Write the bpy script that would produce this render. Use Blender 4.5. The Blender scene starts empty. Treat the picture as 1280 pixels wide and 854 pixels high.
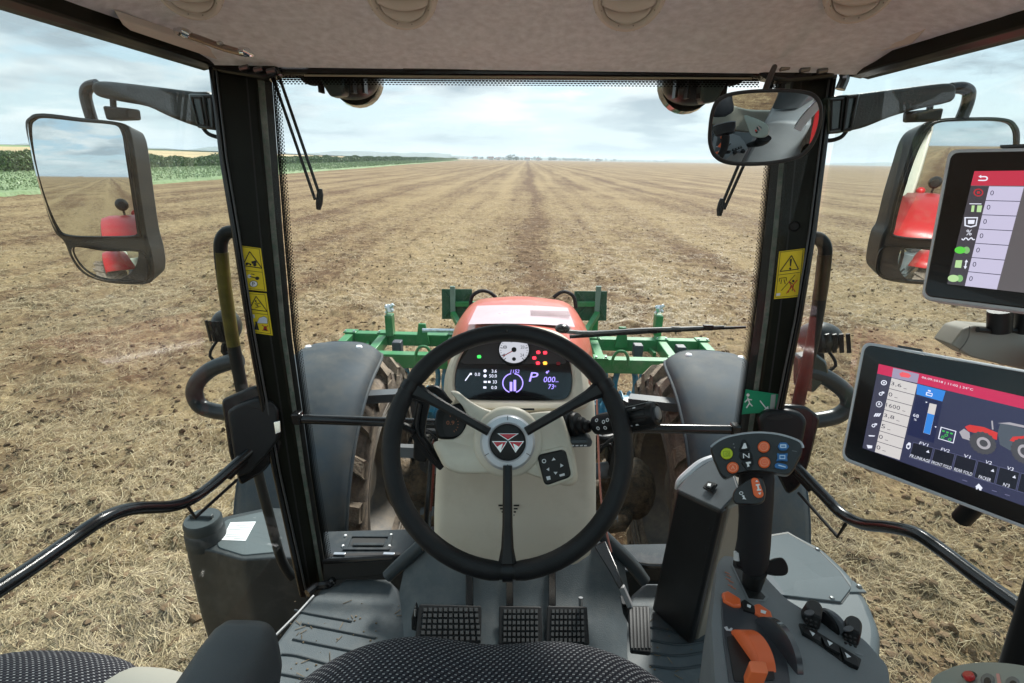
import bpy, bmesh, math, random
import numpy as np
from mathutils import Vector, Matrix, noise as mnoise
random.seed(7); np.random.seed(7)
sc = bpy.context.scene
C = sc.collection
R_ = math.radians
V = Vector

# ------------------------------------------------------------------ camera
# world: eye of the driver at the origin, X right, Y ahead, Z up, field surface at z = -2.85
GZ = -2.85
PITCH, YAW, ROLL, FPX = 19.6, 1.3, 0.95, 640.0
_f = V((-math.sin(R_(YAW))*math.cos(R_(PITCH)), math.cos(R_(YAW))*math.cos(R_(PITCH)), -math.sin(R_(PITCH))))
_r = _f.cross(V((0,0,1))).normalized(); _u = _r.cross(_f).normalized()
CR = (_r*math.cos(R_(ROLL)) + _u*math.sin(R_(ROLL))).normalized()
CU = (_u*math.cos(R_(ROLL)) - _r*math.sin(R_(ROLL))).normalized()
CF = _f.normalized()
cam_d = bpy.data.cameras.new('camera'); cam = bpy.data.objects.new('camera', cam_d); C.objects.link(cam)
cam_d.sensor_width = 36; cam_d.lens = 18; cam_d.clip_start = 0.02; cam_d.clip_end = 20000
cam.matrix_world = Matrix((( CR.x, CU.x, -CF.x, 0),(CR.y, CU.y, -CF.y, 0),(CR.z, CU.z, -CF.z, 0),(0,0,0,1)))
sc.camera = cam
sc.view_settings.view_transform = 'Standard'; sc.view_settings.look = 'None'
sc.view_settings.exposure = 1.45; sc.view_settings.gamma = 1.0

# ------------------------------------------------------------------ world
SUN_EL, SUN_AZ = 44.0, 20.0        # azimuth clockwise from +Y
w = bpy.data.worlds.new('World'); sc.world = w; w.use_nodes = True
nt = w.node_tree; nt.nodes.clear()
def N(t, typ, **k):
    n = t.nodes.new(typ)
    for a, b in k.items(): setattr(n, a, b)
    return n
def mathn(t, op, a, b=None, c=None, clamp=False):
    n = t.nodes.new('ShaderNodeMath'); n.operation = op; n.use_clamp = clamp
    for i, v in enumerate((a, b, c)):
        if v is None: continue
        if isinstance(v, (int, float)): n.inputs[i].default_value = v
        else: t.links.new(v, n.inputs[i])
    return n.outputs[0]
def mixc(t, fac, a, b, blend='MIX'):
    n = t.nodes.new('ShaderNodeMix'); n.data_type = 'RGBA'; n.blend_type = blend
    for i, v in ((0, fac), (6, a), (7, b)):
        if isinstance(v, (int, float)): n.inputs[i].default_value = v
        elif isinstance(v, (tuple, list)): n.inputs[i].default_value = (*v[:3], 1)
        else: t.links.new(v, n.inputs[i])
    return n.outputs[2]
def ramp(t, fac, stops, interp='LINEAR'):
    n = t.nodes.new('ShaderNodeValToRGB'); cr = n.color_ramp; cr.interpolation = interp
    while len(cr.elements) < len(stops): cr.elements.new(0.5)
    for e, (p, c) in zip(cr.elements, stops):
        e.position = p; e.color = (*c[:3], 1) if isinstance(c, (tuple, list)) else (c, c, c, 1)
    t.links.new(fac, n.inputs[0]); return n.outputs[0]
sky = N(nt, 'ShaderNodeTexSky', sky_type='NISHITA', sun_disc=False)
sky.sun_elevation = R_(SUN_EL); sky.sun_rotation = R_(SUN_AZ); sky.altitude = 100; sky.air_density = 1.0; sky.dust_density = 2.0
tc = N(nt, 'ShaderNodeTexCoord'); sep = N(nt, 'ShaderNodeSeparateXYZ'); nt.links.new(tc.outputs['Generated'], sep.inputs[0])
den = mathn(nt, 'ADD', mathn(nt, 'MAXIMUM', sep.outputs[2], 0.0), 0.16)
cmb = N(nt, 'ShaderNodeCombineXYZ')
nt.links.new(mathn(nt, 'DIVIDE', sep.outputs[0], den), cmb.inputs[0])
nt.links.new(mathn(nt, 'DIVIDE', sep.outputs[1], den), cmb.inputs[1])
n1 = N(nt, 'ShaderNodeTexNoise'); n1.inputs['Scale'].default_value = 1.5; n1.inputs['Detail'].default_value = 8; n1.inputs['Roughness'].default_value = .55
n2 = N(nt, 'ShaderNodeTexNoise'); n2.inputs['Scale'].default_value = .9; n2.inputs['Detail'].default_value = 9; n2.inputs['Roughness'].default_value = .5
mp = N(nt, 'ShaderNodeMapping'); mp.inputs['Location'].default_value = (3.1, 1.7, .4); mp.inputs['Scale'].default_value = (1, 1.3, 1)
nt.links.new(cmb.outputs[0], mp.inputs[0]); nt.links.new(mp.outputs[0], n1.inputs[0])
mp2 = N(nt, 'ShaderNodeMapping'); mp2.inputs['Location'].default_value = (7.3, 5.2, 2.0)
nt.links.new(cmb.outputs[0], mp2.inputs[0]); nt.links.new(mp2.outputs[0], n2.inputs[0])
cover = ramp(nt, n1.outputs[0], [(.42, 0.0), (.53, 1.0)])
thick = ramp(nt, n2.outputs[0], [(.36, (5.7, 5.95, 6.0)), (.49, (4.5, 5.0, 5.2)), (.61, (2.5, 3.05, 3.4))])
thin = mixc(nt, ramp(nt, sep.outputs[2], [(0.0, 1.0), (.22, .25)]), (2.6, 3.85, 4.6), (3.6, 4.5, 4.9))
skyc = mixc(nt, .85, sky.outputs[0], thin)
allc = mixc(nt, ramp(nt, sep.outputs[2], [(0.0, .75), (.10, 0.0)]), mixc(nt, cover, skyc, thick), (3.85, 4.6, 4.85))
bg = N(nt, 'ShaderNodeBackground'); bg.inputs[1].default_value = 0.075
out = N(nt, 'ShaderNodeOutputWorld'); nt.links.new(allc, bg.inputs[0]); nt.links.new(bg.outputs[0], out.inputs[0])
sd = bpy.data.lights.new('sun', 'SUN'); sd.energy = 3.0; sd.angle = R_(14); sd.color = (1, .96, .9)
sun = bpy.data.objects.new('sun', sd); C.objects.link(sun)
_sd = V((math.sin(R_(SUN_AZ))*math.cos(R_(SUN_EL)), math.cos(R_(SUN_AZ))*math.cos(R_(SUN_EL)), math.sin(R_(SUN_EL))))
sun.rotation_euler = _sd.to_track_quat('Z', 'Y').to_euler()

# ------------------------------------------------------------------ placing: a line of sight measured from the photograph meets a depth or a plane
def ray(px, py): return CF + CR*((px-640)/FPX) + CU*((427-py)/FPX)
def W(px, py, d): return ray(px, py)*d
def WY(px, py, y): r = ray(px, py); return r*(y/r.y)
def WX(px, py, x): r = ray(px, py); return r*(x/r.x)
def WZ(px, py, z): r = ray(px, py); return r*(z/r.z)
class Plane:
    def __init__(s, p, n): s.p = V(p); s.n = V(n).normalized()
    @staticmethod
    def three(a, b, c):
        n = (b-a).cross(c-a).normalized()
        if n.dot(a) > 0: n = -n       # towards the eye
        return Plane(a, n)
    def at(s, px, py, off=0.0):
        r = ray(px, py); q = s.p + s.n*off
        return r*(q.dot(s.n)/r.dot(s.n))
    def off(s, o): return Plane(s.p + s.n*o, s.n)

# ------------------------------------------------------------------ materials
MATS = {}
def mat(name, col, rough=.5, metal=0.0, var=.12, vscale=6.0, bump=0.0, bscale=200.0, coat=0.0, spec=.4, col2=None, emis=0.0, dust=None, dustamt=.5):
    if name in MATS: return MATS[name]
    m = bpy.data.materials.new(name); m.use_nodes = True; t = m.node_tree
    b = t.nodes['Principled BSDF']; b.inputs['Roughness'].default_value = rough; b.inputs['Metallic'].default_value = metal
    b.inputs['Coat Weight'].default_value = coat; b.inputs['Specular IOR Level'].default_value = spec
    co = N(t, 'ShaderNodeTexCoord')
    nz = N(t, 'ShaderNodeTexNoise'); nz.inputs['Scale'].default_value = vscale; nz.inputs['Detail'].default_value = 6
    t.links.new(co.outputs['Object'], nz.inputs[0])
    c2 = col2 or tuple(min(1, c*(1-var*1.6)) for c in col)
    c1 = tuple(min(1, c*(1+var)) for c in col)
    cc = mixc(t, ramp(t, nz.outputs[0], [(.3, 0.0), (.7, 1.0)]), c1, c2)
    if dust:
        dz = N(t, 'ShaderNodeTexNoise'); dz.inputs['Scale'].default_value = vscale*2.7; dz.inputs['Detail'].default_value = 9; dz.inputs['Roughness'].default_value = .7
        t.links.new(co.outputs['Object'], dz.inputs[0])
        cc = mixc(t, ramp(t, dz.outputs[0], [(.60-dustamt*.4, 0.0), (.82-dustamt*.3, 1.0)]), cc, dust)
    t.links.new(cc, b.inputs['Base Color'])
    rr = mathn(t, 'MULTIPLY_ADD', nz.outputs[0], .16, rough-.08); t.links.new(rr, b.inputs['Roughness'])
    if emis:
        t.links.new(cc, b.inputs['Emission Color']); b.inputs['Emission Strength'].default_value = emis
    if bump:
        bz = N(t, 'ShaderNodeTexNoise'); bz.inputs['Scale'].default_value = bscale; bz.inputs['Detail'].default_value = 3
        t.links.new(co.outputs['Object'], bz.inputs[0])
        bp = N(t, 'ShaderNodeBump'); bp.inputs['Strength'].default_value = bump; bp.inputs['Distance'].default_value = 1.0/bscale
        t.links.new(bz.outputs[0], bp.inputs['Height']); t.links.new(bp.outputs[0], b.inputs['Normal'])
    MATS[name] = m; return m
def glow(name, col, s=1.0):
    if name in MATS: return MATS[name]
    m = bpy.data.materials.new(name); m.use_nodes = True; t = m.node_tree
    b = t.nodes['Principled BSDF']; b.inputs['Base Color'].default_value = (*[c*.2 for c in col], 1); b.inputs['Roughness'].default_value = .25
    b.inputs['Emission Color'].default_value = (*col, 1); b.inputs['Emission Strength'].default_value = s
    MATS[name] = m; return m
def glassmat(name, tint, refl=1.0, rough=0.0, dust=0.0):
    m = bpy.data.materials.new(name); m.use_nodes = True; t = m.node_tree; t.nodes.clear()
    tr = N(t, 'ShaderNodeBsdfTransparent'); tr.inputs[0].default_value = (*tint, 1)
    gl = N(t, 'ShaderNodeBsdfGlossy'); gl.inputs['Roughness'].default_value = rough; gl.inputs[0].default_value = (1, 1, 1, 1)
    fr = N(t, 'ShaderNodeFresnel'); fr.inputs[0].default_value = 1.45
    mx = N(t, 'ShaderNodeMixShader'); o = N(t, 'ShaderNodeOutputMaterial')
    t.links.new(mathn(t, 'MULTIPLY', fr.outputs[0], refl), mx.inputs[0]); t.links.new(tr.outputs[0], mx.inputs[1]); t.links.new(gl.outputs[0], mx.inputs[2])
    if dust:
        co = N(t, 'ShaderNodeTexCoord'); nz = N(t, 'ShaderNodeTexNoise'); nz.inputs['Scale'].default_value = 3.0; nz.inputs['Detail'].default_value = 9; nz.inputs['Roughness'].default_value = .68; nz.inputs['Distortion'].default_value = .8
        t.links.new(co.outputs['Object'], nz.inputs[0]); df = N(t, 'ShaderNodeBsdfDiffuse'); df.inputs[0].default_value = (.62, .60, .55, 1); m2 = N(t, 'ShaderNodeMixShader')
        t.links.new(mathn(t, 'MULTIPLY', ramp(t, nz.outputs[0], [(.42, .12), (.72, 1.0)]), dust), m2.inputs[0]); t.links.new(mx.outputs[0], m2.inputs[1]); t.links.new(df.outputs[0], m2.inputs[2]); t.links.new(m2.outputs[0], o.inputs[0])
    else: t.links.new(mx.outputs[0], o.inputs[0])
    return m

# ------------------------------------------------------------------ objects
def thing(name, label, cat, loc=(0,0,0), group=None):
    o = bpy.data.objects.new(name, None); C.objects.link(o); o.location = loc; o.empty_display_size = .1
    o['label'] = label; o['category'] = cat
    if group: o['group'] = group
    return o
def tag(o, label=None, cat=None, group=None, kind=None):
    if label: o['label'] = label
    if cat: o['category'] = cat
    if group: o['group'] = group
    if kind: o['kind'] = kind
    return o
def wloc(o):
    p = V((0,0,0))
    while o is not None: p += V(o.location); o = o.parent
    return p
def catmull(pts, sub, closed=False):
    pts = [V(p) for p in pts]; n = len(pts); outp = []
    if n < 3 and not closed: return pts
    segs = n if closed else n-1
    for i in range(segs):
        if closed: p0, p1, p2, p3 = pts[i-1], pts[i], pts[(i+1) % n], pts[(i+2) % n]
        else: p0, p1, p2, p3 = pts[max(i-1, 0)], pts[i], pts[i+1], pts[min(i+2, n-1)]
        for k in range(sub):
            t = k/sub
            outp.append(.5*((2*p1)+(p2-p0)*t+(2*p0-5*p1+4*p2-p3)*t*t+(3*p1-p0-3*p2+p3)*t**3))
    if not closed: outp.append(pts[-1])
    return outp
def fillet(pts, r, seg=5):
    """round the corners of a closed 2-D polygon"""
    outp = []; n = len(pts)
    for i in range(n):
        a, b, c = V(pts[i-1]), V(pts[i]), V(pts[(i+1) % n])
        e1, e2 = a-b, c-b; k = min(r, e1.length*.48, e2.length*.48)
        p, q = b+e1.normalized()*k, b+e2.normalized()*k
        for j in range(seg+1):
            t = j/seg; outp.append(tuple(p*(1-t)**2 + b*2*t*(1-t) + q*t*t))
    return outp
def rrect(cx, cy, hw, hh, r, seg=5): return fillet([(cx-hw, cy-hh), (cx+hw, cy-hh), (cx+hw, cy+hh), (cx-hw, cy+hh)], r, seg)
def circ(cx, cy, rx, ry=None, n=28):
    ry = ry or rx; return [(cx+rx*math.cos(2*math.pi*i/n), cy+ry*math.sin(2*math.pi*i/n)) for i in range(n)]
class MB:
    def __init__(s): s.v = []; s.f = []; s.uv = None
    def add(s, vs, fs):
        o = len(s.v); s.v += [V(p) for p in vs]; s.f += [[i+o for i in f] for f in fs]; return s
    def prism(s, pts, ext, cap=True):
        n = len(pts); ext = V(ext); a = [V(p) for p in pts]; b = [p+ext for p in a]
        fs = [[i, (i+1) % n, n+(i+1) % n, n+i] for i in range(n)]
        if cap: fs += [list(range(n))[::-1], [n+i for i in range(n)]]
        return s.add(a+b, fs)
    def taper(s, pts, ext, k):
        """prism whose far end is scaled by k about its middle"""
        n = len(pts); a = [V(p) for p in pts]; c = sum(a, V((0,0,0)))/n; ext = V(ext)
        b = [c+(p-c)*k+ext for p in a]
        return s.add(a+b, [[i, (i+1) % n, n+(i+1) % n, n+i] for i in range(n)]+[list(range(n))[::-1], [n+i for i in range(n)]])
    def sheet(s, pts): return s.add(pts, [list(range(len(pts)))])
    def ring(s, outer, inner, ext=None):
        n = len(outer)
        if ext is None: return s.add(list(outer)+list(inner), [[i, (i+1) % n, n+(i+1) % n, n+i] for i in range(n)])
        e = V(ext); o = [V(p) for p in outer]; i_ = [V(p) for p in inner]
        vs = o+i_+[p+e for p in o]+[p+e for p in i_]; fs = []
        for i in range(n):
            j = (i+1) % n
            fs += [[i, j, n+j, n+i], [2*n+i, 3*n+i, 3*n+j, 2*n+j], [i, 2*n+i, 2*n+j, j], [n+i, n+j, 3*n+j, 3*n+i]]
        return s.add(vs, fs)
    def box(s, c, size, rot=None):
        c = V(c); h = V(size)/2; vs = []
        for x in (-1, 1):
            for y in (-1, 1):
                for z in (-1, 1):
                    p = V((x*h.x, y*h.y, z*h.z)); vs.append(c+(rot @ p if rot else p))
        return s.add(vs, [[0,1,3,2],[4,6,7,5],[0,4,5,1],[2,3,7,6],[0,2,6,4],[1,5,7,3]])
    def bar(s, a, b, w_, h_, up=(0,0,1)):
        a, b = V(a), V(b); d = (b-a).normalized(); x = d.cross(V(up)).normalized(); z = x.cross(d)
        q = [a-x*w_/2-z*h_/2, a+x*w_/2-z*h_/2, a+x*w_/2+z*h_/2, a-x*w_/2+z*h_/2]
        return s.prism(q, b-a)
    def tube(s, pts, r, n=12, sub=0, closed=False, caps=True, flat=None):
        if sub: 
            m = len(pts)
            if not isinstance(r, (int, float)):
                rr = [V((q, 0, 0)) for q in r]; r = [q.x for q in catmull(rr, sub, closed)] if m > 2 else r
            pts = catmull(pts, sub, closed)
        pts = [V(p) for p in pts]; m = len(pts)
        if isinstance(r, (int, float)): r = [r]*m
        vs = []; prev = None
        for i, p in enumerate(pts):
            a = pts[i-1] if (i or closed) else p; b = pts[(i+1) % m] if (i < m-1 or closed) else p
            t = (b-a).normalized()
            if prev is None:
                prev = t.orthogonal().normalized() if flat is None else (V(flat)-t*V(flat).dot(t)).normalized()
            prev = (prev-t*prev.dot(t)).normalized(); q = t.cross(prev)
            for k in range(n):
                an = 2*math.pi*k/n; vs.append(p+(prev*math.cos(an)+q*math.sin(an))*r[i])
        fs = []
        for i in range(m if closed else m-1):
            j = (i+1) % m
            for k in range(n): fs.append([i*n+k, i*n+(k+1) % n, j*n+(k+1) % n, j*n+k])
        if caps and not closed: fs += [list(range(n))[::-1], [(m-1)*n+k for k in range(n)]]
        return s.add(vs, fs)
    def lathe(s, prof, org, axis, n=32, a0=0, a1=360, ref=None):
        org, ax = V(org), V(axis).normalized(); x = ax.orthogonal().normalized() if ref is None else (V(ref)-ax*V(ref).dot(ax)).normalized(); y = ax.cross(x); vs = []
        full = abs(a1-a0) >= 359.9; m = n if full else n+1; L = len(prof)
        for i in range(m):
            an = R_(a0+(a1-a0)*i/n)
            for (r, h) in prof: vs.append(org+(x*math.cos(an)+y*math.sin(an))*r+ax*h)
        fs = []
        for i in range(n):
            j = (i+1) % m
            for k in range(L-1): fs.append([i*L+k, j*L+k, j*L+k+1, i*L+k+1])
        return s.add(vs, fs)
    def ball(s, c, h, rot=None, nu=20, nv=12, e=1.0):
        c = V(c); vs = []
        def sg(x, p): return math.copysign(abs(x)**p, x)
        for j in range(nv+1):
            ph = -math.pi/2+math.pi*j/nv
            for i in range(nu):
                th = 2*math.pi*i/nu
                p = V((h[0]*sg(math.cos(ph), e)*sg(math.cos(th), e), h[1]*sg(math.cos(ph), e)*sg(math.sin(th), e), h[2]*sg(math.sin(ph), e)))
                vs.append(c+(rot @ p if rot else p))
        fs = [[j*nu+i, j*nu+(i+1) % nu, (j+1)*nu+(i+1) % nu, (j+1)*nu+i] for j in range(nv) for i in range(nu)]
        return s.add(vs, fs)
    def loft(s, secs, closed=True, caps=True):
        n = len(secs[0]); vs = [p for q in secs for p in q]; fs = []
        for i in range(len(secs)-1):
            for k in range(n if closed else n-1): fs.append([i*n+k, i*n+(k+1) % n, (i+1)*n+(k+1) % n, (i+1)*n+k])
        if caps and closed: fs += [list(range(n))[::-1], [(len(secs)-1)*n+k for k in range(n)]]
        return s.add(vs, fs)
    def build(s, name, m, parent=None, bevel=0.0, ang=35, seg=2, label=None, org=None, sub=0):
        me = bpy.data.meshes.new(name)
        o0 = wloc(parent) if parent is not None else (V(org) if org is not None else (sum(s.v, V((0,0,0)))/max(1, len(s.v))))
        me.from_pydata([tuple(p-o0) for p in s.v], [], s.f)
        if s.uv:
            ul = me.uv_layers.new(name='UVMap')
            for li, l in enumerate(me.loops): ul.data[li].uv = s.uv[l.vertex_index]
        bm = bmesh.new(); bm.from_mesh(me); bmesh.ops.remove_doubles(bm, verts=bm.verts, dist=1e-6) if not s.uv else None
        bmesh.ops.recalc_face_normals(bm, faces=bm.faces); bm.to_mesh(me); bm.free()
        me.shade_smooth(); me.set_sharp_from_angle(angle=R_(ang))
        me.materials.append(m)
        o = bpy.data.objects.new(name, me); C.objects.link(o)
        if parent is not None: o.parent = parent
        else: o.location = o0
        if bevel:
            bv = o.modifiers.new('bevel', 'BEVEL'); bv.width = bevel; bv.segments = seg; bv.limit_method = 'ANGLE'; bv.angle_limit = R_(40); bv.harden_normals = False
        if sub:
            sm = o.modifiers.new('sub', 'SUBSURF'); sm.levels = sub; sm.render_levels = sub
        if label: o['label'] = label
        return o
def pl(plane, pts, off=0.0): return [plane.at(x, y, off) for x, y in pts]
def plate(mb, plane, pts, off, th):
    """flat plate whose outline is measured on a plane; th = thickness behind the front"""
    return mb.prism(pl(plane, pts, off), -plane.n*th)
def text(s, plane, bl, br, tl, m, name, parent, off=.0008):
    cu = bpy.data.curves.new('t', 'FONT'); cu.body = s; cu.resolution_u = 2
    ob = bpy.data.objects.new('t', cu); C.objects.link(ob); bpy.context.view_layer.update()
    me = bpy.data.meshes.new_from_object(ob.evaluated_get(bpy.context.evaluated_depsgraph_get()))
    co = np.array([v.co[:2] for v in me.vertices]); lo, hi = co.min(0), co.max(0)
    o, a, b = plane.at(*bl, off), plane.at(*br, off), plane.at(*tl, off)
    mb = MB(); vs = [o+(a-o)*((c[0]-lo[0])/(hi[0]-lo[0]))+(b-o)*((c[1]-lo[1])/(hi[1]-lo[1])) for c in co]
    mb.add(vs, [list(p.vertices) for p in me.polygons])
    bpy.data.objects.remove(ob); bpy.data.curves.remove(cu)
    return mb.build(name, m, parent)
def copy_obj(o, parent=None, delta=None):
    c = o.copy(); C.objects.link(c); c.parent = parent
    for ch in list(o.children): copy_obj(ch, c)
    return c
# ================================================================== the field
def vnoise(x, y, seed):
    xi = np.floor(x).astype(np.int64); yi = np.floor(y).astype(np.int64); fx = x-xi; fy = y-yi
    fx = fx*fx*(3-2*fx); fy = fy*fy*(3-2*fy)
    def h(a, b):
        n = (a*374761393 + b*668265263 + seed*974634777) & 0xffffffff
        n = ((n ^ (n >> 13))*1274126177) & 0xffffffff
        return ((n ^ (n >> 16)) & 0xffff)/65535.0
    return (h(xi, yi)*(1-fx)+h(xi+1, yi)*fx)*(1-fy)+(h(xi, yi+1)*(1-fx)+h(xi+1, yi+1)*fx)*fy
def hgt(x, y):
    z = .050*(vnoise(x/.9, y/1.3, 1)-.5)
    z += .075*(np.abs(vnoise(x/.33+3, y/.36, 2)-.5)*2)**1.6 - .02
    z += .060*np.clip(vnoise(x/.16, y/.17, 3)-.52, 0, 1)
    z += .035*(vnoise(x/.075, y/.08, 4)-.5) + .020*(vnoise(x/.035, y/.04, 5)-.5)
    fade = np.clip((58-y)/25, 0, 1)*np.clip((y-.6)/.4, 0, 1)
    return GZ + .012 + z*fade
def straw_amount(x, y):
    xx = x + .25*np.sin(y*.11) + .18*np.sin(y*.37+1)
    return .56 + .18*np.cos(2*math.pi*(xx+2.7)/5.6) + .09*np.cos(2*math.pi*(xx+.4)/1.87) + .06*np.cos(2*math.pi*(xx-1.1)/3.1) - .34*np.exp(-((xx-.7)/.75)**2)

def soil_material():
    m = bpy.data.materials.new('straw_strewn_soil'); m.use_nodes = True; t = m.node_tree; b = t.nodes['Principled BSDF']
    b.inputs['Roughness'].default_value = .95; b.inputs['Specular IOR Level'].default_value = .15
    g = N(t, 'ShaderNodeNewGeometry'); s = N(t, 'ShaderNodeSeparateXYZ'); t.links.new(g.outputs['Position'], s.inputs[0])
    X, Y = s.outputs[0], s.outputs[1]
    xx = mathn(t, 'ADD', mathn(t, 'ADD', X, mathn(t, 'MULTIPLY', mathn(t, 'SINE', mathn(t, 'MULTIPLY', Y, .11)), .25)),
               mathn(t, 'MULTIPLY', mathn(t, 'SINE', mathn(t, 'MULTIPLY_ADD', Y, .37, 1.0)), .18))
    def cs(k, ph, amp): return mathn(t, 'MULTIPLY', mathn(t, 'COSINE', mathn(t, 'MULTIPLY_ADD', xx, 2*math.pi/k, ph)), amp)
    st = mathn(t, 'ADD', mathn(t, 'ADD', cs(5.6, 2*math.pi*2.7/5.6, .18), cs(1.87, 2*math.pi*.4/1.87, .09)), mathn(t, 'ADD', cs(3.1, -2*math.pi*1.1/3.1, .06), .56))
    gq = mathn(t, 'DIVIDE', mathn(t, 'SUBTRACT', xx, .7), .75); st = mathn(t, 'SUBTRACT', st, mathn(t, 'MULTIPLY', mathn(t, 'EXPONENT', mathn(t, 'MULTIPLY', mathn(t, 'MULTIPLY', gq, gq), -1.0)), .34))
    def nz(scale, det, ro, mapscale=(1,1,1), rot=0):
        mp = N(t, 'ShaderNodeMapping'); mp.inputs['Scale'].default_value = mapscale; mp.inputs['Rotation'].default_value = (0, 0, rot); t.links.new(g.outputs['Position'], mp.inputs[0])
        n = N(t, 'ShaderNodeTexNoise'); n.inputs['Scale'].default_value = scale; n.inputs['Detail'].default_value = det; n.inputs['Roughness'].default_value = ro
        t.links.new(mp.outputs[0], n.inputs[0]); return n.outputs[0]
    big = nz(.22, 5, .6); fine = nz(3.4, 10, .78); fib = nz(15, 6, .75, (1, .35, 1), .5); fib2 = nz(17, 6, .75, (.3, 1, 1), -.4); tiny = nz(60, 4, .7)
    streak = nz(.5, 7, .68, (1, .035, 1))
    e = mathn(t, 'MULTIPLY_ADD', mathn(t, 'ADD', mathn(t, 'MULTIPLY_ADD', fine, 2.4, -1.2), mathn(t, 'MULTIPLY_ADD', big, 1.3, -.65)), 1.0, st)
    e = mathn(t, 'ADD', e, mathn(t, 'MULTIPLY_ADD', streak, 1.7, -.85))
    e = mathn(t, 'ADD', e, mathn(t, 'MULTIPLY_ADD', mathn(t, 'MAXIMUM', fib, fib2), 2.4, -1.30))
    soil = mixc(t, ramp(t, fine, [(.3, 0.0), (.7, 1.0)]), (.058, .033, .018), (.160, .096, .052))
    straw = mixc(t, ramp(t, mathn(t, 'MULTIPLY', mathn(t, 'ADD', fib, tiny), .5), [(.35, 0.0), (.62, 1.0)]), (.150, .104, .056), (.330, .245, .132))
    col = mixc(t, ramp(t, e, [(.10, 0.0), (.85, 1.0)]), soil, straw)
    t.links.new(col, b.inputs['Base Color'])
    bp = N(t, 'ShaderNodeBump'); bp.inputs['Strength'].default_value = .9; bp.inputs['Distance'].default_value = .05
    t.links.new(mathn(t, 'ADD', fine, mathn(t, 'MULTIPLY', fib, .6)), bp.inputs['Height']); t.links.new(bp.outputs[0], b.inputs['Normal'])
    return m
SOIL = soil_material()
def mesh_np(name, co, faces, m, uv=None, smooth=True):
    me = bpy.data.meshes.new(name); nv, nf, k = len(co), len(faces), faces.shape[1]
    me.vertices.add(nv); me.vertices.foreach_set('co', co.astype(np.float32).ravel())
    me.loops.add(nf*k); me.loops.foreach_set('vertex_index', faces.astype(np.int32).ravel())
    me.polygons.add(nf); me.polygons.foreach_set('loop_start', np.arange(0, nf*k, k, dtype=np.int32))
    me.update(); me.validate()
    if smooth: me.shade_smooth()
    me.materials.append(m); o = bpy.data.objects.new(name, me); C.objects.link(o); return o
def grid_faces(ni, nj):
    a = (np.arange(ni-1)[:, None]*nj + np.arange(nj-1)[None, :]).ravel()
    return np.stack([a, a+1, a+nj+1, a+nj], 1)
# one sheet to the horizon: a fan of rows, fine near the tractor and coarse far away
NR, NCO = 640, 700
yy = np.geomspace(6.4, 66, NR)-6; 
T = np.linspace(-1, 1, NCO)
Yg = np.repeat(yy[:, None], NCO, 1); Xg = T[None, :]*(Yg+6)*1.15
co = np.stack([Xg, Yg, hgt(Xg, Yg)], 2).reshape(-1, 3)
fld = mesh_np('stubble_field', co, grid_faces(NR, NCO), SOIL); tag(fld, kind='structure')
far = MB(); far.sheet([(-6500, -6500, GZ-.03), (6500, -6500, GZ-.03), (6500, 6500, GZ-.03), (-6500, 6500, GZ-.03)])
fo = far.build('field_ground', SOIL, org=(0,0,GZ)); tag(fo, kind='structure')

# loose straw lying on the field (nobody could count it)
def straw_layer(n, x0, x1, y0, y1, seed, lo, hi, wd, keep=1.0):
    rs = np.random.RandomState(seed)
    u = rs.rand(n); y = y0*(y1/y0)**u; x = (rs.rand(n)*2-1)*(y*1.05+1.2)
    k = rs.rand(n) < np.clip(straw_amount(x, y)*1.15-.12+1.8*(vnoise(x/.5, y/.6, 9)-.5), .05, 1)*keep
    x, y = x[k], y[k]; n = len(x)
    L = lo+(hi-lo)*rs.rand(n)**1.8; a = rs.rand(n)*math.pi; tilt = rs.randn(n)*.16; wv = wd*(.7+.6*rs.rand(n))
    dx, dy = np.cos(a)*L/2, np.sin(a)*L/2; nx, ny = -np.sin(a)*wv/2, np.cos(a)*wv/2
    z0 = np.maximum(hgt(x-dx, y-dy), hgt(x, y)-.01)+.006; z1 = np.maximum(hgt(x+dx, y+dy), hgt(x, y)-.01)+.006+np.abs(tilt)*L*.8
    zm = np.maximum((z0+z1)/2+.004*rs.rand(n), hgt(x, y)+.006); bend = rs.randn(n)*.07*L
    mx, my = x-np.sin(a)*bend, y+np.cos(a)*bend
    P = np.stack([np.stack([x-dx-nx, y-dy-ny, z0], 1), np.stack([x-dx+nx, y-dy+ny, z0+.001], 1),
                  np.stack([mx-nx, my-ny, zm], 1), np.stack([mx+nx, my+ny, zm+.001], 1),
                  np.stack([x+dx-nx, y+dy-ny, z1], 1), np.stack([x+dx+nx, y+dy+ny, z1+.001], 1)], 1).reshape(-1, 3)
    b = np.arange(n)[:, None]*6
    F = np.concatenate([b+np.array([[0,1,3,2]]), b+np.array([[2,3,5,4]])], 0)
    return P, F
def strawmat():
    m = bpy.data.materials.new('dry_straw'); m.use_nodes = True; t = m.node_tree; b = t.nodes['Principled BSDF']; b.inputs['Roughness'].default_value = .6
    g = N(t, 'ShaderNodeNewGeometry'); 
    c = ramp(t, g.outputs['Random Per Island'], [(0, (.13, .088, .045)), (.35, (.24, .175, .090)), (.75, (.36, .27, .14)), (1, (.52, .43, .26))])
    t.links.new(c, b.inputs['Base Color']); return m
P1, F1 = straw_layer(400000, 0, 0, 1.0, 11.0, 3, .025, .12, .0030)
P2, F2 = straw_layer(210000, 0, 0, 9.0, 36.0, 4, .04, .13, .0058)
st = mesh_np('loose_straw', np.concatenate([P1, P2]), np.concatenate([F1, F2+len(P1)]), strawmat(), smooth=False)
tag(st, 'pale chopped straw lying loose all over the brown field', 'straw', kind='stuff')
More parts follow.
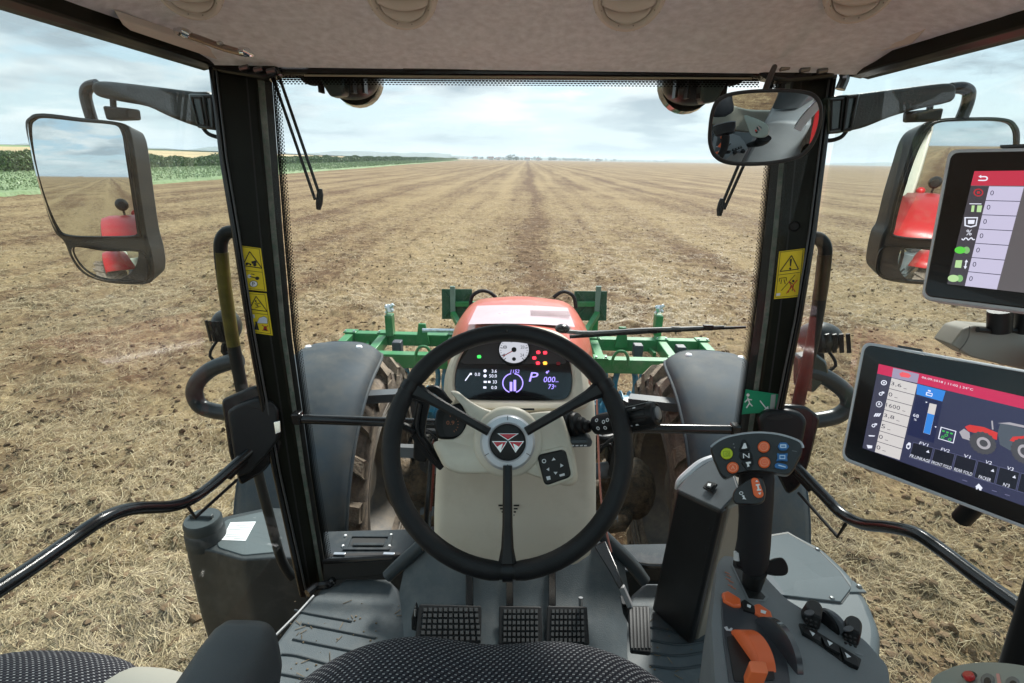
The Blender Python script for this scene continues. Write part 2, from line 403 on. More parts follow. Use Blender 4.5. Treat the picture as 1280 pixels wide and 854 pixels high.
# clods of earth sitting on the surface
def clods(n, seed):
    rs = np.random.RandomState(seed); base = []
    bm = bmesh.new(); bmesh.ops.create_icosphere(bm, subdivisions=1, radius=1)
    bv = np.array([v.co[:] for v in bm.verts]); bf = np.array([[v.index for v in f.verts] for f in bm.faces]); bm.free()
    u = rs.rand(n); y = 1.2*(24/1.2)**u; x = (rs.rand(n)*2-1)*(y*1.05+1.2)
    r = .006+.030*rs.rand(n)**4
    V_ = bv[None]*(r[:, None, None]*(.6+.7*rs.rand(n, 1, 3)))*(1+.25*rs.randn(n, len(bv), 1))
    V_[:, :, 0] += x[:, None]; V_[:, :, 1] += y[:, None]; V_[:, :, 2] = V_[:, :, 2]*.7+(hgt(x, y)+r*.2)[:, None]
    F = (np.arange(n)[:, None, None]*len(bv)+bf[None]).reshape(-1, 3)
    return V_.reshape(-1, 3), F
CLM = mat('earth_clod', (.165, .112, .068), rough=.95, var=.35, vscale=1.3, bump=.6, bscale=60, spec=.1)
cv, cf = clods(34000, 5)
cl = mesh_np('earth_clods', cv, cf, CLM); cl.data.set_sharp_from_angle(angle=R_(50))
tag(cl, 'crumbled brown clods of earth scattered over the field', 'soil', kind='stuff')

# ---------------- crop strip, hedge and the country beyond, on the left
def flat_strip(name, pts, z, m):
    o = MB().sheet([(x, y, z) for x, y in pts]).build(name, m, org=(pts[0][0], pts[0][1], z)); return tag(o, kind='structure')
CROP = mat('pale_green_cover_crop', (.165, .235, .105), rough=.9, var=.18, vscale=.5, bump=.5, bscale=4, dust=(.23, .28, .16), dustamt=.35)
HB = -96.0
n0 = 160; ys = np.geomspace(40, 1400, n0)-30
cg = []
xs_ = np.concatenate([[-45.0, -45.2], np.linspace(-46, HB+14, 24)])
for y in ys:
    for i, x in enumerate(xs_): cg.append((x+9-.085*(y-50)+.5*math.sin(y*.05)*(i < 2), y, GZ-.02 if i == 0 else GZ+.22+.08*mnoise.noise(V((x*.3, y*.15, 0)))))
co = np.array(cg); o = mesh_np('cover_crop_strip', co, grid_faces(n0, len(xs_))[:, ::-1], CROP); tag(o, kind='structure')
# individual leaves so that the strip reads as plants
def leaf_cloud(n, pos, size, rs, vert=.5):
    a = rs.rand(n)*2*math.pi; el = (rs.rand(n)-.5)*math.pi*vert*2
    d = np.stack([np.cos(a)*np.cos(el), np.sin(a)*np.cos(el), np.sin(el)], 1)*size[:, None]
    q = rs.randn(n, 3); q -= (q*d).sum(1)[:, None]*d/(size[:, None]**2); q *= (size*.45)[:, None]/np.linalg.norm(q, axis=1)[:, None]
    P = np.stack([pos-d, pos+q, pos+d, pos-q], 1).reshape(-1, 3); F = np.arange(n)[:, None]*4+np.array([[0,1,2,3]]); return P, F
def leafmat(name, a, b_, c_):
    m = bpy.data.materials.new(name); m.use_nodes = True; t = m.node_tree; b = t.nodes['Principled BSDF']; b.inputs['Roughness'].default_value = .6
    g = N(t, 'ShaderNodeNewGeometry'); t.links.new(ramp(t, g.outputs['Random Per Island'], [(0, a), (.5, b_), (1, c_)]), b.inputs['Base Color'])
    return m
rs = np.random.RandomState(11)
n = 52000; y = 35*(900/35)**rs.rand(n)-20; x = -37-rs.rand(n)*30-.085*(y-50)
pos = np.stack([x, y, GZ+.15+rs.rand(n)*.25], 1); sz = (.07+.08*rs.rand(n))*np.clip(y/70, 1, 5)
Pc, Fc = leaf_cloud(n, pos, sz, rs)
o = mesh_np('crop_leaves', Pc, Fc, leafmat('crop_leaf', (.14, .205, .085), (.19, .265, .12), (.30, .35, .20)), smooth=False); tag(o, 'pale green leaves of the crop strip growing beside the tilled field', 'crop', kind='stuff')
# hedge: lumpy solid core under many leaves
def hedge(name, label, xh, y0, y1, h0, n, seed, mleaf, wdt=6.0):
    rs = np.random.RandomState(seed)
    y = (y0+60)*((y1+60)/(y0+60))**rs.rand(n)-60; u = rs.rand(n)*2-1
    hh = h0*(.72+.32*vnoise(y/6., y*0, seed)+.20*(vnoise(y/2.3, y*0, seed+1)-.5)+.30*(vnoise(y/31, y*0+2, seed+3)-.5))
    ang = rs.rand(n)*math.pi; rr = .72+.33*rs.rand(n)
    x = xh-.07*y+np.cos(ang)*rr*wdt/2*(.8+.5*vnoise(y/5, y*0+9, seed+2)); z = GZ+np.maximum(.1, np.sin(ang)**.6*rr*hh)
    sz = (.11+.17*rs.rand(n))*np.clip(np.hypot(x, y)/150, 1, 6)
    P, F = leaf_cloud(n, np.stack([x, y, z], 1), sz, rs)
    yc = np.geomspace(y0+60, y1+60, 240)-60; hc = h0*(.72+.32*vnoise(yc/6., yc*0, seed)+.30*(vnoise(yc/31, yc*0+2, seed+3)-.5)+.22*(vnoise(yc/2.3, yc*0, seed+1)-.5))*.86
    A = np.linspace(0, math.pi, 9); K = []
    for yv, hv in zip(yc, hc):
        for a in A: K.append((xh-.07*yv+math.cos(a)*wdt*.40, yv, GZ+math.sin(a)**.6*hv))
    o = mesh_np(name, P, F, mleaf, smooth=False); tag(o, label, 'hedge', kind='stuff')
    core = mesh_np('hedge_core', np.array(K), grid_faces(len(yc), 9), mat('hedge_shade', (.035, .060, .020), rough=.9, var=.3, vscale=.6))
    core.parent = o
    return o
HL = leafmat('hedge_leaf', (.040, .075, .022), (.085, .145, .045), (.17, .24, .085))
hedge('field_hedge', 'dark green bushy hedge running to the horizon beyond the pale green crop', -67, 5, 600, 3.1, 130000, 21, HL, 4.5)
HL2 = leafmat('hedge_leaf_light', (.08, .13, .04), (.15, .21, .07), (.24, .29, .12))
hedge('low_hedge', 'low lighter green scrub where the hedge thins out near the horizon', -67, 600, 1100, 2.6, 15000, 22, HL2, 5)
# rising country behind the hedge
def slope(name, x0, x1, z0, z1, y0, y1, m, amp=0.0):
    ys = np.linspace(y0, y1, 60); xs = np.linspace(x0, x1, 12); K = []
    for yv in ys:
        for i, xv in enumerate(xs):
            k = i/11; f = np.clip((y1-yv)/(y1-y0)*1.6, 0, 1)
            K.append((xv, yv, GZ+.2+(z0+(z1-z0)*k)*f+amp*f*mnoise.noise(V((xv*.004, yv*.003, 2)))))
    o = mesh_np(name, np.array(K), grid_faces(60, 12)[:, ::-1], m); return tag(o, kind='structure')
slope('stubble_slope', -104, -330, .2, 5.2, -200, 1500, mat('golden_stubble', (.44, .33, .17), rough=.95, var=.15, vscale=.03))
slope('meadow_slope', -330, -620, 5.2, 9.5, -200, 1900, mat('meadow_green', (.17, .25, .09), rough=.95, var=.2, vscale=.02))
slope('pale_slope', -620, -1300, 9.5, 15, -300, 2600, mat('pale_field', (.40, .34, .22), rough=.95, var=.2, vscale=.01), 2)
# low hills on the horizon
def hills(name, r, a0, a1, hfun, m, zb=-6):
    n = 160; K = []
    for i in range(n):
        a = R_(a0+(a1-a0)*i/(n-1)); h = hfun(i/(n-1))
        for k, (rr, hh) in enumerate(((r-600, zb), (r-250, h*.6), (r, h), (r+400, zb))): K.append((math.sin(a)*rr, math.cos(a)*rr, GZ+hh))
    o = mesh_np(name, np.array(K), grid_faces(n, 4), m); return tag(o, kind='structure')
HM = mat('wooded_hill', (.075, .11, .06), rough=.95, var=.3, vscale=.004)
hills('left_hills', 4200, -62, -8, lambda t: 34+26*mnoise.noise(V((t*9, 0, 1)))+14*mnoise.noise(V((t*30, 4, 1))), HM)
hills('right_hills', 5200, 14, 75, lambda t: 20+14*mnoise.noise(V((t*7, 3, 5)))+6*mnoise.noise(V((t*34, 3, 5))), HM)
hills('mid_hills', 4600, -12, 18, lambda t: 20+14*mnoise.noise(V((t*5, 8, 5)))-10*t, HM)
# woods and village far ahead
def wood(name, label, spots, seed, m):
    rs = np.random.RandomState(seed); PP = []; FF = []; o_ = 0
    for (px0, px1, D, h, cnt) in spots:
        n = cnt*26
        i = rs.randint(0, cnt, n); cx = rs.rand(cnt); ch = h*(.55+.6*rs.rand(cnt)); cd = D*(1+.06*rs.rand(cnt)); r = h*.42*(.7+.6*rs.rand(cnt))
        d = rs.randn(n, 3); d /= np.linalg.norm(d, axis=1)[:, None]; d *= (.65+.4*rs.rand(n, 1))
        ux = px0+(px1-px0)*cx[i]; X = (ux-654.5)/680*cd[i]
        pos = np.stack([X+d[:, 0]*r[i], cd[i]+d[:, 1]*r[i], GZ+ch[i]*.55+d[:, 2]*ch[i]*.48], 1)
        P, F = leaf_cloud(n, pos, h*(.10+.10*rs.rand(n)), rs); PP.append(P); FF.append(F+o_); o_ += len(P)
    o = mesh_np(name, np.concatenate(PP), np.concatenate(FF), m, smooth=False); return tag(o, label, 'trees', kind='stuff')
FL = leafmat('far_leaf', (.03, .055, .02), (.06, .095, .035), (.11, .15, .06))
wood('village_trees', 'bluish line of village trees on the horizon left of centre', [(585, 700, 2100, 13, 60), (555, 600, 2300, 10, 20), (345, 560, 2900, 10, 60)], 31, FL)
wood('roadside_clump', 'dark round clump of trees standing in front of the far village', [(629, 643, 1200, 12, 10)], 32, FL)
wood('horizon_wood', 'long faint tree line on the horizon right of the village', [(680, 765, 2500, 13, 70), (765, 830, 2900, 10, 30)], 33, FL)
WALLM = mat('pale_render', (.62, .58, .52), rough=.9, var=.1, vscale=.2); ROOFM = mat('roof_tiles', (.22, .12, .09), rough=.9, var=.2, vscale=.3)
for i, (px, D, s_, tone) in enumerate([(609, 1400, 10, 'with its gable to the field'), (618, 1440, 8, 'small and low'), (655, 1460, 9, 'right of the dark clump'), (668, 1500, 8, 'among the trees right of the clump'), (589, 1480, 9, 'leftmost of the village'), (742, 1700, 9, 'alone in the tree line on the right')]):
    h = thing('village_house', 'pale far-off village house on the horizon, '+tone, 'house', ((px-654.5)/680*D, D, GZ), 'village houses on the horizon')
    o_ = V(h.location); mb = MB(); mb.box(o_+V((0,0,s_*.25)), (s_*1.3, s_*.8, s_*.5)); mb.build('wall', WALLM, h)
    mb = MB(); a = s_*.72; mb.prism([o_+V((-a, -s_*.5, s_*.5)), o_+V((-a, 0, s_*.85)), o_+V((-a, s_*.5, s_*.5))], (2*a, 0, 0)); mb.build('roof', ROOFM, h)
    mb = MB(); mb.box(o_+V((s_*.4, 0, s_*.85)), (s_*.1, s_*.1, s_*.3)); mb.build('chimney', WALLM, h)
# ================================================================== materials of the machine
BLK = mat('black_gloss_paint', (.008, .008, .009), rough=.20, var=.2, coat=.12)
SAT = mat('black_satin_plastic', (.011, .011, .012), rough=.42, spec=.25, var=.15, bump=.15, bscale=900)
PIL = mat('pillar_black', (.008, .009, .006), rough=.34, var=.25, vscale=9, spec=.16)
RUB = mat('black_rubber', (.014, .0145, .016), rough=.6, spec=.3, var=.2, bump=.3, bscale=700)
MAT_ = mat('floor_rubber', (.085, .104, .116), rough=.6, var=.12, vscale=3, bump=.25, bscale=350, dust=(.13, .142, .146), dustamt=.35)
DGR = mat('charcoal_plastic', (.070, .076, .082), rough=.5, var=.1, bump=.35, bscale=800)
CGR = mat('console_grey_plastic', (.175, .187, .196), rough=.5, var=.08, bump=.3, bscale=900)
BEI = mat('beige_plastic', (.70, .655, .55), rough=.42, var=.05, vscale=3, dust=(.60, .55, .45), dustamt=.25, bump=.12, bscale=900)
BEI2 = mat('pale_trim', (.66, .625, .59), rough=.5, var=.03, bump=.1, bscale=900)
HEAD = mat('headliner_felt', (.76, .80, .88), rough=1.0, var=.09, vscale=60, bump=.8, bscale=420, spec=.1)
FEN = mat('fender_plastic', (.052, .067, .080), rough=.68, spec=.18, var=.22, vscale=2.2, bump=.1, bscale=300, dust=(.085, .088, .085), dustamt=.42)
TANKM = mat('tank_plastic', (.030, .037, .040), rough=.45, var=.2, vscale=4, bump=.3, bscale=400, dust=(.06, .066, .066), dustamt=.25)
REDP = mat('red_paint', (.40, .016, .018), rough=.38, var=.08, vscale=1.5, coat=.1, dust=(.34, .07, .05), dustamt=.3)
HOOD = mat('hood_red_paint', (.50, .065, .040), rough=.34, var=.12, vscale=3, coat=.35, dust=(.50, .16, .12), dustamt=.25)
GRN = mat('green_paint', (.030, .200, .065), rough=.38, var=.15, vscale=3, coat=.15, dust=(.11, .22, .12), dustamt=.25)
GRND = mat('dark_green_paint', (.020, .085, .045), rough=.42, var=.15, vscale=3, dust=(.07, .13, .09), dustamt=.3)
BLU = mat('blue_paint', (.025, .20, .32), rough=.4, var=.2, vscale=5, dust=(.20, .24, .24), dustamt=.35)
TYR = mat('dusty_tyre', (.065, .056, .048), rough=.85, var=.3, vscale=5, bump=.5, bscale=90, dust=(.24, .19, .145), dustamt=.62)
LUG = mat('muddy_lug', (.13, .105, .080), rough=.9, var=.35, vscale=7, bump=.5, bscale=90, dust=(.28, .225, .165), dustamt=.6)
RIM = mat('rim_grey', (.10, .095, .09), rough=.6, var=.25, vscale=4, dust=(.17, .14, .105), dustamt=.6)
CAST = mat('muddy_casting', (.055, .045, .034), rough=.75, var=.4, vscale=8, bump=.5, bscale=60, dust=(.20, .14, .08), dustamt=.55)
AXL = mat('axle_grey', (.15, .17, .19), rough=.4, var=.15, vscale=4, dust=(.2, .17, .14), dustamt=.3)
CHR = mat('chrome', (.75, .76, .78), rough=.12, metal=1.0, var=.03)
STL = mat('brushed_steel', (.48, .50, .53), rough=.3, metal=1.0, var=.08)
SIL = mat('silver_plastic', (.58, .60, .64), rough=.32, metal=.25, var=.03)
WHT = mat('white_print', (.75, .76, .78), rough=.6, var=.02)
YEL = mat('yellow_decal', (.78, .60, .015), rough=.45, var=.05)
BLKD = mat('black_print', (.012, .012, .012), rough=.5, var=0)
REDD = mat('red_print', (.55, .02, .02), rough=.5, var=0)
GRND2 = mat('green_decal', (.01, .26, .13), rough=.4, var=.05)
ORA = mat('orange_plastic', (.78, .135, .035), rough=.38, var=.04)
LIM = mat('lime_plastic', (.50, .62, .02), rough=.38, var=.04)
BLUP = mat('blue_plastic', (.03, .16, .42), rough=.3, var=.06)
LENS = mat('lamp_lens', (.10, .11, .11), rough=.08, var=.3, vscale=30, coat=.8)
MIR = bpy.data.materials.new('mirror_silver'); MIR.use_nodes = True
_b = MIR.node_tree.nodes['Principled BSDF']; _b.inputs['Metallic'].default_value = 1; _b.inputs['Roughness'].default_value = 0.0; _b.inputs['Base Color'].default_value = (.80, .83, .84, 1)
GLASS = glassmat('windscreen_glass', (.96, .985, .975), .22, dust=.035)
GLASS2 = glassmat('door_glass', (.90, .955, .945), .06, dust=.07)

TR = thing('tractor', 'red tractor with grey fenders and black pillars, seen from its driving seat', 'tractor', (0, 0, GZ))

# ------------------------------------------------------------------ bonnet
def bonnet():
    # cross sections along Y; the nose rolls over to the front grille
    secs = []
    for y, hw, zt, rnd in ((1.45, .235, -.70, .10), (1.9, .27, -.735, .10), (2.3, .33, -.768, .12), (2.7, .405, -.80, .13), (3.0, .425, -.823, .13), (3.22, .42, -.842, .14), (3.34, .39, -.875, .14), (3.42, .36, -.95, .14), (3.46, .34, -1.10, .12), (3.48, .33, -1.45, .1)):
        sec = []
        for x, z in fillet([(-hw, zt-.50), (-hw-.01, zt-.20), (-hw*.76, zt-.02), (0, zt+.012), (hw*.76, zt-.02), (hw+.01, zt-.20), (hw, zt-.50)], rnd*.7, 4):
            sec.append(V((x-.015, y, z)))
        secs.append(sec)
    mb = MB(); mb.loft(secs); b = mb.build('bonnet', HOOD, TR, ang=30)
    # pale rectangular panel near the nose and the mesh grille in it
    g = MB(); P = []
    x0, x1 = -.262, .268
    for j in range(9):
        y = 2.42+(2.90-2.42)*j/8
        for i in range(7): P.append(V((x0+(x1-x0)*i/6-.012, y, -.70+(y-1.45)*-.0795+.010-.010*(abs(i-3)/3)**2)))
    g.loft([P[i*7:(i+1)*7] for i in range(9)], closed=False); 
    gp = g.build('bonnet_panel', mat('pale_bonnet_panel', (.52, .36, .39), rough=.3, var=.06, coat=.5), TR, label='pale pinkish panel set in the top of the red bonnet')
    dots = MB()
    for a in range(26):
        for c in range(9):
            x = .04+a*.0085+(c % 2)*.004; y = 2.62+c*.015
            if x < .25: dots.box((x, y, -.70+(y-1.45)*-.0795+.0125), (.0045, .008, .002))
    dots.build('mesh_grille', mat('grille_grey', (.34, .23, .25), rough=.5), TR)['kind'] = 'stuff'
bonnet()
# ------------------------------------------------------------------ front wheels and fenders
AXY, AXZ, WR = 2.88, -2.03, .82
def front_wheel(s):
    cx = s*1.11; hw = .27
    lean = V((1, 0, 0))
    prof = [(.44, -hw*.80), (.50, -hw*.93), (.58, -hw*1.02), (.60, -hw*1.03), (.615, -hw*1.01), (.66, -hw*1.03), (.675, -hw*1.00), (.72, -hw*.98), (.745, -hw*.86), (.765, -hw*.5), (.77, 0), (.765, hw*.5), (.745, hw*.86), (.72, hw*.98), (.66, hw*1.03), (.58, hw*1.02), (.50, hw*.93), (.44, hw*.80)]
    mb = MB(); mb.lathe(prof, (cx, AXY, AXZ), lean, 64)
    w_ = mb.build('front_wheel', TYR, TR)
    r = MB(); r.lathe([(.44, hw*.8), (.445, -hw*.8), (.41, -hw*.84), (.40, -hw*.5), (.36, -hw*.2), (.33, -hw*.25), (.30, -hw*.15), (.16, -hw*.10), (.15, -hw*.4), (.12, -hw*.45), (0, -hw*.45)][:] if s > 0 else [(.44, -hw*.8), (.445, hw*.8), (.41, hw*.84), (.40, hw*.5), (.36, hw*.2), (.33, hw*.25), (.30, hw*.15), (.16, hw*.10), (.15, hw*.4), (.12, hw*.45), (0, hw*.45)], (cx, AXY, AXZ), lean, 48)
    r.build('rim', RIM, w_)
    rb = MB()
    for rr in (.49, .53, .57): rb.lathe([(rr-.006, 0), (rr-.004, .006), (rr+.004, .006), (rr+.006, 0)], (cx-s*(hw*(.90+.8*(rr-.46))+.004), AXY, AXZ), (-s, 0, 0), 48)
    rb.build('sidewall_rib', RIM, w_)
    lug = None
    for k in range(20):
        for side in (-1, 1):
            a = 2*math.pi*(k+.25*side)/20
            L = MB(); n = 5; secs = []
            for i in range(n):
                t = i/(n-1); x = side*(.015+t*(hw*.99)); aa = a+(.18*t)*1.0
                rb_ = .745 if t < .8 else .70; rt = .835-.03*(t**3)-(0.05 if t > .95 else 0); wd = .028+.012*t
                c_, s_ = math.cos(aa), math.sin(aa); rad = V((0, c_, s_)); tan = V((0, -s_, c_)); p = V((cx+x, AXY, AXZ))
                secs.append([p+rad*rb_-tan*wd*1.3, p+rad*rt-tan*wd, p+rad*rt+tan*wd, p+rad*rb_+tan*wd*1.3])
            # shoulder runs down the sidewall
            p = V((cx+side*(hw*1.03), AXY, AXZ)); aa = a+.18; rad = V((0, math.cos(aa), math.sin(aa))); tan = V((0, -math.sin(aa), math.cos(aa)))
            secs.append([p+rad*.64-tan*.04, p+rad*.76-tan*.04, p+rad*.76+tan*.04, p+rad*.64+tan*.04])
            L.loft(secs); L.build('tread_lug', LUG, w_, ang=30)
    return w_
for s in (-1, 1): front_wheel(s)
def fender(s):
    R0 = .945; xi, xo = (.845, 1.40); secs = []; lip = []
    N_ = 26
    for i in range(N_+1):
        a = R_(80+(196-80)*i/N_); k = 1.0
        # front corners are rounded: narrow the first rows
        nar = .0 if i > 3 else (.075, .030, .012, .003)[i]
        row = []
        for t in np.linspace(0, 1, 13):
            x = xi+nar+(xo-xi-2*nar)*t
            e = abs(2*t-1); rr = R0-.055*e**5-.012*e*e - (.012 if i == 0 else 0)
            row.append(V((s*x+.0, AXY-.02+math.cos(a)*rr, AXZ+math.sin(a)*rr)))
        secs.append(row)
    mb = MB(); mb.loft(secs, closed=False); o = mb.build('front_fender', FEN, TR, ang=60)
    so = o.modifiers.new('thick', 'SOLIDIFY'); so.thickness = .012; so.offset = 0
    edge = [r[0] for r in secs][::-1]+secs[0]+[r[-1] for r in secs]
    e = MB(); e.tube(edge, .0105, 8); e.build('rim_bead', FEN, o)
    for t in (3, 10):
        p = secs[2][t]; b = MB(); n = (p-V((p.x, AXY, AXZ))).normalized(); b.lathe([(0, .012), (.016, .010), (.021, 0)], p+n*.004, n, 14); b.build('fender_bolt', mat('bright_bolt', (.85, .86, .88), rough=.3, var=0), o)
    st_ = MB(); a = R_(118); p0 = V((s*.83, AXY+math.cos(a)*.89, AXZ+math.sin(a)*.89)); st_.bar(p0+V((s*.35, 0, 0)), V((s*.62, AXY-.20, p0.z-.05)), .075, .05); st_.bar(V((s*.62, AXY-.20, p0.z-.05)), V((s*.58, AXY-.16, AXZ+.2)), .06, .05)
    st_.build('fender_bracket', mat('bracket_grey', (.055, .065, .075), rough=.4), o)
for s in (-1, 1): fender(s)
def axle():
    mb = MB(); mb.tube([(-.62, AXY, AXZ-.02), (.62, AXY, AXZ-.02)], .085, 16); mb.box((0, AXY, AXZ+.02), (.36, .40, .34)); mb.build('front_axle', CAST, TR, bevel=.02)
    for s in (-1, 1):
        k = MB(); k.tube([(s*.52, AXY-.03, AXZ-.17), (s*.60, AXY-.05, AXZ-.10), (s*.665, AXY-.03, AXZ), (s*.64, AXY-.02, AXZ+.10), (s*.60, AXY, AXZ+.21)], [.05, .11, .155, .12, .075], 14, sub=4)
        k.ball((s*.75, AXY, AXZ), (.14, .20, .20)); k.tube([(s*.70, AXY-.02, AXZ-.09), (s*.62, AXY-.26, AXZ-.07), (s*.45, AXY-.27, AXZ-.07)], [.07, .06, .05], 12, sub=3)
        k.build('steering_knuckle', CAST, TR)
        h = MB(); h.tube([(s*.60, AXY-.27, AXZ-.05), (s*.12, AXY-.27, AXZ+.02)], .042, 14); h.build('steering_cylinder', AXL, TR)
        h = MB(); h.tube([(s*.56, AXY-.10, AXZ+.20), (s*.10, AXY-.12, AXZ+.13)], .052, 14); h.build('track_rod', AXL, TR)
        q = MB(); q.box((s*.55, AXY+.02, AXZ+.36), (.22, .16, .05)); q.box((s*.60, AXY-.02, AXZ+.27), (.10, .10, .12)); q.tube([(s*.46, AXY-.06, AXZ+.40), (s*.52, AXY-.10, AXZ+.42), (s*.60, AXY-.06, AXZ+.42)], .022, 10, sub=4); q.box((s*.46, AXY+.0, AXZ+.30), (.05, .05, .16)); q.build('brake_caliper', SAT, TR, bevel=.008)
        for a_, b_ in ((.50, .03), (.60, .05), (.55, -.05)): q = MB(); q.lathe([(0, .02), (.016, .018), (.02, 0)], (s*a_, AXY-.04+b_, AXZ+.39), (0, -.3, 1), 10); q.build('bolt', STL, TR)
        q = MB(); q.tube([(s*.40, AXY-.1, AXZ+.10), (s*.48, AXY-.22, AXZ+.42), (s*.60, AXY-.2, AXZ+.5), (s*.70, AXY-.1, AXZ+.32), (s*.66, AXY-.02, AXZ+.1)], .011, 8, sub=6)
        q.tube([(s*.36, AXY-.1, AXZ+.10), (s*.44, AXY-.16, AXZ+.36), (s*.53, AXY-.2, AXZ+.44), (s*.57, AXY-.12, AXZ+.30)], .009, 8, sub=6); q.build('brake_hose', RUB, TR)
    b = MB(); b.loft([[V((x, y, z)) for x, z in ((-w_*.8, -1.95), (w_*.8, -1.95), (w_, -1.30), (-w_, -1.30))] for y, w_ in ((1.5, .22), (2.3, .28), (3.3, .32))]); b.build('engine_frame', CAST, TR, bevel=.02)
axle()
# ------------------------------------------------------------------ rear fenders and wheels (behind the camera, seen in the mirrors)
for s in (-1, 1):
    secs = []
    for i in range(15):
        a = R_(52+(205-52)*i/14); secs.append([V((s*x, -.62+math.cos(a)*r, -1.80+math.sin(a)*r)) for x, r in ((.74, 1.27), (.95, 1.285), (1.18, 1.28), (1.27, 1.25), (1.30, 1.15))])
    mb = MB(); mb.loft(secs, closed=False); o = mb.build('rear_fender', REDP, TR, ang=50); so = o.modifiers.new('t', 'SOLIDIFY'); so.thickness = .02
    mb = MB(); mb.lathe([(.55, -.30), (.80, -.35), (.93, -.32), (.97, -.1), (.97, .1), (.93, .32), (.80, .35), (.55, .30), (0, .25)], (s*1.24, -.62, -1.84), (1, 0, 0), 40); wv = mb.build('rear_wheel', TYR, TR)
    for k in range(22):
        for sd_ in (-1, 1):
            a = 2*math.pi*(k+.25*sd_)/22; L = MB(); secs = []
            for t in (0, .5, 1):
                x = s*1.24+sd_*(.02+.33*t); aa = a+.16*t; rad = V((0, math.cos(aa), math.sin(aa))); tan = V((0, -math.sin(aa), math.cos(aa))); p = V((x, -.62, -1.84))
                secs.append([p+rad*.93-tan*.04, p+rad*1.01-tan*.03, p+rad*1.01+tan*.03, p+rad*.93+tan*.04])
            L.loft(secs); L.build('tread_lug', TYR, wv)
    wl = thing('work_light', 'round black work light standing on the red rear fender, seen in the %s door mirror' % ('left' if s < 0 else 'right'), 'work light', (s*1.00, -1.0, -.60), 'work lights on the rear fenders')
    p = V(wl.location); mb = MB(); mb.tube([p, p+V((0, 0, .10))], .015, 8); mb.build('bracket', BLK, wl)
    mb = MB(); mb.lathe([(0, -.05), (.05, -.045), (.08, 0), (.085, .03)], p+V((0, 0, .17)), (0, -1, .0), 20); mb.build('housing', SAT, wl)
    mb = MB(); mb.lathe([(0, .036), (.08, .03)], p+V((0, 0, .17)), (0, -1, 0), 20); mb.build('lens', LENS, wl)
    bc = thing('beacon', 'small red round reflector on the rear fender beside the work light, in the %s mirror' % ('left' if s < 0 else 'right'), 'reflector', (s*.86, -1.0, -.60), 'red reflectors on the rear fenders')
    mb = MB(); mb.ball(V(bc.location)+V((0, 0, .05)), (.06, .05, .05)); mb.build('lens', REDP, bc)
# ------------------------------------------------------------------ cab shell
def strip(pts): return pts
FY = 1.335
# roof: headliner follows a profile from the front edge back over the driver
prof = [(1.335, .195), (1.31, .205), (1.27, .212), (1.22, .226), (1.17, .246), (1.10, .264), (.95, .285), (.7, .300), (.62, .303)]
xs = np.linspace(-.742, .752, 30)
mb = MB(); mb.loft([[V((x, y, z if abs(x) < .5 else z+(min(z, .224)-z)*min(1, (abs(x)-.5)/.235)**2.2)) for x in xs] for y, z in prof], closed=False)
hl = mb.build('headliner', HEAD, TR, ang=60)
mb = MB()
for c_, s_ in (((0, 1.03, .375), (1.50, .80, .09)), ((-.60, -.10, .37), (.30, 1.46, .11)), ((.60, -.10, .37), (.30, 1.46, .11)), ((0, -.93, .37), (1.50, .20, .11))): mb.box(c_, s_)
mb.build('roof_shell', mat('roof_paint', (.62, .61, .60), rough=.5), TR, bevel=.01)
mb = MB(); mb.box((0, -.105, .40), (.90, 1.47, .008)); mb.build('added_roof_hatch', GLASS2, TR)  # unseen glass hatch, added to let more skylight into the cab
# side rails under the roof, black, an olive reflection painted into the door seal colour
for s, x in ((-1, -.750), (1, .760)):
    mb = MB(); zf, zr = .222, .242
    mb.prism([V((x-s*.012, FY+.03, .195)), V((x+s*.020, FY+.03, .190)), V((x+s*.028, FY+.03, .34)), V((x-s*.012, FY+.03, .34))], (0, -2.3, .03)); mb.build('roof_rail', PIL, TR, bevel=.004)
    mb = MB(); mb.prism([V((x+s*.022, FY+.03, .193)), V((x+s*.037, FY+.03, .190)), V((x+s*.037, FY+.03, .35)), V((x+s*.022, FY+.03, .35))], (0, -2.3, .03)); mb.build('door_seal', mat('olive_reflection_seal', (.06, .07, .045), rough=.7), TR)
# front header
HP = Plane((0, FY+.01, 0), (0, -1, 0))
mb = MB(); plate(mb, HP, [(318, 78), (1046, 80), (1048, 97.5), (940, 97.0), (330, 93)], .0, .06); mb.build('header_beam', BLK, TR, bevel=.004)
mb = MB(); plate(mb, HP, [(500, 78.5), (793, 79), (793, 86.5), (788, 87.5), (504, 87)], .012, .01); mb.build('header_recess', BLKD, TR, bevel=.002)
for a, b in ((378, 502), (792, 926)):
    mb = MB(); plate(mb, HP, [(a, 76), (b, 76), (b-3 if b < 600 else b, 83.5 if b < 600 else 84.5), (a if b < 600 else a+4, 83 if b < 600 else 84)], .014, .01); mb.build('header_trim', BEI2, TR, bevel=.002)
mb = MB(); plate(mb, HP, [(380, 93.4), (940, 97.2), (940, 99), (380, 95.4)], .004, .004); mb.build('header_gasket', mat('pale_gasket', (.30, .28, .21), rough=.7), TR)
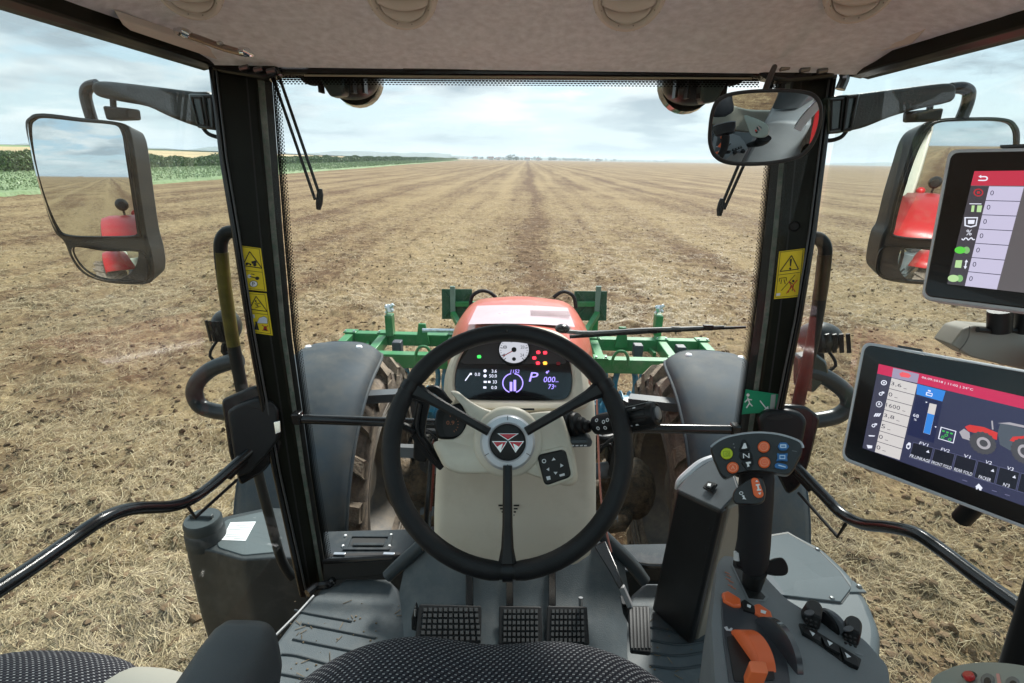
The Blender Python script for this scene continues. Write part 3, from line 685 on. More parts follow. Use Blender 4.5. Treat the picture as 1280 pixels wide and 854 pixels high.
# the small beige trims above the doors
for s, pp in ((-1, [(150, 25), (158, 28), (280, 66), (277, 77), (163, 39), (155, 33)]), (1, [(1158, 35.5), (1149, 41), (1016, 74), (1020, 84.5), (1140, 55), (1148, 47)])):
    P_ = Plane.three(WX(*pp[0], s*.715), WX(*pp[2], s*.70), WX(*pp[3], s*.725))
    mb = MB(); plate(mb, P_, pp, .004, .02); mb.build('door_trim', BEI2, TR, bevel=.003)
LO = [(260, 81), (274, 200), (289, 290), (309, 420), (340, 590), (375, 748)]; LI = [(320, 85), (330, 200), (338, 290), (351, 420), (376, 590), (401, 738)]
RO = [(1048, 84), (1036, 170), (1021, 290), (1003, 400), (981, 508), (955, 655)]; RI = [(990, 84), (984, 170), (973, 290), (961, 400), (946, 508), (925, 655)]
def sh(L, k, y=0): return [(a+k, b+y) for a, b in L]
def LOp(k): return sh(LO, k)
def ROp(k): return sh(RO, k)
# windscreen
def screen_pt(u, v):      # u -1..1, v 0 (bottom)..1 (top)
    hw = .62+.08*v; y = 1.30+.075*v+.035*(1-u*u)
    return V((u*hw+(.005-.015*(1-v)), y, -1.18+(1.36)*v))
mb = MB(); nu, nv = 16, 8
mb.loft([[screen_pt(-1+2*i/nu, j/nv) for i in range(nu+1)] for j in range(nv+1)], closed=False); mb.build('windscreen', GLASS, TR, ang=80)
# printed dot border of the windscreen
def fritmat():
    m = bpy.data.materials.new('dotted_frit'); m.use_nodes = True; t = m.node_tree; t.nodes.clear()
    uv = N(t, 'ShaderNodeUVMap'); s = N(t, 'ShaderNodeSeparateXYZ'); t.links.new(uv.outputs[0], s.inputs[0])
    row = mathn(t, 'FLOOR', s.outputs[1]); ux = mathn(t, 'ADD', s.outputs[0], mathn(t, 'MULTIPLY', mathn(t, 'MODULO', row, 2.0), .5))
    fx = mathn(t, 'SUBTRACT', mathn(t, 'FRACT', ux), .5); fy = mathn(t, 'SUBTRACT', mathn(t, 'FRACT', s.outputs[1]), .5)
    d = mathn(t, 'SQRT', mathn(t, 'ADD', mathn(t, 'MULTIPLY', fx, fx), mathn(t, 'MULTIPLY', fy, fy)))
    rad = mathn(t, 'SUBTRACT', .66, mathn(t, 'MULTIPLY', row, .085))
    k = mathn(t, 'LESS_THAN', d, rad)
    b = N(t, 'ShaderNodeBsdfDiffuse'); b.inputs[0].default_value = (.01, .01, .01, 1); tr = N(t, 'ShaderNodeBsdfTransparent'); mx = N(t, 'ShaderNodeMixShader'); o = N(t, 'ShaderNodeOutputMaterial')
    t.links.new(k, mx.inputs[0]); t.links.new(tr.outputs[0], mx.inputs[1]); t.links.new(b.outputs[0], mx.inputs[2]); t.links.new(mx.outputs[0], o.inputs[0]); return m
FR = fritmat()
def frit(path, rows, pitch):
    """path: list of (outer point, inner point) across the band"""
    mb = MB(); L = 0; uv = []
    prev = None
    for a, b in path:
        if prev is not None: L += (V(a)-prev).length
        prev = V(a); mb.v += [V(a), V(b)]; uv += [(L/pitch, 0), (L/pitch, rows)]
    n = len(path); mb.f = [[2*i, 2*i+1, 2*i+3, 2*i+2] for i in range(n-1)]; mb.uv = uv
    return mb.build('frit_band', FR, TR)
SP = Plane(screen_pt(0, .5)+V((0, -.03, 0)), (0, -1, .055))
def SPt(px, py): # on the glass, just inside
    best = None
    p = SP.at(px, py)
    for _ in range(6):
        v = (p.z+1.18)/1.36; hw = .62+.08*v; u = (p.x-(.005-.015*(1-v)))/hw; y = 1.30+.075*v+.035*(1-min(1.2, u*u)); p = WY(px, py, y-.006)
    return p
frit([(SPt(340+i*20.3, 93+i*.13), SPt(340+i*20.3, 106+i*.13)) for i in range(31)], 5, .0085)
frit([(SPt(338+67*t, 93+637*t), SPt(350+61*t, 93+637*t)) for t in []], 5, .0085) if False else frit([(SPt(a+19-i*.36, b), SPt(a+29-i*.36, b)) for i, (a, b) in enumerate([(np.interp(y, [p[1] for p in LI], [p[0] for p in LI]), y) for y in np.linspace(92, 730, 24)])], 5, .0085)
frit([(SPt(a-17, b), SPt(a-26, b)) for a, b in [(np.interp(y, [p[1] for p in RI], [p[0] for p in RI]), y) for y in np.linspace(96, 640, 20)]], 5, .0085)
# pillars: inner faces measured at five heights
def pillar(s, TL, TR_, BL, BR, dT, dT2, dB, out_, in_):
    a, b, c = W(*TL, dT), W(*TR_, dT2), W(*BL, dB); P = Plane.three(a, b, c)
    q = pl(P, out_+in_[::-1]); mb = MB(); mb.prism(q, V((s*.01, .085, 0))); o = mb.build('pillar', PIL, TR, bevel=.006)
    return P, o
LP, lpo = pillar(-1, (266, 85), (322, 85), (378, 748), (402, 738), 1.215, 1.25, 1.60, LOp(4), LI)
RP, rpo = pillar(1, (992, 84), (1041, 84), (908, 655), (968, 655), 1.25, 1.215, 1.53, ROp(-4), RI)
def onp(P, o, name, pts, off, th, m, bevel=.002):
    mb = MB(); plate(mb, P, pts, off, th); return mb.build(name, m, o, bevel=bevel)
onp(LP, lpo, 'door_frame', LO+sh(LO, 8)[::-1], .012, .04, BLK, .005)
onp(LP, lpo, 'seal_strip', sh(LO, 8)+sh(LO, 10.5)[::-1], .016, .01, mat('rubber_highlight', (.06, .065, .07), rough=.3), .002)
onp(LP, lpo, 'groove', sh(LI, -14)+sh(LI, -12)[::-1], .0015, .002, BLKD, 0)
onp(LP, lpo, 'glass_gasket', LI+[(a+9-i*.8, b) for i, (a, b) in enumerate(LI)][::-1], -.004, .03, mat('gasket_grey', (.13, .135, .12), rough=.5, var=.3, vscale=30, dust=(.05, .10, .07), dustamt=.4), .002)
onp(LP, lpo, 'frit_edge', [(a+9-i*.8, b) for i, (a, b) in enumerate(LI)]+[(a+19-i*1.8, b+1) for i, (a, b) in enumerate(LI)][::-1], -.02, .01, BLKD, 0)
onp(RP, rpo, 'door_frame', RO+sh(RO, -8)[::-1], .012, .04, BLK, .005)
onp(RP, rpo, 'seal_strip', sh(RO, -8)+sh(RO, -10.5)[::-1], .016, .01, MATS['rubber_highlight'], .002)
onp(RP, rpo, 'groove', sh(RI, 14)+sh(RI, 12)[::-1], .0015, .002, BLKD, 0)
onp(RP, rpo, 'glass_gasket', RI+sh(RI, -7)[::-1], -.004, .03, MATS['gasket_grey'], .002)
onp(RP, rpo, 'frit_edge', sh(RI, -7)+sh(RI, -17)[::-1], -.02, .01, BLKD, 0)
for px, py in ((993, 283),):
    mb = MB(); c = RP.at(px, py, .002); mb.lathe([(0, .006), (.010, .006), (.013, 0)], c, RP.n, 18); mb.build('plug', SAT, rpo)
# junction of header and pillars
for s, pp in ((-1, [(262, 76), (345, 78), (350, 92), (330, 100), (262, 90)]), (1, [(930, 80), (1048, 80), (1044, 97), (985, 103), (960, 99)])):
    mb = MB(); plate(mb, Plane((0, FY-.005, 0), (0, -1, 0)), pp, 0, .05); mb.build('corner_casting', BLK, TR, bevel=.008)
    mb = MB(); 
    for k in range(3):
        c = WY((300, 318, 334)[k] if s < 0 else (975, 1000, 1022)[k], 86+2*k, FY-.02); mb.tube([c, c+V((.02, 0, .004))], .006, 8)
    mb.build('hinge_bolt', mat('dark_steel', (.2, .2, .21), rough=.3, metal=1), TR)
# door glass: bulges outwards below the roof rail
for s in (-1, 1):
    secs = []
    for j in range(9):
        v = j/8; z = -1.22+1.43*v; row = []
        for i in range(11):
            u = i/10; y = 1.40-.03*(1-v)-u*2.0; edge = .752+.03*(1-v)
            x = edge+.10*math.sin(min(1, u*1.3)*math.pi/2)*(.25+.75*(1-v**3))
            row.append(V((s*x+.01*(s > 0), y, z)))
        secs.append(row)
    mb = MB(); mb.loft(secs, closed=False); mb.build('door_glass', GLASS2, TR, ang=80)
# rear of the cab (seen in the mirrors and through other viewpoints)
for s in (-1, 1):
    mb = MB(); mb.prism([V((s*.62, -.75, -1.2)), V((s*.80, -.75, -1.2)), V((s*.80, -.90, -1.2)), V((s*.62, -.90, -1.2))], (-s*.0, -.1, 1.50)); mb.build('rear_pillar', BEI, TR, bevel=.02)
mb = MB(); mb.box((0, -.86, -1.05), (1.3, .06, .40)); mb.build('rear_wall', BEI, TR, bevel=.02)
mb = MB(); mb.box((0, -.86, .25), (1.3, .06, .12)); mb.build('rear_header', BEI, TR, bevel=.02)
mb = MB(); mb.sheet([(-.64, -.86, -.86), (.64, -.86, -.86), (.64, -.90, .19), (-.64, -.90, .19)]); mb.build('rear_window', GLASS2, TR)
# cross bar below the windscreen
mb = MB(); mb.tube([W(368, 522, 1.44), W(380, 524, 1.44), W(640, 533, 1.40), W(905, 537, 1.44), W(922, 537, 1.44)], .0135, 14); mb.build('cross_bar', BLK, TR)
for px, py in ((372, 522), (919, 537)): mb = MB(); mb.box(W(px, py, 1.435), (.024, .03, .034)); mb.build('bar_bracket', BLK, TR, bevel=.004)
# ================================================================== front-mounted cultivator
TZ = -1.72
yF = WZ(640, 419.5, TZ).y; yR = WZ(640, 444.5, TZ).y
xL, xR = WZ(428, 419, TZ).x, WZ(884, 426, TZ).x
cult = thing('front_cultivator', 'green framed cultivator with blue tines carried on the front of the tractor', 'cultivator', (0, yR, GZ))
def tube_box(name, a, b, w_, h_, m=GRN, par=cult, label=None):
    mb = MB(); mb.bar(V(a)-V((0,0,h_/2)), V(b)-V((0,0,h_/2)), w_, h_); return mb.build(name, m, par, bevel=.006, label=label)
tube_box('front_beam', (xL, yF, TZ), (xR, yF, TZ), .10, .125)
tube_box('rear_beam', (xL, yR, TZ), (xR, yR, TZ), .10, .135)
for x in (xL+.05, WZ(478, 419, TZ).x, WZ(826, 424, TZ).x, xR-.05, WZ(742, 424, TZ).x, WZ(566, 421, TZ).x):
    tube_box('side_beam', (x, yF-.05, TZ-.004), (x, yR+.05, TZ-.004), .085, .115)
for a in ((458, 433), (497, 433), (812, 437), (858, 439)):
    p = WZ(*a, TZ-.10); tube_box('brace', (p.x-.02, p.y+.18, TZ-.08), (p.x+.02, p.y-.14, TZ-.08), .035, .05)
tube_box('inner_beam', (xL+.3, (yF+yR)/2-.02, TZ-.14), (xR-.3, (yF+yR)/2-.02, TZ-.14), .06, .06)
mb = MB(); 
for px, py in ((497, 434), (850, 440), (797, 438)): mb.box(WZ(px, py, TZ-.06), (.09, .10, .13))
mb.build('clamp_block', mat('clamp_grey', (.05, .055, .07), rough=.5), cult, bevel=.008)
for px in (487, 822):
    p = WZ(px, 419, TZ); mb = MB(); mb.box(p+V((0, .04, .10)), (.075, .10, .22)); mb.build('hitch_post', GRN, cult, bevel=.006)
    mb = MB(); t = p+V((0, .05, .27)); mb.tube([t+V((-.035, 0, -.05)), t+V((.0, 0, .0)), t+V((.045, 0, .045))], .018, 8); mb.tube([t+V((-.04, 0, .03)), t+V((.04, 0, -.03))], .016, 8); mb.lathe([(0, .02), (.045, .018), (.045, -.018), (0, -.02)], t, (.7, -.6, .2), 6)
    mb.build('adjusting_bolt', mat('galvanised', (.62, .68, .72), rough=.3, metal=.8, var=.2, vscale=30), cult, bevel=.002)
for s, px in ((-1, 572), (1, 745)):
    p = WZ(px, 412, -1.66); mb = MB(); mb.box(p+V((0, .12, -.05)), (.06, .10, .34)); mb.build('hitch_post', GRN, cult, bevel=.006)
    mb = MB(); t = p+V((0, .10, .18)); mb.tube([t+V((-.02, 0, -.09)), t, t+V((.03, 0, .10))], .024, 8); mb.tube([t+V((-.045, 0, -.02)), t+V((.045, 0, .02))], .018, 8); mb.build('adjusting_bolt', MATS['galvanised'], cult, bevel=.002)
for x in (xL+.05, WZ(478, 419, TZ).x, WZ(826, 424, TZ).x, xR-.05, WZ(742, 424, TZ).x, WZ(566, 421, TZ).x):
    for yv_, nm in ((yF, 'front'), (yR, 'rear')):
        mb = MB(); mb.box((x, yv_, TZ+.006), (.13, .11, .012)); mb.build('joint_plate', GRN, cult, bevel=.002)
        for a_ in (-.045, .045): mb = MB(); mb.lathe([(0, .016), (.011, .015), (.012, 0)], (x+a_, yv_-.03, TZ+.012), (0, 0, 1), 6); mb.build('bolt_head', MATS['galvanised'] if 'galvanised' in MATS else mat('galvanised', (.62, .68, .72), rough=.3, metal=.8, var=.2, vscale=30), cult)
# hoop brackets on the rear beam
for px, py in ((531, 444), (774, 450)):
    p = WZ(px, py, TZ); mb = MB(); mb.tube([p+V((-.075, -.055, -.03)), p+V((-.065, -.055, .045)), p+V((-.03, -.055, .10)), p+V((.03, -.055, .10)), p+V((.065, -.055, .045)), p+V((.075, -.055, -.03))], .014, 8, sub=3); mb.build('lifting_hoop', GRN, cult)
for px, py in ((528, 424), (777, 428)):
    p = WZ(px, py, TZ-.02); mb = MB(); mb.prism([p+V((-.07, 0, -.06)), p+V((.07, 0, -.06)), p+V((.035, 0, .16)), p+V((-.035, 0, .16))], (0, .03, 0)); mb.build('bracket_plate', GRN, cult, bevel=.004)
a = WZ(528, 413, TZ+.12); b = WZ(572, 413.5, TZ+.12); mb = MB(); mb.tube([a, b], .020, 12); mb.build('ram_rod', MATS['galvanised'], cult)
# blue spring tines under the rear beam
tn = MB(); z0 = TZ-.13
tn.tube([V((-.075, 0, 0)), V((-.10, -.02, -.16)), V((-.06, -.03, -.34)), V((0, -.04, -.42))], .027, 6, sub=4)
tn.tube([V((.075, 0, 0)), V((.10, -.02, -.16)), V((.06, -.03, -.34)), V((0, -.04, -.42))], .027, 6, sub=4)
tn.tube([V((-.075, 0, 0)), V((0, .0, .035)), V((.075, 0, 0))], .027, 6, sub=3)
tn.box((0, -.05, -.44), (.11, .07, .13)); tn.tube([V((0, -.05, -.45)), V((.0, .05, -.62)), V((0, .16, -.78))], .022, 6, sub=3)
t0 = tn.build('tine', BLU, cult, bevel=0, org=(0,0,0)); 
xs_ = np.arange(xL+.12, xR-.05, .27)
for i, x in enumerate(xs_):
    o = t0 if i == 0 else copy_obj(t0, cult)
    o.location = V((x, yR+.03+.10*(i % 2), z0-.0))-wloc(cult)
# the tine mesh was written about the cultivator's base: shift it back to its own origin
for v_ in t0.data.vertices: v_.co += wloc(cult)
tube_box('tool_bar', (xL+.05, yR-.10, z0-.52), (xR-.05, yR-.10, z0-.52), .07, .07, BLU)
rl = MB(); rl.lathe([(0, -1.7), (.22, -1.7), (.22, 1.7), (0, 1.7)], ((xL+xR)/2, yF-.02, GZ+.25), (1, 0, 0), 20); rl.build('packer_roller', BLU, cult)
for k in range(34):
    mb = MB(); mb.lathe([(.22, -.012), (.27, -.004), (.27, .004), (.22, .012)], ((xL+xR)/2-1.65+k*.1, yF-.02, GZ+.25), (1, 0, 0), 20); mb.build('packer_ring', BLU, cult)
for x in (xL+.05, xR-.05): tube_box('roller_arm', (x, yF, TZ-.10), (x, yF-.02, GZ+.22), .06, .06)
tube_box('hitch_arm', (-.35, 3.3, -1.95), (-.35, yR, TZ-.02), .09, .09); tube_box('hitch_arm', (.35, 3.3, -1.95), (.35, yR, TZ-.02), .09, .09)
# square warning boards each side of the bonnet
for s, q in ((-1, [(552, 361.5), (590, 361.5), (590, 399), (552.5, 399)]), (1, [(718, 364), (759, 364), (758, 401), (718, 401)])):
    P_ = Plane(WY((q[0][0]+q[2][0])/2, 381, 5.05), (0, -1, .12)); c = P_.at((q[0][0]+q[2][0])/2, 400)
    bd = thing('marker_board', ('dark green square board on a bracket just %s of the red bonnet nose' % ('left' if s < 0 else 'right')), 'marker board', c, 'square boards beside the bonnet')
    mb = MB(); plate(mb, P_, q, 0, .012); mb.build('board', GRND, bd, bevel=.003)
    x0, x1 = q[0][0], q[1][0]; mb = MB()
    for a_, b_ in (((x0+4, 367), (x0+15, 380)), ((x1-4, 367), (x1-13, 380)), ((x0+4, 396), (x0+14, 384)), ((x1-4, 397), (x1-12, 384))): mb.bar(P_.at(*a_, .012), P_.at(*b_, .012), .018, .02)
    mb.build('stiffener', GRND, bd)
    mb = MB(); xx = x1 if s < 0 else x0; mb.bar(P_.at(xx-s*(-4), 380, .03), P_.at(xx-s*28 if s > 0 else xx-24, 380, .03), .05, .05) if False else mb.bar(P_.at(x0+4 if s > 0 else x0+12, 380, .03), P_.at(x0+30 if s > 0 else x1+12, 380, .03), .045, .05); mb.build('support_arm', GRN, bd, bevel=.004)
    mb = MB(); xt = x1-12 if s > 0 else x0+14; mb.box(P_.at(xt, 376, .05), (.05, .03, .30)); mb.build('post', mat('pale_bracket', (.16, .24, .20), rough=.4), bd, bevel=.003)
    mb = MB(); mb.bar(P_.at(xt, 392, .05), V((s*.40, 4.4, TZ-.05)), .05, .05); mb.build('stay', GRN, bd)
# hoses arching over the nose
for s, pts in ((-1, [(588, 384), (590, 371), (600, 364), (611, 365), (620, 372)]), (1, [(692, 372), (700, 366), (708, 365), (717, 371), (720, 385)])):
    hs = MB(); hs.tube([WY(x, y, 4.2) for x, y in pts], .016, 8, sub=5); o = hs.build('hydraulic_hose', RUB); tag(o, 'black hose arching behind the %s shoulder of the red bonnet' % ('left' if s < 0 else 'right'), 'hose', 'hoses behind the bonnet')

# ================================================================== door mirrors
def door_mirror(s, label, frame, main, low, vpm, vpl, dpt, cen, arm_px, bend, box, stalk, blk):
    P0 = W(*cen, dpt); RC = 1.5
    def nrm(vp, out): i = ray(*vp).normalized(); return (V(out).normalized()-i).normalized()
    n = nrm(vpm, (0, -1, 0)); P_ = Plane(P0, n); n = (n-(P_.at(*vpm)-P0)/RC).normalized(); P_ = Plane(P0, n)
    mt = thing('door_mirror', label, 'mirror', P_.at(*cen), 'mirrors on arms outside the doors')
    ext = V((s*-.004, .075, .0))
    mb = MB(); fr = pl(P_, [tuple(q) for q in catmull([V((x, y, 0)) for x, y in frame], 4, True)] and [(q.x, q.y) for q in catmull([V((x, y, 0)) for x, y in frame], 4, True)], .006)
    mb.taper(fr, ext, .90); mb.build('housing', mat('mirror_housing', (.014, .018, .020), rough=.42, var=.15, bump=.2, bscale=500), mt, bevel=.008)
    # rims around both glasses, standing proud
    for pts, name in ((main, 'glass_main'), (low, 'glass_wide')):
        q = [(a.x, a.y) for a in catmull([V((x, y, 0)) for x, y in pts], 4, True)]
        c = (sum(a for a, b in q)/len(q), sum(b for a, b in q)/len(q))
        qo = [(c[0]+(a-c[0])*1.035, c[1]+(b-c[1])*1.035) for a, b in q]
        mb = MB(); mb.ring(pl(P_, qo, .0135), pl(P_, q, .0135), -n*.009); mb.build('bezel', SAT, mt, bevel=.0015)
        PP = P_.off(.0085)
        if name == 'glass_wide':
            # gently convex: the wide-angle glass
            vs = pl(P_, q); cc = sum(vs, V((0,0,0)))/len(vs); RL = .42
            nn = nrm(vpl, (0, -1, -.42)); tilt = nn-n; lo_ = min(-tilt.dot(v-cc) for v in vs)
            mb = MB(); secs = []
            for k in np.linspace(1, .08, 12):
                row = []
                for v in vs: p = cc+(v-cc)*k; row.append(p+n*(.013-tilt.dot(p-cc)*.6-(p-cc).length_squared/(2*RL)))
                secs.append(row)
            mb.loft(secs, caps=False); mb.add(secs[-1], [list(range(len(vs)))])
            mb.build(name, MIR, mt, ang=80)
        else:
            vs = pl(P_, q); secs = []
            for k in np.linspace(1, .06, 14):
                row = []
                for v in vs: p = P0+(v-P0)*k; row.append(p+n*(.0150-(p-P0).length_squared/(2*RC)))
                secs.append(row)
            mb = MB(); mb.loft(secs, caps=False); mb.add(secs[-1], [list(range(len(vs)))]); mb.build(name, MIR, mt, ang=80)
    at = thing('mirror_arm', 'tapered grey-black arm carrying the %s door mirror, with a small box lamp under it' % ('left' if s < 0 else 'right'), 'mirror arm', WY(arm_px[0][0], arm_px[0][1], 1.37), 'arms of the door mirrors')
    A = Plane((0, 1.36, 0), (0, -1, 0)); q = pl(A, [(a.x, a.y) for a in catmull([V((x, y, 0)) for x, y in arm_px], 3, True)])
    mb = MB(); mb.prism(q, (0, .065, 0)); mb.build('arm', mat('arm_plastic', (.028, .033, .031), rough=.42, var=.3, vscale=14, bump=.25, bscale=200), at, bevel=.016, seg=4)
    mb = MB(); mb.tube([WY(x, y, 1.385) for x, y in bend], .0135, 12, sub=6); mb.build('bent_tube', BLK, at)
    mb = MB(); plate(mb, A, box, .01, .05); mb.build('lamp_box', SAT, at, bevel=.005)
    mb = MB(); mb.tube([WY(x, y, 1.375) for x, y in stalk], .007, 8); mb.build('lamp_stalk', SAT, at)
    mb = MB(); plate(mb, A, blk, .014, .07); mb.build('hinge_block', mat('teal_black', (.022, .040, .040), rough=.2, coat=.5), at, bevel=.004)
    c0 = V((blk[0][0], blk[0][1], 0)); mb = MB()
    e0, e1, e2, e3 = [V((x, y, 0)) for x, y in blk]
    def bl(u, v): p = (e0*(1-u)+e1*u)*(1-v)+(e3*(1-u)+e2*u)*v; return (p.x, p.y)
    mb = MB(); mb.ring(pl(A, [bl(.08, .08), bl(.5, .08), bl(.5, .92), bl(.08, .92)], .018), pl(A, [bl(.14, .13), bl(.44, .13), bl(.44, .87), bl(.14, .87)], .018), (0, .004, 0)); mb.ring(pl(A, [bl(.58, .03), bl(.95, .03), bl(.95, .97), bl(.58, .97)], .020), pl(A, [bl(.66, .1), bl(.88, .1), bl(.88, .9), bl(.66, .9)], .020), (0, .006, 0)); mb.build('hinge_rib', SAT, at, bevel=.001)
    xb, yb = (blk[3] if s < 0 else blk[2]); mb = MB(); mb.tube([WY(xb+s*-8, yb, 1.37), WY(xb-s*14, yb+7, 1.37), WY(xb-s*24, yb+11, 1.37), WY(xb-s*34, yb+12, 1.37)], .005, 8, sub=5); mb.build('cable', RUB, at)
    return mt
door_mirror(-1, 'left door mirror with two glasses reflecting field, grey sky and red fender',
    [(29, 158), (34, 145), (50, 140), (100, 146), (148, 152), (160, 162), (166, 190), (173, 240), (181, 292), (188, 318), (191, 344), (184, 356), (155, 357), (125, 353), (102, 343), (88, 326), (78, 303), (66, 290), (53, 255), (40, 205)],
    [(37, 160), (41, 150), (54, 147), (100, 152), (142, 156), (153, 166), (158, 190), (166, 240), (172, 287), (168, 295), (120, 296), (82, 294), (70, 283), (56, 245), (44, 200)],
    [(92, 312), (100, 308), (135, 313), (170, 314), (180, 320), (184, 340), (178, 351), (150, 352), (125, 348), (107, 338), (96, 324)],
    (140, 221), (150, 300), 1.30, (105, 225),
    [(113, 106), (122, 101), (150, 103), (200, 109), (240, 114), (262, 116), (263, 138), (262, 160), (240, 157), (208, 145), (182, 133), (150, 127), (122, 121), (114, 114)],
    [(122, 106), (111, 109), (107, 117), (109, 130), (115, 150)], [(127, 132), (158, 135), (160, 149), (132, 150)], [(141, 122), (142, 135)], [(234, 117), (266, 118), (268, 163), (246, 160)])
door_mirror(1, 'right door mirror partly behind the upper terminal, reflecting red fender and striped field',
    [(1098, 322), (1104, 296), (1112, 282), (1122, 243), (1136, 198), (1146, 168), (1158, 153), (1176, 147), (1218, 145), (1258, 146), (1274, 155), (1278, 177), (1270, 240), (1256, 300), (1240, 345), (1215, 357), (1150, 357), (1110, 352), (1097, 341)],
    [(1118, 283), (1127, 243), (1140, 203), (1151, 178), (1162, 160), (1176, 153), (1215, 151), (1254, 152), (1267, 160), (1269, 180), (1262, 240), (1250, 288), (1242, 298), (1180, 300), (1122, 296)],
    [(1099, 322), (1106, 311), (1125, 309), (1180, 313), (1232, 316), (1238, 325), (1230, 345), (1215, 351), (1150, 352), (1112, 348), (1098, 340)],
    (1186, 182), (1150, 300), 1.30, (1180, 225),
    [(1040, 122), (1075, 117), (1130, 110), (1180, 104), (1194, 106), (1196, 116), (1190, 127), (1150, 136), (1115, 146), (1085, 158), (1066, 163), (1042, 166), (1040, 145)],
    [(1188, 111), (1202, 110), (1211, 115), (1209, 130), (1202, 148)], [(1146, 138), (1181, 135), (1177, 151), (1145, 152)], [(1163, 128), (1162, 138)], [(1036, 121), (1076, 117), (1066, 164), (1036, 168)])

# ================================================================== lamps outside
def roof_lamp(s, cx, cy, rx, ry, label):
    P_ = Plane(WY(cx, cy, 1.47), (0, -1, 0)); c = P_.at(cx, cy); t = thing('roof_work_light', label, 'work light', c, 'work lights under the roof edge')
    k = (P_.at(cx+rx, cy)-c).length; kz = (P_.at(cx, cy+ry)-c).length
    mb = MB(); mb.ball(c+V((0, .04, 0)), (k, .06, kz), nu=24, e=.9); mb.build('housing', mat('lamp_black', (.02, .022, .022), rough=.35, var=.4, vscale=20), t)
    mb = MB(); mb.lathe([(k*.92, .07), (k*.98, .10), (k*.85, .12), (0, .13)], c+V((0, .0, 0)), (0, 1, 0), 24); mb.build('lens', LENS, t)
    for i in range(5):
        a = (i-2)*.25; mb = MB(); x = c.x+a*k*1.5; mb.box((x, c.y-.03, c.z-kz*.35), (.006, .03, kz*1.0)); mb.build('cooling_fin', SAT, t)
    mb = MB(); mb.prism(pl(P_, [(cx-rx*1.02, 94), (cx-rx*.1, 94), (cx-rx*.05, cy+ry*.86), (cx-rx*.55, cy+ry*.95)] if s < 0 else [(cx+rx*.1, 95), (cx+rx*1.02, 95), (cx+rx*.65, cy+ry*.9), (cx+rx*.15, cy+ry*.98)], .06), (0, .05, 0)); mb.build('bracket', mat('bracket_teal', (.03, .05, .05), rough=.3), t, bevel=.008)
    mb = MB(); mb.tube([P_.at(cx+s*.62*rx+s*a, 94+b, .02) for a, b in ((0, -4), (6, 4), (16, 8), (28, 4), (34, -5))], .011, 8, sub=5); mb.build('corrugated_hose', RUB, t)
roof_lamp(-1, 432, 92, 36, 31, 'dark round work light hanging under the roof edge at the top left of the windscreen')
roof_lamp(1, 872, 97, 40, 33, 'dark round work light hanging under the roof edge beside the inside mirror')
mb = MB(); mb.tube([WY(x, y, 1.40) for x, y in ((1052, 84), (1056, 96), (1050, 112))], .012, 8, sub=3); tag(mb.build('side_lamp', LENS), 'small glossy lamp corner just right of the right pillar top', 'lamp')
def low_lamp(s, c, rx, ry, y, label):
    P_ = Plane(WY(*c, y), (0, -1, 0)); q = P_.at(*c); t = thing('handrail_work_light', label, 'work light', q, 'work lights on the handrails')
    k = (P_.at(c[0]+rx, c[1])-q).length; kz = (P_.at(c[0], c[1]+ry)-q).length
    mb = MB(); mb.ball(q, (k, .06, kz)); mb.build('housing', MATS['lamp_black'], t)
    for i in range(6):
        mb = MB(); mb.bar(q+V((-k*.8+i*k*.32, -.058+.004*abs(i-2.5), kz*.6)), q+V((-k*.6+i*k*.32, -.055, -kz*.6)), .006, .012); mb.build('cooling_fin', SAT, t)
    mb = MB(); mb.tube([q+V((0, 0, -kz*.8)), q+V((s*.02, 0, -kz*1.5)), q+V((s*-.01, .0, -kz*2.2))], .014, 8, sub=3); mb.build('stem', SAT, t)
    mb = MB(); mb.tube([q+V((s*.02, -.02, -kz*.6)), q+V((s*.05, -.04, -kz*1.6)), q+V((s*.0, -.03, -kz*2.4))], .005, 6, sub=4); mb.build('cable', RUB, t)
low_lamp(-1, (283, 408), 16, 20, 1.62, 'black work light behind the left pillar, beside the yellow-banded handrail')
low_lamp(1, (1024, 422), 28, 18, 1.62, 'black work light behind the right pillar, left of the lower terminal')

# ================================================================== handrails
hr = thing('handrail', 'black upright handrail with a faded yellow band outside the left pillar', 'handrail', WY(300, 480, 1.50), 'handrails outside the pillars')
mb = MB(); mb.tube([WY(x, y, 1.50) for x, y in ((296, 290), (284, 291), (277, 300), (276, 318), (281, 360), (290, 420), (303, 490), (320, 580), (338, 650), (352, 700), (366, 722))], [.019]*7+[.017]*4, 14, sub=4); mb.build('rail', mat('rail_black', (.014, .017, .018), rough=.42, spec=.2, var=.3), hr)
mb = MB(); mb.tube([WY(x, y, 1.50) for x, y in ((276.5, 315), (281, 360), (290, 420), (292, 432))], .0197, 14, sub=4); mb.build('yellow_band', mat('faded_yellow_band', (.10, .085, .012), rough=.35, var=.3, vscale=20), hr)
mb = MB(); mb.tube([WY(x, y, 1.52) for x, y in ((300, 450), (280, 455), (262, 463), (247, 477), (243, 492), (250, 507), (268, 514), (300, 518))], .026, 14, sub=6); mb.build('loop', mat('loop_grey', (.022, .028, .032), rough=.32, var=.2), hr)
hr2 = thing('handrail', 'black upright handrail with a brownish band outside the right pillar', 'handrail', WY(1000, 480, 1.50), 'handrails outside the pillars')
mb = MB(); mb.tube([WY(x, y, 1.50) for x, y in ((1010, 297), (1022, 298), (1030, 306), (1031, 322), (1025, 370), (1015, 430), (1003, 480), (992, 530))], .0185, 14, sub=4); mb.build('rail', MATS['rail_black'], hr2)
mb = MB(); mb.tube([WY(x, y, 1.50) for x, y in ((1031, 318), (1027, 355), (1024, 374))], .0192, 14, sub=4); mb.build('brown_band', mat('faded_brown_band', (.045, .030, .012), rough=.35, var=.3, vscale=20), hr2)
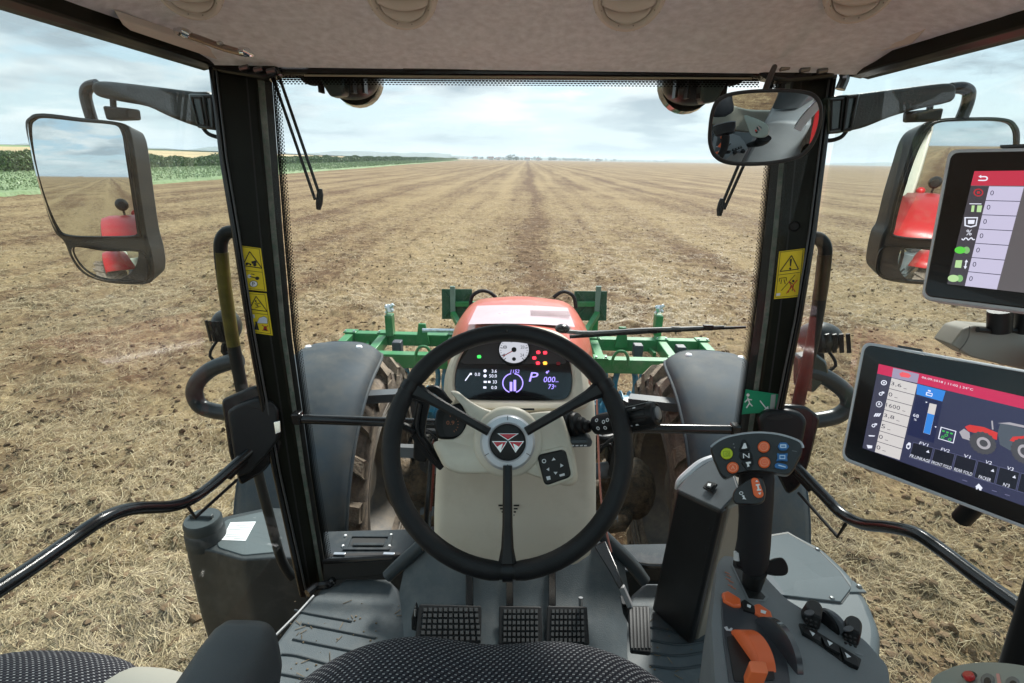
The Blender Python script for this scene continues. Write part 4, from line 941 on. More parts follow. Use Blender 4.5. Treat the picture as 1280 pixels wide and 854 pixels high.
mb = MB(); mb.tube([WY(x, y, 1.52) for x, y in ((1000, 462), (1022, 467), (1042, 478), (1058, 492), (1061, 507), (1048, 519), (1030, 524), (1000, 528))], .026, 14, sub=6); mb.build('loop', MATS['loop_grey'], hr2)
mb = MB(); mb.prism([WY(x, y, 1.50) for x, y in ((1000, 448), (1022, 443), (1034, 452), (1038, 470), (1018, 492), (1000, 488))], (0, .05, 0)); mb.build('bracket', MATS['teal_black'], hr2, bevel=.008)
# thin side wipers
def wiper(label, rods, head, y):
    t = thing('side_wiper', label, 'wiper', WY(*rods[0][0], y), 'thin wipers hanging at the sides of the windscreen')
    for a, b in rods: mb = MB(); mb.tube([WY(*a, y), WY(*b, y)], .0042, 8); mb.build('rod', SAT, t)
    mb = MB(); mb.tube([WY(*p, y) for p in head], [.006, .009, .009, .006], 10); mb.build('blade_head', SAT, t)
wiper('pair of thin black wiper rods hanging inside the top left corner of the windscreen', [((340, 93), (394, 250)), ((348, 93), (401, 248))], [(400, 236), (400, 244), (399, 254), (398, 262)], 1.41)
wiper('pair of thin black wiper rods passing behind the inside mirror on the right', [((974, 85), (900, 262)), ((984, 85), (905, 262))], [(903, 248), (902, 254), (900, 262), (899, 270)], 1.41)
wb = thing('wiper_blade', 'long wiper lying across the bottom of the windscreen right of the steering wheel', 'wiper', WY(712, 415, 1.44))
mb = MB(); mb.tube([WY(x, y, 1.44) for x, y in ((712, 421), (770, 417), (830, 413.5), (880, 411), (932, 409))], [.006, .007, .006, .006, .004], 8, sub=3); mb.build('blade', SAT, wb)
mb = MB(); mb.tube([WY(x, y, 1.435) for x, y in ((704, 414), (740, 416), (800, 412), (850, 410.5), (905, 408))], [.007, .006, .005, .005, .003], 8, sub=3); mb.build('arm', mat('wiper_grey', (.12, .13, .14), rough=.3), wb)
mb = MB(); 
for x in (755, 815, 845, 885): mb.box(WY(x, 419-(x-712)*.055, 1.437), (.03, .012, .016))
mb.build('yoke', SAT, wb, bevel=.002)
mb = MB(); mb.ball(WY(703, 411, 1.44), (.022, .02, .014)); mb.build('pivot_cap', BLK, wb)

# ================================================================== tank, toolbox and cover outside the cab
tk = thing('side_tank', 'black plastic tank with round filler cap and white sticker, outside below the left door', 'tank', WZ(300, 690, -1.45))
TZt = -1.47; top = [(233, 684), (236, 668), (252, 655), (283, 645), (335, 634), (372, 636), (402, 690), (400, 700), (347, 697), (303, 700), (262, 688)]
mb = MB(); up = [WZ(x, y, TZt) for x, y in fillet(top, 6, 3)]; c = sum(up, V((0,0,0)))/len(up)
lv = [(1.0, 0), (1.035, -.05), (1.05, -.35), (1.0, -.75), (.9, -1.1)]
mb.loft([[c+(p-c)*k+V((0, 0, z)) for p in up] for k, z in lv]); mb.build('body', TANKM, tk, bevel=.012, seg=3)
pl_ = [(270, 662), (284, 649), (334, 638), (346, 690), (304, 694), (272, 684)]
mb = MB(); mb.prism([WZ(x, y, TZt+.004) for x, y in fillet(pl_, 4, 3)], (0, 0, -.01)); mb.build('top_panel', mat('tank_top', (.085, .105, .11), rough=.5, var=.12, vscale=5, bump=.3, bscale=400), tk, bevel=.003)
cc = WZ(258, 672, TZt); mb = MB(); mb.lathe([(.075, -.02), (.073, .04), (.062, .055)], cc, (0, 0, 1), 28); mb.build('filler_neck', TANKM, tk)
mb = MB(); mb.lathe([(.068, .050), (.070, .085), (.064, .096), (0, .100)], cc, (0, 0, 1), 28); mb.build('filler_cap', mat('cap_grey', (.045, .055, .058), rough=.45, var=.2), tk, bevel=0)
mb = MB(); mb.bar(cc+V((-.045, 0, .104)), cc+V((.045, 0, .104)), .018, .018); mb.build('cap_grip', MATS['cap_grey'], tk, bevel=.003)
stp = Plane((0, 0, TZt+.0055), (0, 0, 1)); sq = [(277, 675), (288, 653), (320, 652), (307, 676)]
mb = MB(); mb.sheet([stp.at(x, y) for x, y in sq]); mb.build('white_sticker', WHT, tk)
mb = MB()
for i in range(9):
    t = .1+.8*i/8; a = (sq[0][0]+(sq[1][0]-sq[0][0])*t, sq[0][1]+(sq[1][1]-sq[0][1])*t); b = (sq[3][0]+(sq[2][0]-sq[3][0])*t, sq[3][1]+(sq[2][1]-sq[3][1])*t)
    f = lambda k: (a[0]+(b[0]-a[0])*k, a[1]+(b[1]-a[1])*k); k0 = .08 if i % 3 else .45; mb.bar(stp.at(*f(k0), .0004), stp.at(*f(.92-.2*(i % 2)), .0004), .0022, .0003)
mb.build('fine_print', mat('grey_print', (.12, .12, .13), rough=.6), tk)
tb = thing('toolbox', 'dark slate toolbox with recessed handle, outside the left foot of the windscreen', 'toolbox', WZ(450, 680, -1.36))
BZ = -1.36; BOXM = mat('box_slate', (.036, .045, .052), rough=.7, spec=.15, var=.15, vscale=5, bump=.2, bscale=500, dust=(.075, .08, .08), dustamt=.25)
mb = MB(); mb.prism([WZ(x, y, BZ) for x, y in fillet([(404, 664), (508, 661), (548, 664), (560, 700), (478, 712), (400, 712)], 4, 3)], (0, 0, -.35)); mb.build('body', BOXM, tb, bevel=.010)
bp = Plane((0, 0, BZ), (0, 0, 1))
mb = MB(); mb.prism(pl(bp, fillet([(405, 692.5), (500, 690), (501, 693), (405, 696)], .5, 1), .001), (0, 0, -.002)); mb.build('lid_gap', BLKD, tb)
mb = MB(); mb.ring(pl(bp, [(428, 687), (436, 667.5), (491, 668), (487, 687)], .006), pl(bp, [(434, 684), (440, 670.5), (485, 671), (481, 684)], .006), (0, 0, -.006)); mb.build('handle_frame', BOXM, tb, bevel=.002)
mb = MB(); mb.sheet(pl(bp, [(438, 682), (442, 672), (483, 672.5), (479, 682)], .0012)); mb.build('handle_well', BLKD, tb)
mb = MB(); mb.bar(bp.at(441, 681, .008), bp.at(480, 681, .008), .014, .008); mb.build('grip', BOXM, tb, bevel=.003)
for x, y in ((432, 670), (429, 683), (489, 669), (487, 683)): mb = MB(); mb.lathe([(0, .006), (.004, .005), (.0055, 0)], bp.at(x, y, .001), (0, 0, 1), 10); mb.build('rivet', MATS['bright_bolt'], tb)
for a, b in ((417, 432), (479, 493)): mb = MB(); mb.box((bp.at(a, 693, .004)+bp.at(b, 692, .004))/2, ((bp.at(b, 692)-bp.at(a, 693)).length, .012, .006)); mb.build('hinge', STL, tb, bevel=.001)
tb2 = thing('battery_cover', 'plain slate cover outside the right foot of the windscreen, under the striped wheel', 'cover', WZ(800, 690, -1.36))
mb = MB(); mb.prism([WZ(x, y, BZ) for x, y in fillet([(740, 681), (850, 679), (880, 715), (790, 716), (742, 700)], 4, 3)], (0, 0, -.35)); mb.build('body', BOXM, tb2, bevel=.010)
# grey housing outside the right door
sb = thing('side_housing', 'rounded grey housing with a pale screwed cover plate, outside below the right door', 'housing', WZ(1010, 740, -1.30))
SZ = -1.28; outl = [(870, 690), (930, 668), (985, 661), (1030, 684), (1065, 717), (1088, 752), (1103, 790), (1100, 830), (1090, 900), (960, 900), (880, 860)]
def q3(o): return [WZ(x, y, SZ) for x, y in fillet(o, 14, 5)]
mb = MB(); up = q3(outl); c = sum(up, V((0,0,0)))/len(up); mb.loft([[c+(p-c)*k+V((0, 0, z)) for p in up] for k, z in ((.97, 0), (1.0, -.02), (1.0, -.25), (.9, -.6))]); mb.build('body', mat('housing_grey', (.070, .085, .094), rough=.5, spec=.25, var=.08, vscale=3, bump=.2, bscale=600), sb, bevel=.02, seg=4)
plate_ = [(960, 671), (985, 667), (1025, 690), (1050, 715), (1064, 735), (1051, 752), (980, 744), (900, 735), (890, 700)]
hp = Plane((0, 0, SZ), (0, 0, 1))
mb = MB(); mb.prism(pl(hp, plate_, .008), (0, 0, -.008)); mb.build('cover_plate', mat('cover_plate_grey', (.078, .094, .103), rough=.75, spec=.2, var=.06, vscale=3), sb, bevel=.002)
mb = MB(); mb.prism(pl(hp, [(1066, 725), (1084, 740), (1062, 740)], .006), (0, 0, -.008)); mb.build('corner_plate', MATS['cover_plate_grey'], sb, bevel=.002)
mb = MB(); mb.ring(pl(hp, [(x+(x-985)*.02, y+(y-712)*.05) for x, y in plate_], .003), pl(hp, plate_, .003), (0, 0, -.002)); mb.build('gasket', BLKD, sb)
for x, y in ((1022, 687), (1040, 748), (1074, 733)):
    mb = MB(); mb.lathe([(0, .006), (.005, .005), (.007, .002), (.009, 0)], hp.at(x, y, .008), (0, 0, 1), 12); mb.build('screw', mat('dull_screw', (.12, .13, .135), rough=.4, metal=.6), sb)
# ================================================================== cab floor (all on the tractor)
FZ = -1.25
fp = Plane((0, 0, FZ), (0, 0, 1))
def floor_sheet(name, pts, m=MAT_, th=.02, bev=.004, off=0.0):
    mb = MB(); mb.prism(pl(fp, pts, off), (0, 0, -th)); return mb.build(name, m, TR, bevel=bev)
Lf = [(396, 742), (402, 733), (420, 731), (432, 722), (485, 722), (498, 735), (506, 760), (512, 800), (514, 900)]
a = [fp.at(*p) for p in Lf]; left_edge = [fp.at(392, 745), fp.at(380, 757), V((-.69, .85, FZ)), V((-.74, .2, FZ)), V((-.74, -.85, FZ)), V((-.1, -.85, FZ)), V((-.1, .55, FZ))]
mb = MB(); mb.prism(a[:-1]+[V((a[-2].x, .55, FZ))]+left_edge[::-1], (0, 0, -.05)); mb.build('cab_floor', MAT_, TR, bevel=.012, seg=3)
b = [fp.at(*p) for p in ((775, 800), (778, 770), (790, 742), (806, 728), (930, 728), (945, 740))]
mb = MB(); mb.prism([V((b[0].x, .55, FZ))]+b+[V((.72, .85, FZ)), V((.74, .2, FZ)), V((.74, -.85, FZ)), V((-.1, -.85, FZ)), V((-.1, .55, FZ))], (0, 0, -.05)); mb.build('cab_floor', MAT_, TR, bevel=.012, seg=3)
for q in (((377.6, 780), (410, 786), (470, 798)), ((366, 799), (395, 805), (440, 814)), ((352, 818), (372, 820), (420, 833)), ((338, 840), (360, 844), (400, 852)),
          ((368, 763), (390, 768), (440, 777)), ((812, 800), (850, 806), (890, 800)), ((812, 816), (850, 820), (895, 812)), ((812, 832), (850, 836), (895, 828)), ((812, 784), (840, 790), (862, 800))):
    mb = MB(); mb.tube([fp.at(x, y, .001) for x, y in q], .0035, 6, sub=4); mb.build('floor_rib', mat('rib_dark', (.035, .045, .052), rough=.55), TR)
# sloping front of the floor between the feet
rows = [((505, 980), (785, 980), 1.10), ((505, 860), (785, 860), 1.30), ((506, 806), (784, 806), 1.36), ((503, 775), (784, 775), 1.42), ((499, 740), (786, 738), 1.47), ((506, 708), (780, 704), 1.50), ((525, 684), (758, 680), 1.52), ((560, 640), (730, 640), 1.56)]
secs = []
for (l, r, d) in rows:
    row = []
    for i in range(17):
        u = i/16; x = l[0]+(r[0]-l[0])*u; y = l[1]+(r[1]-l[1])*u; e = abs(2*u-1)
        p = W(x, y, d-.05*(1-e**3)); row.append(p if l[1] < 850 else WZ(x, y, FZ-.012))
    secs.append(row)
mb = MB(); mb.loft(secs, closed=False); mb.build('footwell_panel', MAT_, TR, ang=60)
for q, nm in ((((484, 721), (500, 706), (520, 688), (545, 664)), 'l'), (((806, 727), (790, 706), (768, 684), (748, 664)), 'r')):
    mb = MB(); mb.tube([W(x, y, 1.50) for x, y in q], [.018, .020, .020, .018], 12, sub=4); mb.build('corner_tube', mat('slate_tube', (.035, .045, .052), rough=.4, var=.15), TR)
mb = MB(); mb.tube([W(x, y, 1.56) for x, y in ((404, 702), (440, 700), (508, 696))], .008, 8); mb.build('lower_rail', BLK, TR)
mb = MB(); mb.tube([W(x, y, 1.56) for x, y in ((785, 704), (812, 708), (860, 709))], .008, 8); mb.build('lower_rail', BLK, TR)
for q in ([(404, 704), (500, 700), (494, 712), (478, 719), (412, 727), (404, 732)], [(792, 707), (858, 712), (858, 728), (806, 727)]):
    mb = MB(); mb.prism([W(x, y, 1.585) for x, y in q], (0, .03, -.01)); mb.build('sill_recess', BLKD, TR, bevel=.003)
mb = MB(); mb.tube([fp.at(x, y, .012) for x, y in ((384, 742), (396, 733), (412, 730), (420, 720), (438, 716), (492, 712))], .012, 8, sub=4); mb.build('sill_seal', BLK, TR)
mb = MB(); mb.tube([fp.at(x, y, .004) for x, y in ((392, 745), (372, 767), (346, 793), (335, 806))], .004, 6); mb.build('door_sill_strip', mat('sill_strip', (.24, .25, .26), rough=.35, metal=.6), TR)

# crumbs of soil and straw trodden onto the mat
rs7 = random.Random(4); mb = MB()
for i in range(230):
    L_ = rs7.random() < .55; x = rs7.uniform(-.66, -.34) if L_ else rs7.uniform(.30, .62); y = rs7.uniform(.62, 1.16); a = rs7.uniform(0, 3.14)
    if rs7.random() < .35: l = rs7.uniform(.008, .03); mb.bar((x, y, FZ+.0015), (x+l*math.cos(a), y+l*math.sin(a), FZ+.003), .0014, .001)
    else: r9 = rs7.uniform(.0012, .0038); mb.ball((x, y, FZ+r9*.4), (r9, r9*.8, r9*.6), nu=5, nv=4)
o = mb.build('floor_crumbs', mat('dry_crumbs', (.20, .15, .095), rough=.95, var=.4, vscale=40), TR); o['kind'] = 'stuff'
# ================================================================== pedals
def pedal(label, q, stem, nx, ny, d, stud=True):
    P_ = Plane.three(W(q[0][0], q[0][1], d), W(q[1][0], q[1][1], d), W(q[2][0], q[2][1], d-.055)); cx = sum(p[0] for p in q)/len(q); cy = sum(p[1] for p in q)/len(q)
    t = thing('pedal', label, 'pedal', P_.at(cx, cy), 'foot pedals')
    mb = MB(); plate(mb, P_, fillet(q, 2.5, 3), 0, .012); mb.build('pad', RUB, t, bevel=.003)
    m2 = MB()
    if stud:
        x0, x1 = q[0][0]+5, q[1][0]-4
        y0, y1 = q[0][1]+4, q[2][1]-2; skew = (q[3][0]-q[0][0])
        for j in range(ny):
            v = (j+.5)/ny; y = y0+(y1-y0)*v; sh = skew*v
            for i in range(nx):
                x = x0+(x1-x0)*(i+.5)/nx+sh*(1-2*(i+.5)/nx)*.8; wx = (x1-x0)/nx*.36; wy = (y1-y0)/ny*.36
                m2.taper(pl(P_, [(x-wx, y-wy), (x+wx, y-wy), (x+wx, y+wy), (x-wx, y+wy)], 0), P_.n*.006, .85)
        o = m2.build('tread_studs', mat('stud_rubber', (.060, .062, .064), rough=.6, var=.2), t); o['kind'] = 'stuff'
    mb = MB(); mb.bar(W(stem[0][0], stem[0][1], d+.09), W(stem[1][0], stem[1][1], d+.01), .020, .012, up=(0, -1, 0)); mb.build('stem', BLK, t, bevel=.002)
    return t, P_
pedal('wide left clutch pedal with a grid of rubber studs, under the steering wheel', [(524, 755), (602, 757), (601, 804), (518, 804)], ((587, 704), (587, 758)), 11, 6, 1.36)
pedal('middle narrow brake pedal with a grid of rubber studs', [(624, 757), (677, 758), (678, 806), (623, 806)], ((637, 704), (637, 758)), 8, 6, 1.36)
t, _ = pedal('right narrow brake pedal with studs and a small steel pin', [(684, 757), (734, 758), (737, 806), (682, 806)], ((690, 704), (690, 758)), 8, 6, 1.36)
mb = MB(); mb.tube([W(726, 757, 1.35), W(726, 747, 1.35)], .006, 8); mb.build('pin', STL, t)
t = thing('side_lever', 'small black lever plate at the left edge of the clutch pedal', 'lever', W(518, 775, 1.37)); mb = MB(); mb.prism([W(x, y, 1.37) for x, y in ((518, 762), (521, 770), (521, 790), (514, 788), (514, 774))], (0, .03, .0)); mb.build('plate', BLK, t, bevel=.003)
mb = MB(); mb.tube([W(519, 770, 1.365), W(519, 762, 1.365)], .003, 6); mb.build('pin', STL, t)
ac = thing('accelerator_pedal', 'upright ribbed black accelerator pedal hanging from a long arm at the right', 'pedal', W(800, 785, 1.30))
AP = Plane.three(W(785, 757, 1.33), W(812, 757, 1.33), W(800, 815, 1.22))
mb = MB(); plate(mb, AP, fillet([(785, 757), (812, 757), (814, 816), (788, 813)], 3, 3), 0, .014); mb.build('pad', RUB, ac, bevel=.003)
for i in range(6):
    mb = MB(); x = 788+i*4.4; mb.bar(AP.at(x, 759, .001), AP.at(x+2, 811, .001), .006, .004, up=AP.n); mb.build('rib', mat('rib_rubber', (.04, .041, .043), rough=.55), ac, bevel=.001)
mb = MB(); mb.loft([[W(x, y, 1.42-.08*k+z) for x, y, z in q] for k, q in enumerate(([(742, 682, 0), (757, 676, 0), (757, 676, .03), (742, 682, .03)], [(762, 715, 0), (771, 708, 0), (771, 708, .03), (762, 715, .03)], [(774, 737, .03), (779, 731, .03), (779, 731, .05), (774, 737, .05)]))]); mb.build('arm', BLK, ac, bevel=.003)
mb = MB(); mb.bar(W(777, 733, 1.32), W(788, 758, 1.33), .014, .014); mb.build('link', mat('pale_link', (.30, .30, .31), rough=.4), ac, bevel=.002)
mb = MB(); mb.prism([W(x, y, 1.34) for x, y in ((777, 755), (785, 757), (787, 783), (779, 768))], (0, .03, 0)); mb.build('pivot', BLK, ac, bevel=.002)

# ================================================================== steering console
sc_ = thing('steering_console', 'beige steering console with curved instrument panel between bonnet and steering wheel', 'console', WZ(645, 700, FZ))
def shell(rows, m, name, par, rnd=.02, bev=0, nseg=5):
    """upright shell facing the driver; rows: (py, px left, px right, depth, thickness)"""
    secs = []
    for (py, l, r, d, th) in rows:
        a, b = W(l, py, d), W(r, py, d); x = (b-a).normalized(); back = V((0, 1, -.15)).normalized(); sec = []
        wd = (b-a).length; k = min(rnd, wd*.3)
        for i in range(nseg+1):
            t = i/nseg*math.pi/2; sec.append(a+x*(k-k*math.cos(t))+back*(k-k*math.sin(t)))
        for u in (.25, .5, .75): sec.append(a+x*(k+(wd-2*k)*u)-back*.006*math.sin(math.pi*u))
        for i in range(nseg+1):
            t = i/nseg*math.pi/2; sec.append(b-x*(k-k*math.sin(t))+back*(k-k*math.cos(t)))
        sec.append(b+back*th); sec.append(a+back*th); secs.append(sec)
    mb = MB(); mb.loft(secs); return mb.build(name, m, par, bevel=bev, ang=50)
shell([(485, 590, 735, 1.05, .10), (500, 560, 745, 1.04, .13), (540, 546, 747, 1.05, .14), (600, 542, 747, 1.08, .15), (648, 540, 747, 1.10, .15), (658, 540, 746, 1.105, .15), (680, 540, 744, 1.13, .14), (698, 546, 740, 1.15, .12), (706, 560, 728, 1.17, .09)], BEI, 'column', sc_, rnd=.028)
# dark inner frame left of the column and red cable on the right
mb = MB(); mb.prism([W(x, y, 1.18) for x, y in ((541, 575), (533, 690), (527, 690), (531, 620), (537, 560))], (0, .05, 0)); mb.build('column_bracket', BLK, sc_, bevel=.003)
mb = MB(); mb.tube([W(x, y, 1.16) for x, y in ((746, 500), (748, 560), (751, 620), (757, 660), (764, 690))], .0022, 8, sub=4); mb.build('red_cable', mat('red_cable', (.42, .17, .14), rough=.5), sc_)
for i in range(4):
    for s in (-1, 1): mb = MB(); y = 632+i*4; mb.bar(W(636+s*(6 if 1 else 0), y, 1.082), W(636+s*(13-i*2), y, 1.082), .003, .0015, up=(0, -1, 0)); mb.build('vent_slot', BLKD, sc_)
# instrument binnacle: bezel, hooded black panel
BP = Plane.three(W(570, 500, 1.0), W(714, 500, 1.0), W(640, 415, 1.06))
outer = [(a_.x, a_.y) for a_ in catmull([V((x, y, 0)) for x, y in ((556, 498), (556, 474), (563, 451), (578, 430), (602, 413), (641, 407), (682, 411), (706, 421), (724, 441), (733, 466), (736, 498), (728, 512), (690, 516), (640, 516), (590, 516), (562, 512))], 5, True)]
inner = [(a_.x, a_.y) for a_ in catmull([V((x, y, 0)) for x, y in ((569.5, 484), (570, 465), (576, 446), (588, 429), (606, 417), (642, 412), (680, 416), (698, 428), (709, 445), (714, 465), (714, 484), (708, 497), (690, 500), (640, 500), (592, 499), (574, 496))], 5, True)]
cx, cy = 642, 460
mb = MB()
def rg(k): return [(a+(b[0]-a)*k, c+(b[1]-c)*k) for (a, c), b in zip(inner, outer)]
lev = [(0.0, -.022), (.10, -.004), (.30, .006), (.65, .008), (.90, .0), (1.0, -.015), (1.03, -.09)]
mb.loft([pl(BP, rg(k), o) for k, o in lev], caps=False); mb.build('bezel', BEI, sc_, ang=50)
mb = MB(); mb.prism(pl(BP, inner, -.012), -BP.n*.05); mb.build('instrument_panel', mat('panel_smoke', (.012, .011, .012), rough=.12, var=.1, coat=.6), sc_)
DP = BP.off(-.012)
def dp(name, pts, off, th, m, bev=0): mb = MB(); plate(mb, DP, pts, off, th); return mb.build(name, m, sc_, bevel=bev)
dp('upper_field', [(a_.x, a_.y) for a_ in catmull([V((x, y, 0)) for x, y in ((577, 454), (583, 441), (594, 429), (612, 421), (642, 417), (676, 421), (692, 430), (704, 445), (707, 454), (690, 455), (642, 455), (600, 455))], 4, True)], .0012, .001, mat('field_grey', (.045, .040, .042), rough=.25, coat=.4))
dp('lower_field', fillet([(576, 460), (708, 460), (709, 488), (700, 496), (585, 496), (576, 488)], 3, 3), .0012, .001, mat('field_dark', (.010, .009, .012), rough=.12, coat=.5))
GP = DP.off(.003)
mb = MB(); c = GP.at(642.5, 437.5); r_ = (GP.at(661, 437.5)-c).length; mb.lathe([(r_*1.08, -.002), (r_*1.08, .003), (r_, .003), (r_, .0005)], c, GP.n, 40); mb.build('gauge_ring', BLKD, sc_)
mb = MB(); mb.lathe([(r_, .0004), (0, .0004)], c, GP.n, 40); mb.build('rev_counter', glow('gauge_face', (.55, .56, .62), .38), sc_)
GQ = GP.off(.0012); IVO = glow('lcd_ivory', (.80, .82, 1.0), .5); VIO = glow('lcd_violet', (.36, .28, .95), .7); REDL = glow('lamp_red', (.95, .04, .07), .8); GRL = glow('lamp_green', (.06, .75, .12), .6); ORL = glow('lamp_orange', (1.0, .38, .04), 1.0)
mb = MB()
for k in range(26):
    a = R_(225-270*k/25); L = .86 if k % 5 else .78; u_ = lambda q: (642.5+18.3*q*math.cos(a), 437.5-18.3*q*math.sin(a)); mb.bar(GQ.at(*u_(L)), GQ.at(*u_(.95)), .0009 if k % 5 else .0016, .0003, up=GP.n)
mb.build('tick_marks', BLKD, sc_)
for s_, x, y in (('4', 629, 444), ('8', 631, 434), ('12', 638, 426), ('16', 647.5, 426), ('20', 653, 434), ('24', 652.5, 444)):
    text(s_, GQ, (x-2.2, y+2), (x+2.6, y+2), (x-2.2, y-2), BLKD, 'gauge_number', sc_, 0)
mb = MB(); mb.bar(GQ.at(628.5, 445.5, .001), GQ.at(644, 437, .001), .0016, .0006, up=GP.n); mb.build('needle', REDD, sc_)
mb = MB(); mb.lathe([(.0052, 0), (.005, .003), (0, .0035)], GQ.at(642.5, 437.5), GP.n, 18); mb.build('needle_hub', BLKD, sc_)
mb = MB(); mb.lathe([(.0040, 0), (.0040, .0006), (0, .0006)], GQ.at(642.5, 449), GP.n, 18); mb.build('gauge_disc', BLKD, sc_)
TPn = DP.off(.0022)
def tx(s_, x0, y0, x1, h, m=IVO, slant=0, par=sc_, P_=TPn, nm='readout'): return text(s_, P_, (x0, y0), (x1, y0), (x0+slant, y0-h), m, nm, par, .0)
tx('3.6', 614.5, 466, 621, 4); tx('50.0', 611.5, 472, 621, 4); tx('33', 616, 479.5, 621, 4); tx('0.0', 614, 486.5, 621, 4); tx('0.0', 593.5, 470, 600, 4)
tx('1152', 638, 466.5, 649, 4.4, VIO, .8); tx('P', 661, 477, 671, 11.5, VIO, 3); tx('000', 679, 478, 693.5, 7, VIO, 1.2); tx('km', 694.5, 478, 698, 2, VIO); tx('73', 685, 486.5, 692, 6, VIO, .8); tx('o', 693, 484, 695, 2, VIO)
mb = MB()
for x, y in ((606.3, 463.8), (606.3, 470)): mb.lathe([(.0032, 0), (.0032, .0006), (0, .0006)], TPn.at(x, y), TPn.n, 14)
mb.box(TPn.at(606.5, 477.5), (.006, .001, .004)); mb.box(TPn.at(611.5, 477.5), (.005, .001, .004)); mb.box(TPn.at(606, 484.5), (.006, .001, .004)); mb.bar(TPn.at(581.5, 476), TPn.at(588, 467), .002, .0006, up=TPn.n); mb.box(TPn.at(588.5, 467.5), (.004, .001, .004)); mb.build('display_icons', IVO, sc_)
mb = MB()
for a0, a1 in ((100, 250), (-70, 80)):
    pts = [TPn.at(641+12.5*math.cos(R_(a)), 479-12*math.sin(R_(a))) for a in range(a0, a1+1, 10)]; mb.tube(pts, .0011, 6)
mb.build('arc_gauge', VIO, sc_)
for x, h in ((638.8, 11.5), (643.5, 14)): mb = MB(); mb.sheet(pl(TPn, [(x-1.6, 489), (x+1.6, 489), (x+1.6, 489-h), (x-1.6, 489-h)])); mb.build('bar_gauge', VIO, sc_)
mb = MB(); mb.sheet(pl(TPn, [(682, 465.5), (683.8, 463.8), (685.6, 465.5), (683.8, 467.5)])); mb.sheet(pl(TPn, [(684.5, 464), (686, 463), (686.6, 465)])); mb.build('display_icons', VIO, sc_)
for x, y, m in ((599, 446, GRL), (668, 447.5, REDL), (673, 440.5, REDL), (681.5, 441, REDL), (672.5, 454, REDL), (681.5, 454, ORL), (698, 454.5, mat('dim_red_lamp', (.30, .02, .03), rough=.3))):
    mb = MB(); mb.prism(pl(TPn, [(x-2.8, y-1.2), (x-1, y-2.1), (x+1.6, y-2), (x+2.6, y), (x+1.8, y+1.7), (x-2, y+1.8)], .0008), -TPn.n*.001); o = mb.build('warning_lamp', m, sc_)
# the two-lobed shroud round the hub
SH = Plane(W(635, 553, .905), -W(635, 553, .925).normalized())
so_ = [(a_.x, a_.y) for a_ in catmull([V((x, y, 0)) for x, y in ((563, 489), (572, 489), (582, 497), (600, 508), (622, 515), (646, 518), (672, 515), (690, 514), (703, 519), (710, 537), (716, 556), (721, 580), (722, 600), (712, 608), (690, 603), (672, 597), (655, 592), (630, 592), (590, 593), (572, 592), (556, 585), (548, 572), (541, 556), (548, 551), (566, 549), (578, 540), (584, 524), (578, 508), (569, 498))], 4, True)]
mb = MB(); f_ = pl(SH, so_, 0); cS = sum(f_, V((0,0,0)))/len(f_)
lv = [(.90, .014), (.95, .012), (.985, .005), (1.0, -.006), (.97, -.08)]
secs = [[cS+(p-cS)*k+SH.n*o for p in f_] for k, o in lv]; mb.loft(secs, caps=False); mb.add(secs[0], [list(range(len(f_)))]); mb.build('hub_shroud', BEI, sc_, ang=60)
c = SH.at(635, 552, .014); mb = MB(); mb.lathe([(.062, -.010), (.060, .004), (.055, .008), (.04, .010)], c, SH.n, 48); mb.build('hub_collar', BEI, sc_, ang=60)
mb = MB(); plate(mb, SH, [(641, 510.5), (668, 510.5), (668, 513), (643, 513)], .0075, .002); mb.build('lid_slot', BLKD, sc_)
# column crease
# keypad
mb = MB(); plate(mb, SH, fillet([(666, 566), (708, 556), (720, 598), (682, 612)], 9, 5), .018, .010); mb.build('keypad_surround', BEI, sc_, bevel=.003)
mb = MB(); plate(mb, SH, fillet([(671, 569), (707, 561), (715, 596), (681, 608)], 7, 5), .022, .010); mb.build('keypad', BLKD, sc_, bevel=.003)
KP = SH.off(.0226)
for nm, pts in (('play_key', [(692, 572), (694.6, 575), (689.6, 576)]), ('right_key', [(700.5, 579.5), (704.5, 582), (700.5, 584.5)]), ('left_key', [(686.5, 584.5), (686.5, 589), (683, 587)]), ('down_key', [(692, 590), (697, 590), (694.5, 593.5)]), ('menu_key', [(682.6, 596), (687.6, 595), (688.4, 599.5), (684, 600.5)]), ('return_key', [(699, 593.5), (705.5, 591.5), (706, 594.5), (700, 596)])):
    mb = MB(); mb.prism(pl(KP, pts, .0006), -KP.n*.0006); mb.build('key_symbol', WHT, sc_)
mb = MB(); mb.ring(pl(KP, circ(680, 576.5, 2.7), .0004), pl(KP, circ(680, 576.5, 1.6), .0004)); mb.build('key_symbol', WHT, sc_)
# small dial pod at the left of the shroud
mb = MB(); plate(mb, SH, fillet([(546, 512), (560, 507), (576, 503), (586, 520), (582, 544), (564, 549), (547, 549), (542, 532)], 4, 3), .004, .05); mb.build('dial_pod', SAT, sc_, bevel=.004)
mb = MB(); plate(mb, SH, [(a_.x, a_.y) for a_ in catmull([V((x, y, 0)) for x, y in ((559, 514), (570, 511), (579, 521), (580, 533), (574, 543), (561, 546), (555, 540), (554, 524))], 4, True)], .008, .004); mb.build('dial_face', BLKD, sc_)
mb = MB()
for k in range(9):
    a = R_(-70+k*22); x, y = 565+8.5*math.cos(a), 530-11*math.sin(a); mb.bar(SH.at(565+7*math.cos(a), 530-9*math.sin(a), .0088), SH.at(x, y, .0088), .0012, .0004, up=SH.n)
mb.build('dial_ticks', ORL if False else mat('dim_orange', (.5, .18, .08), rough=.4), sc_)
tx('0.9', 558, 531, 568, 5, MATS['dim_orange'], 0, sc_, SH.off(.0088), 'dial_number')
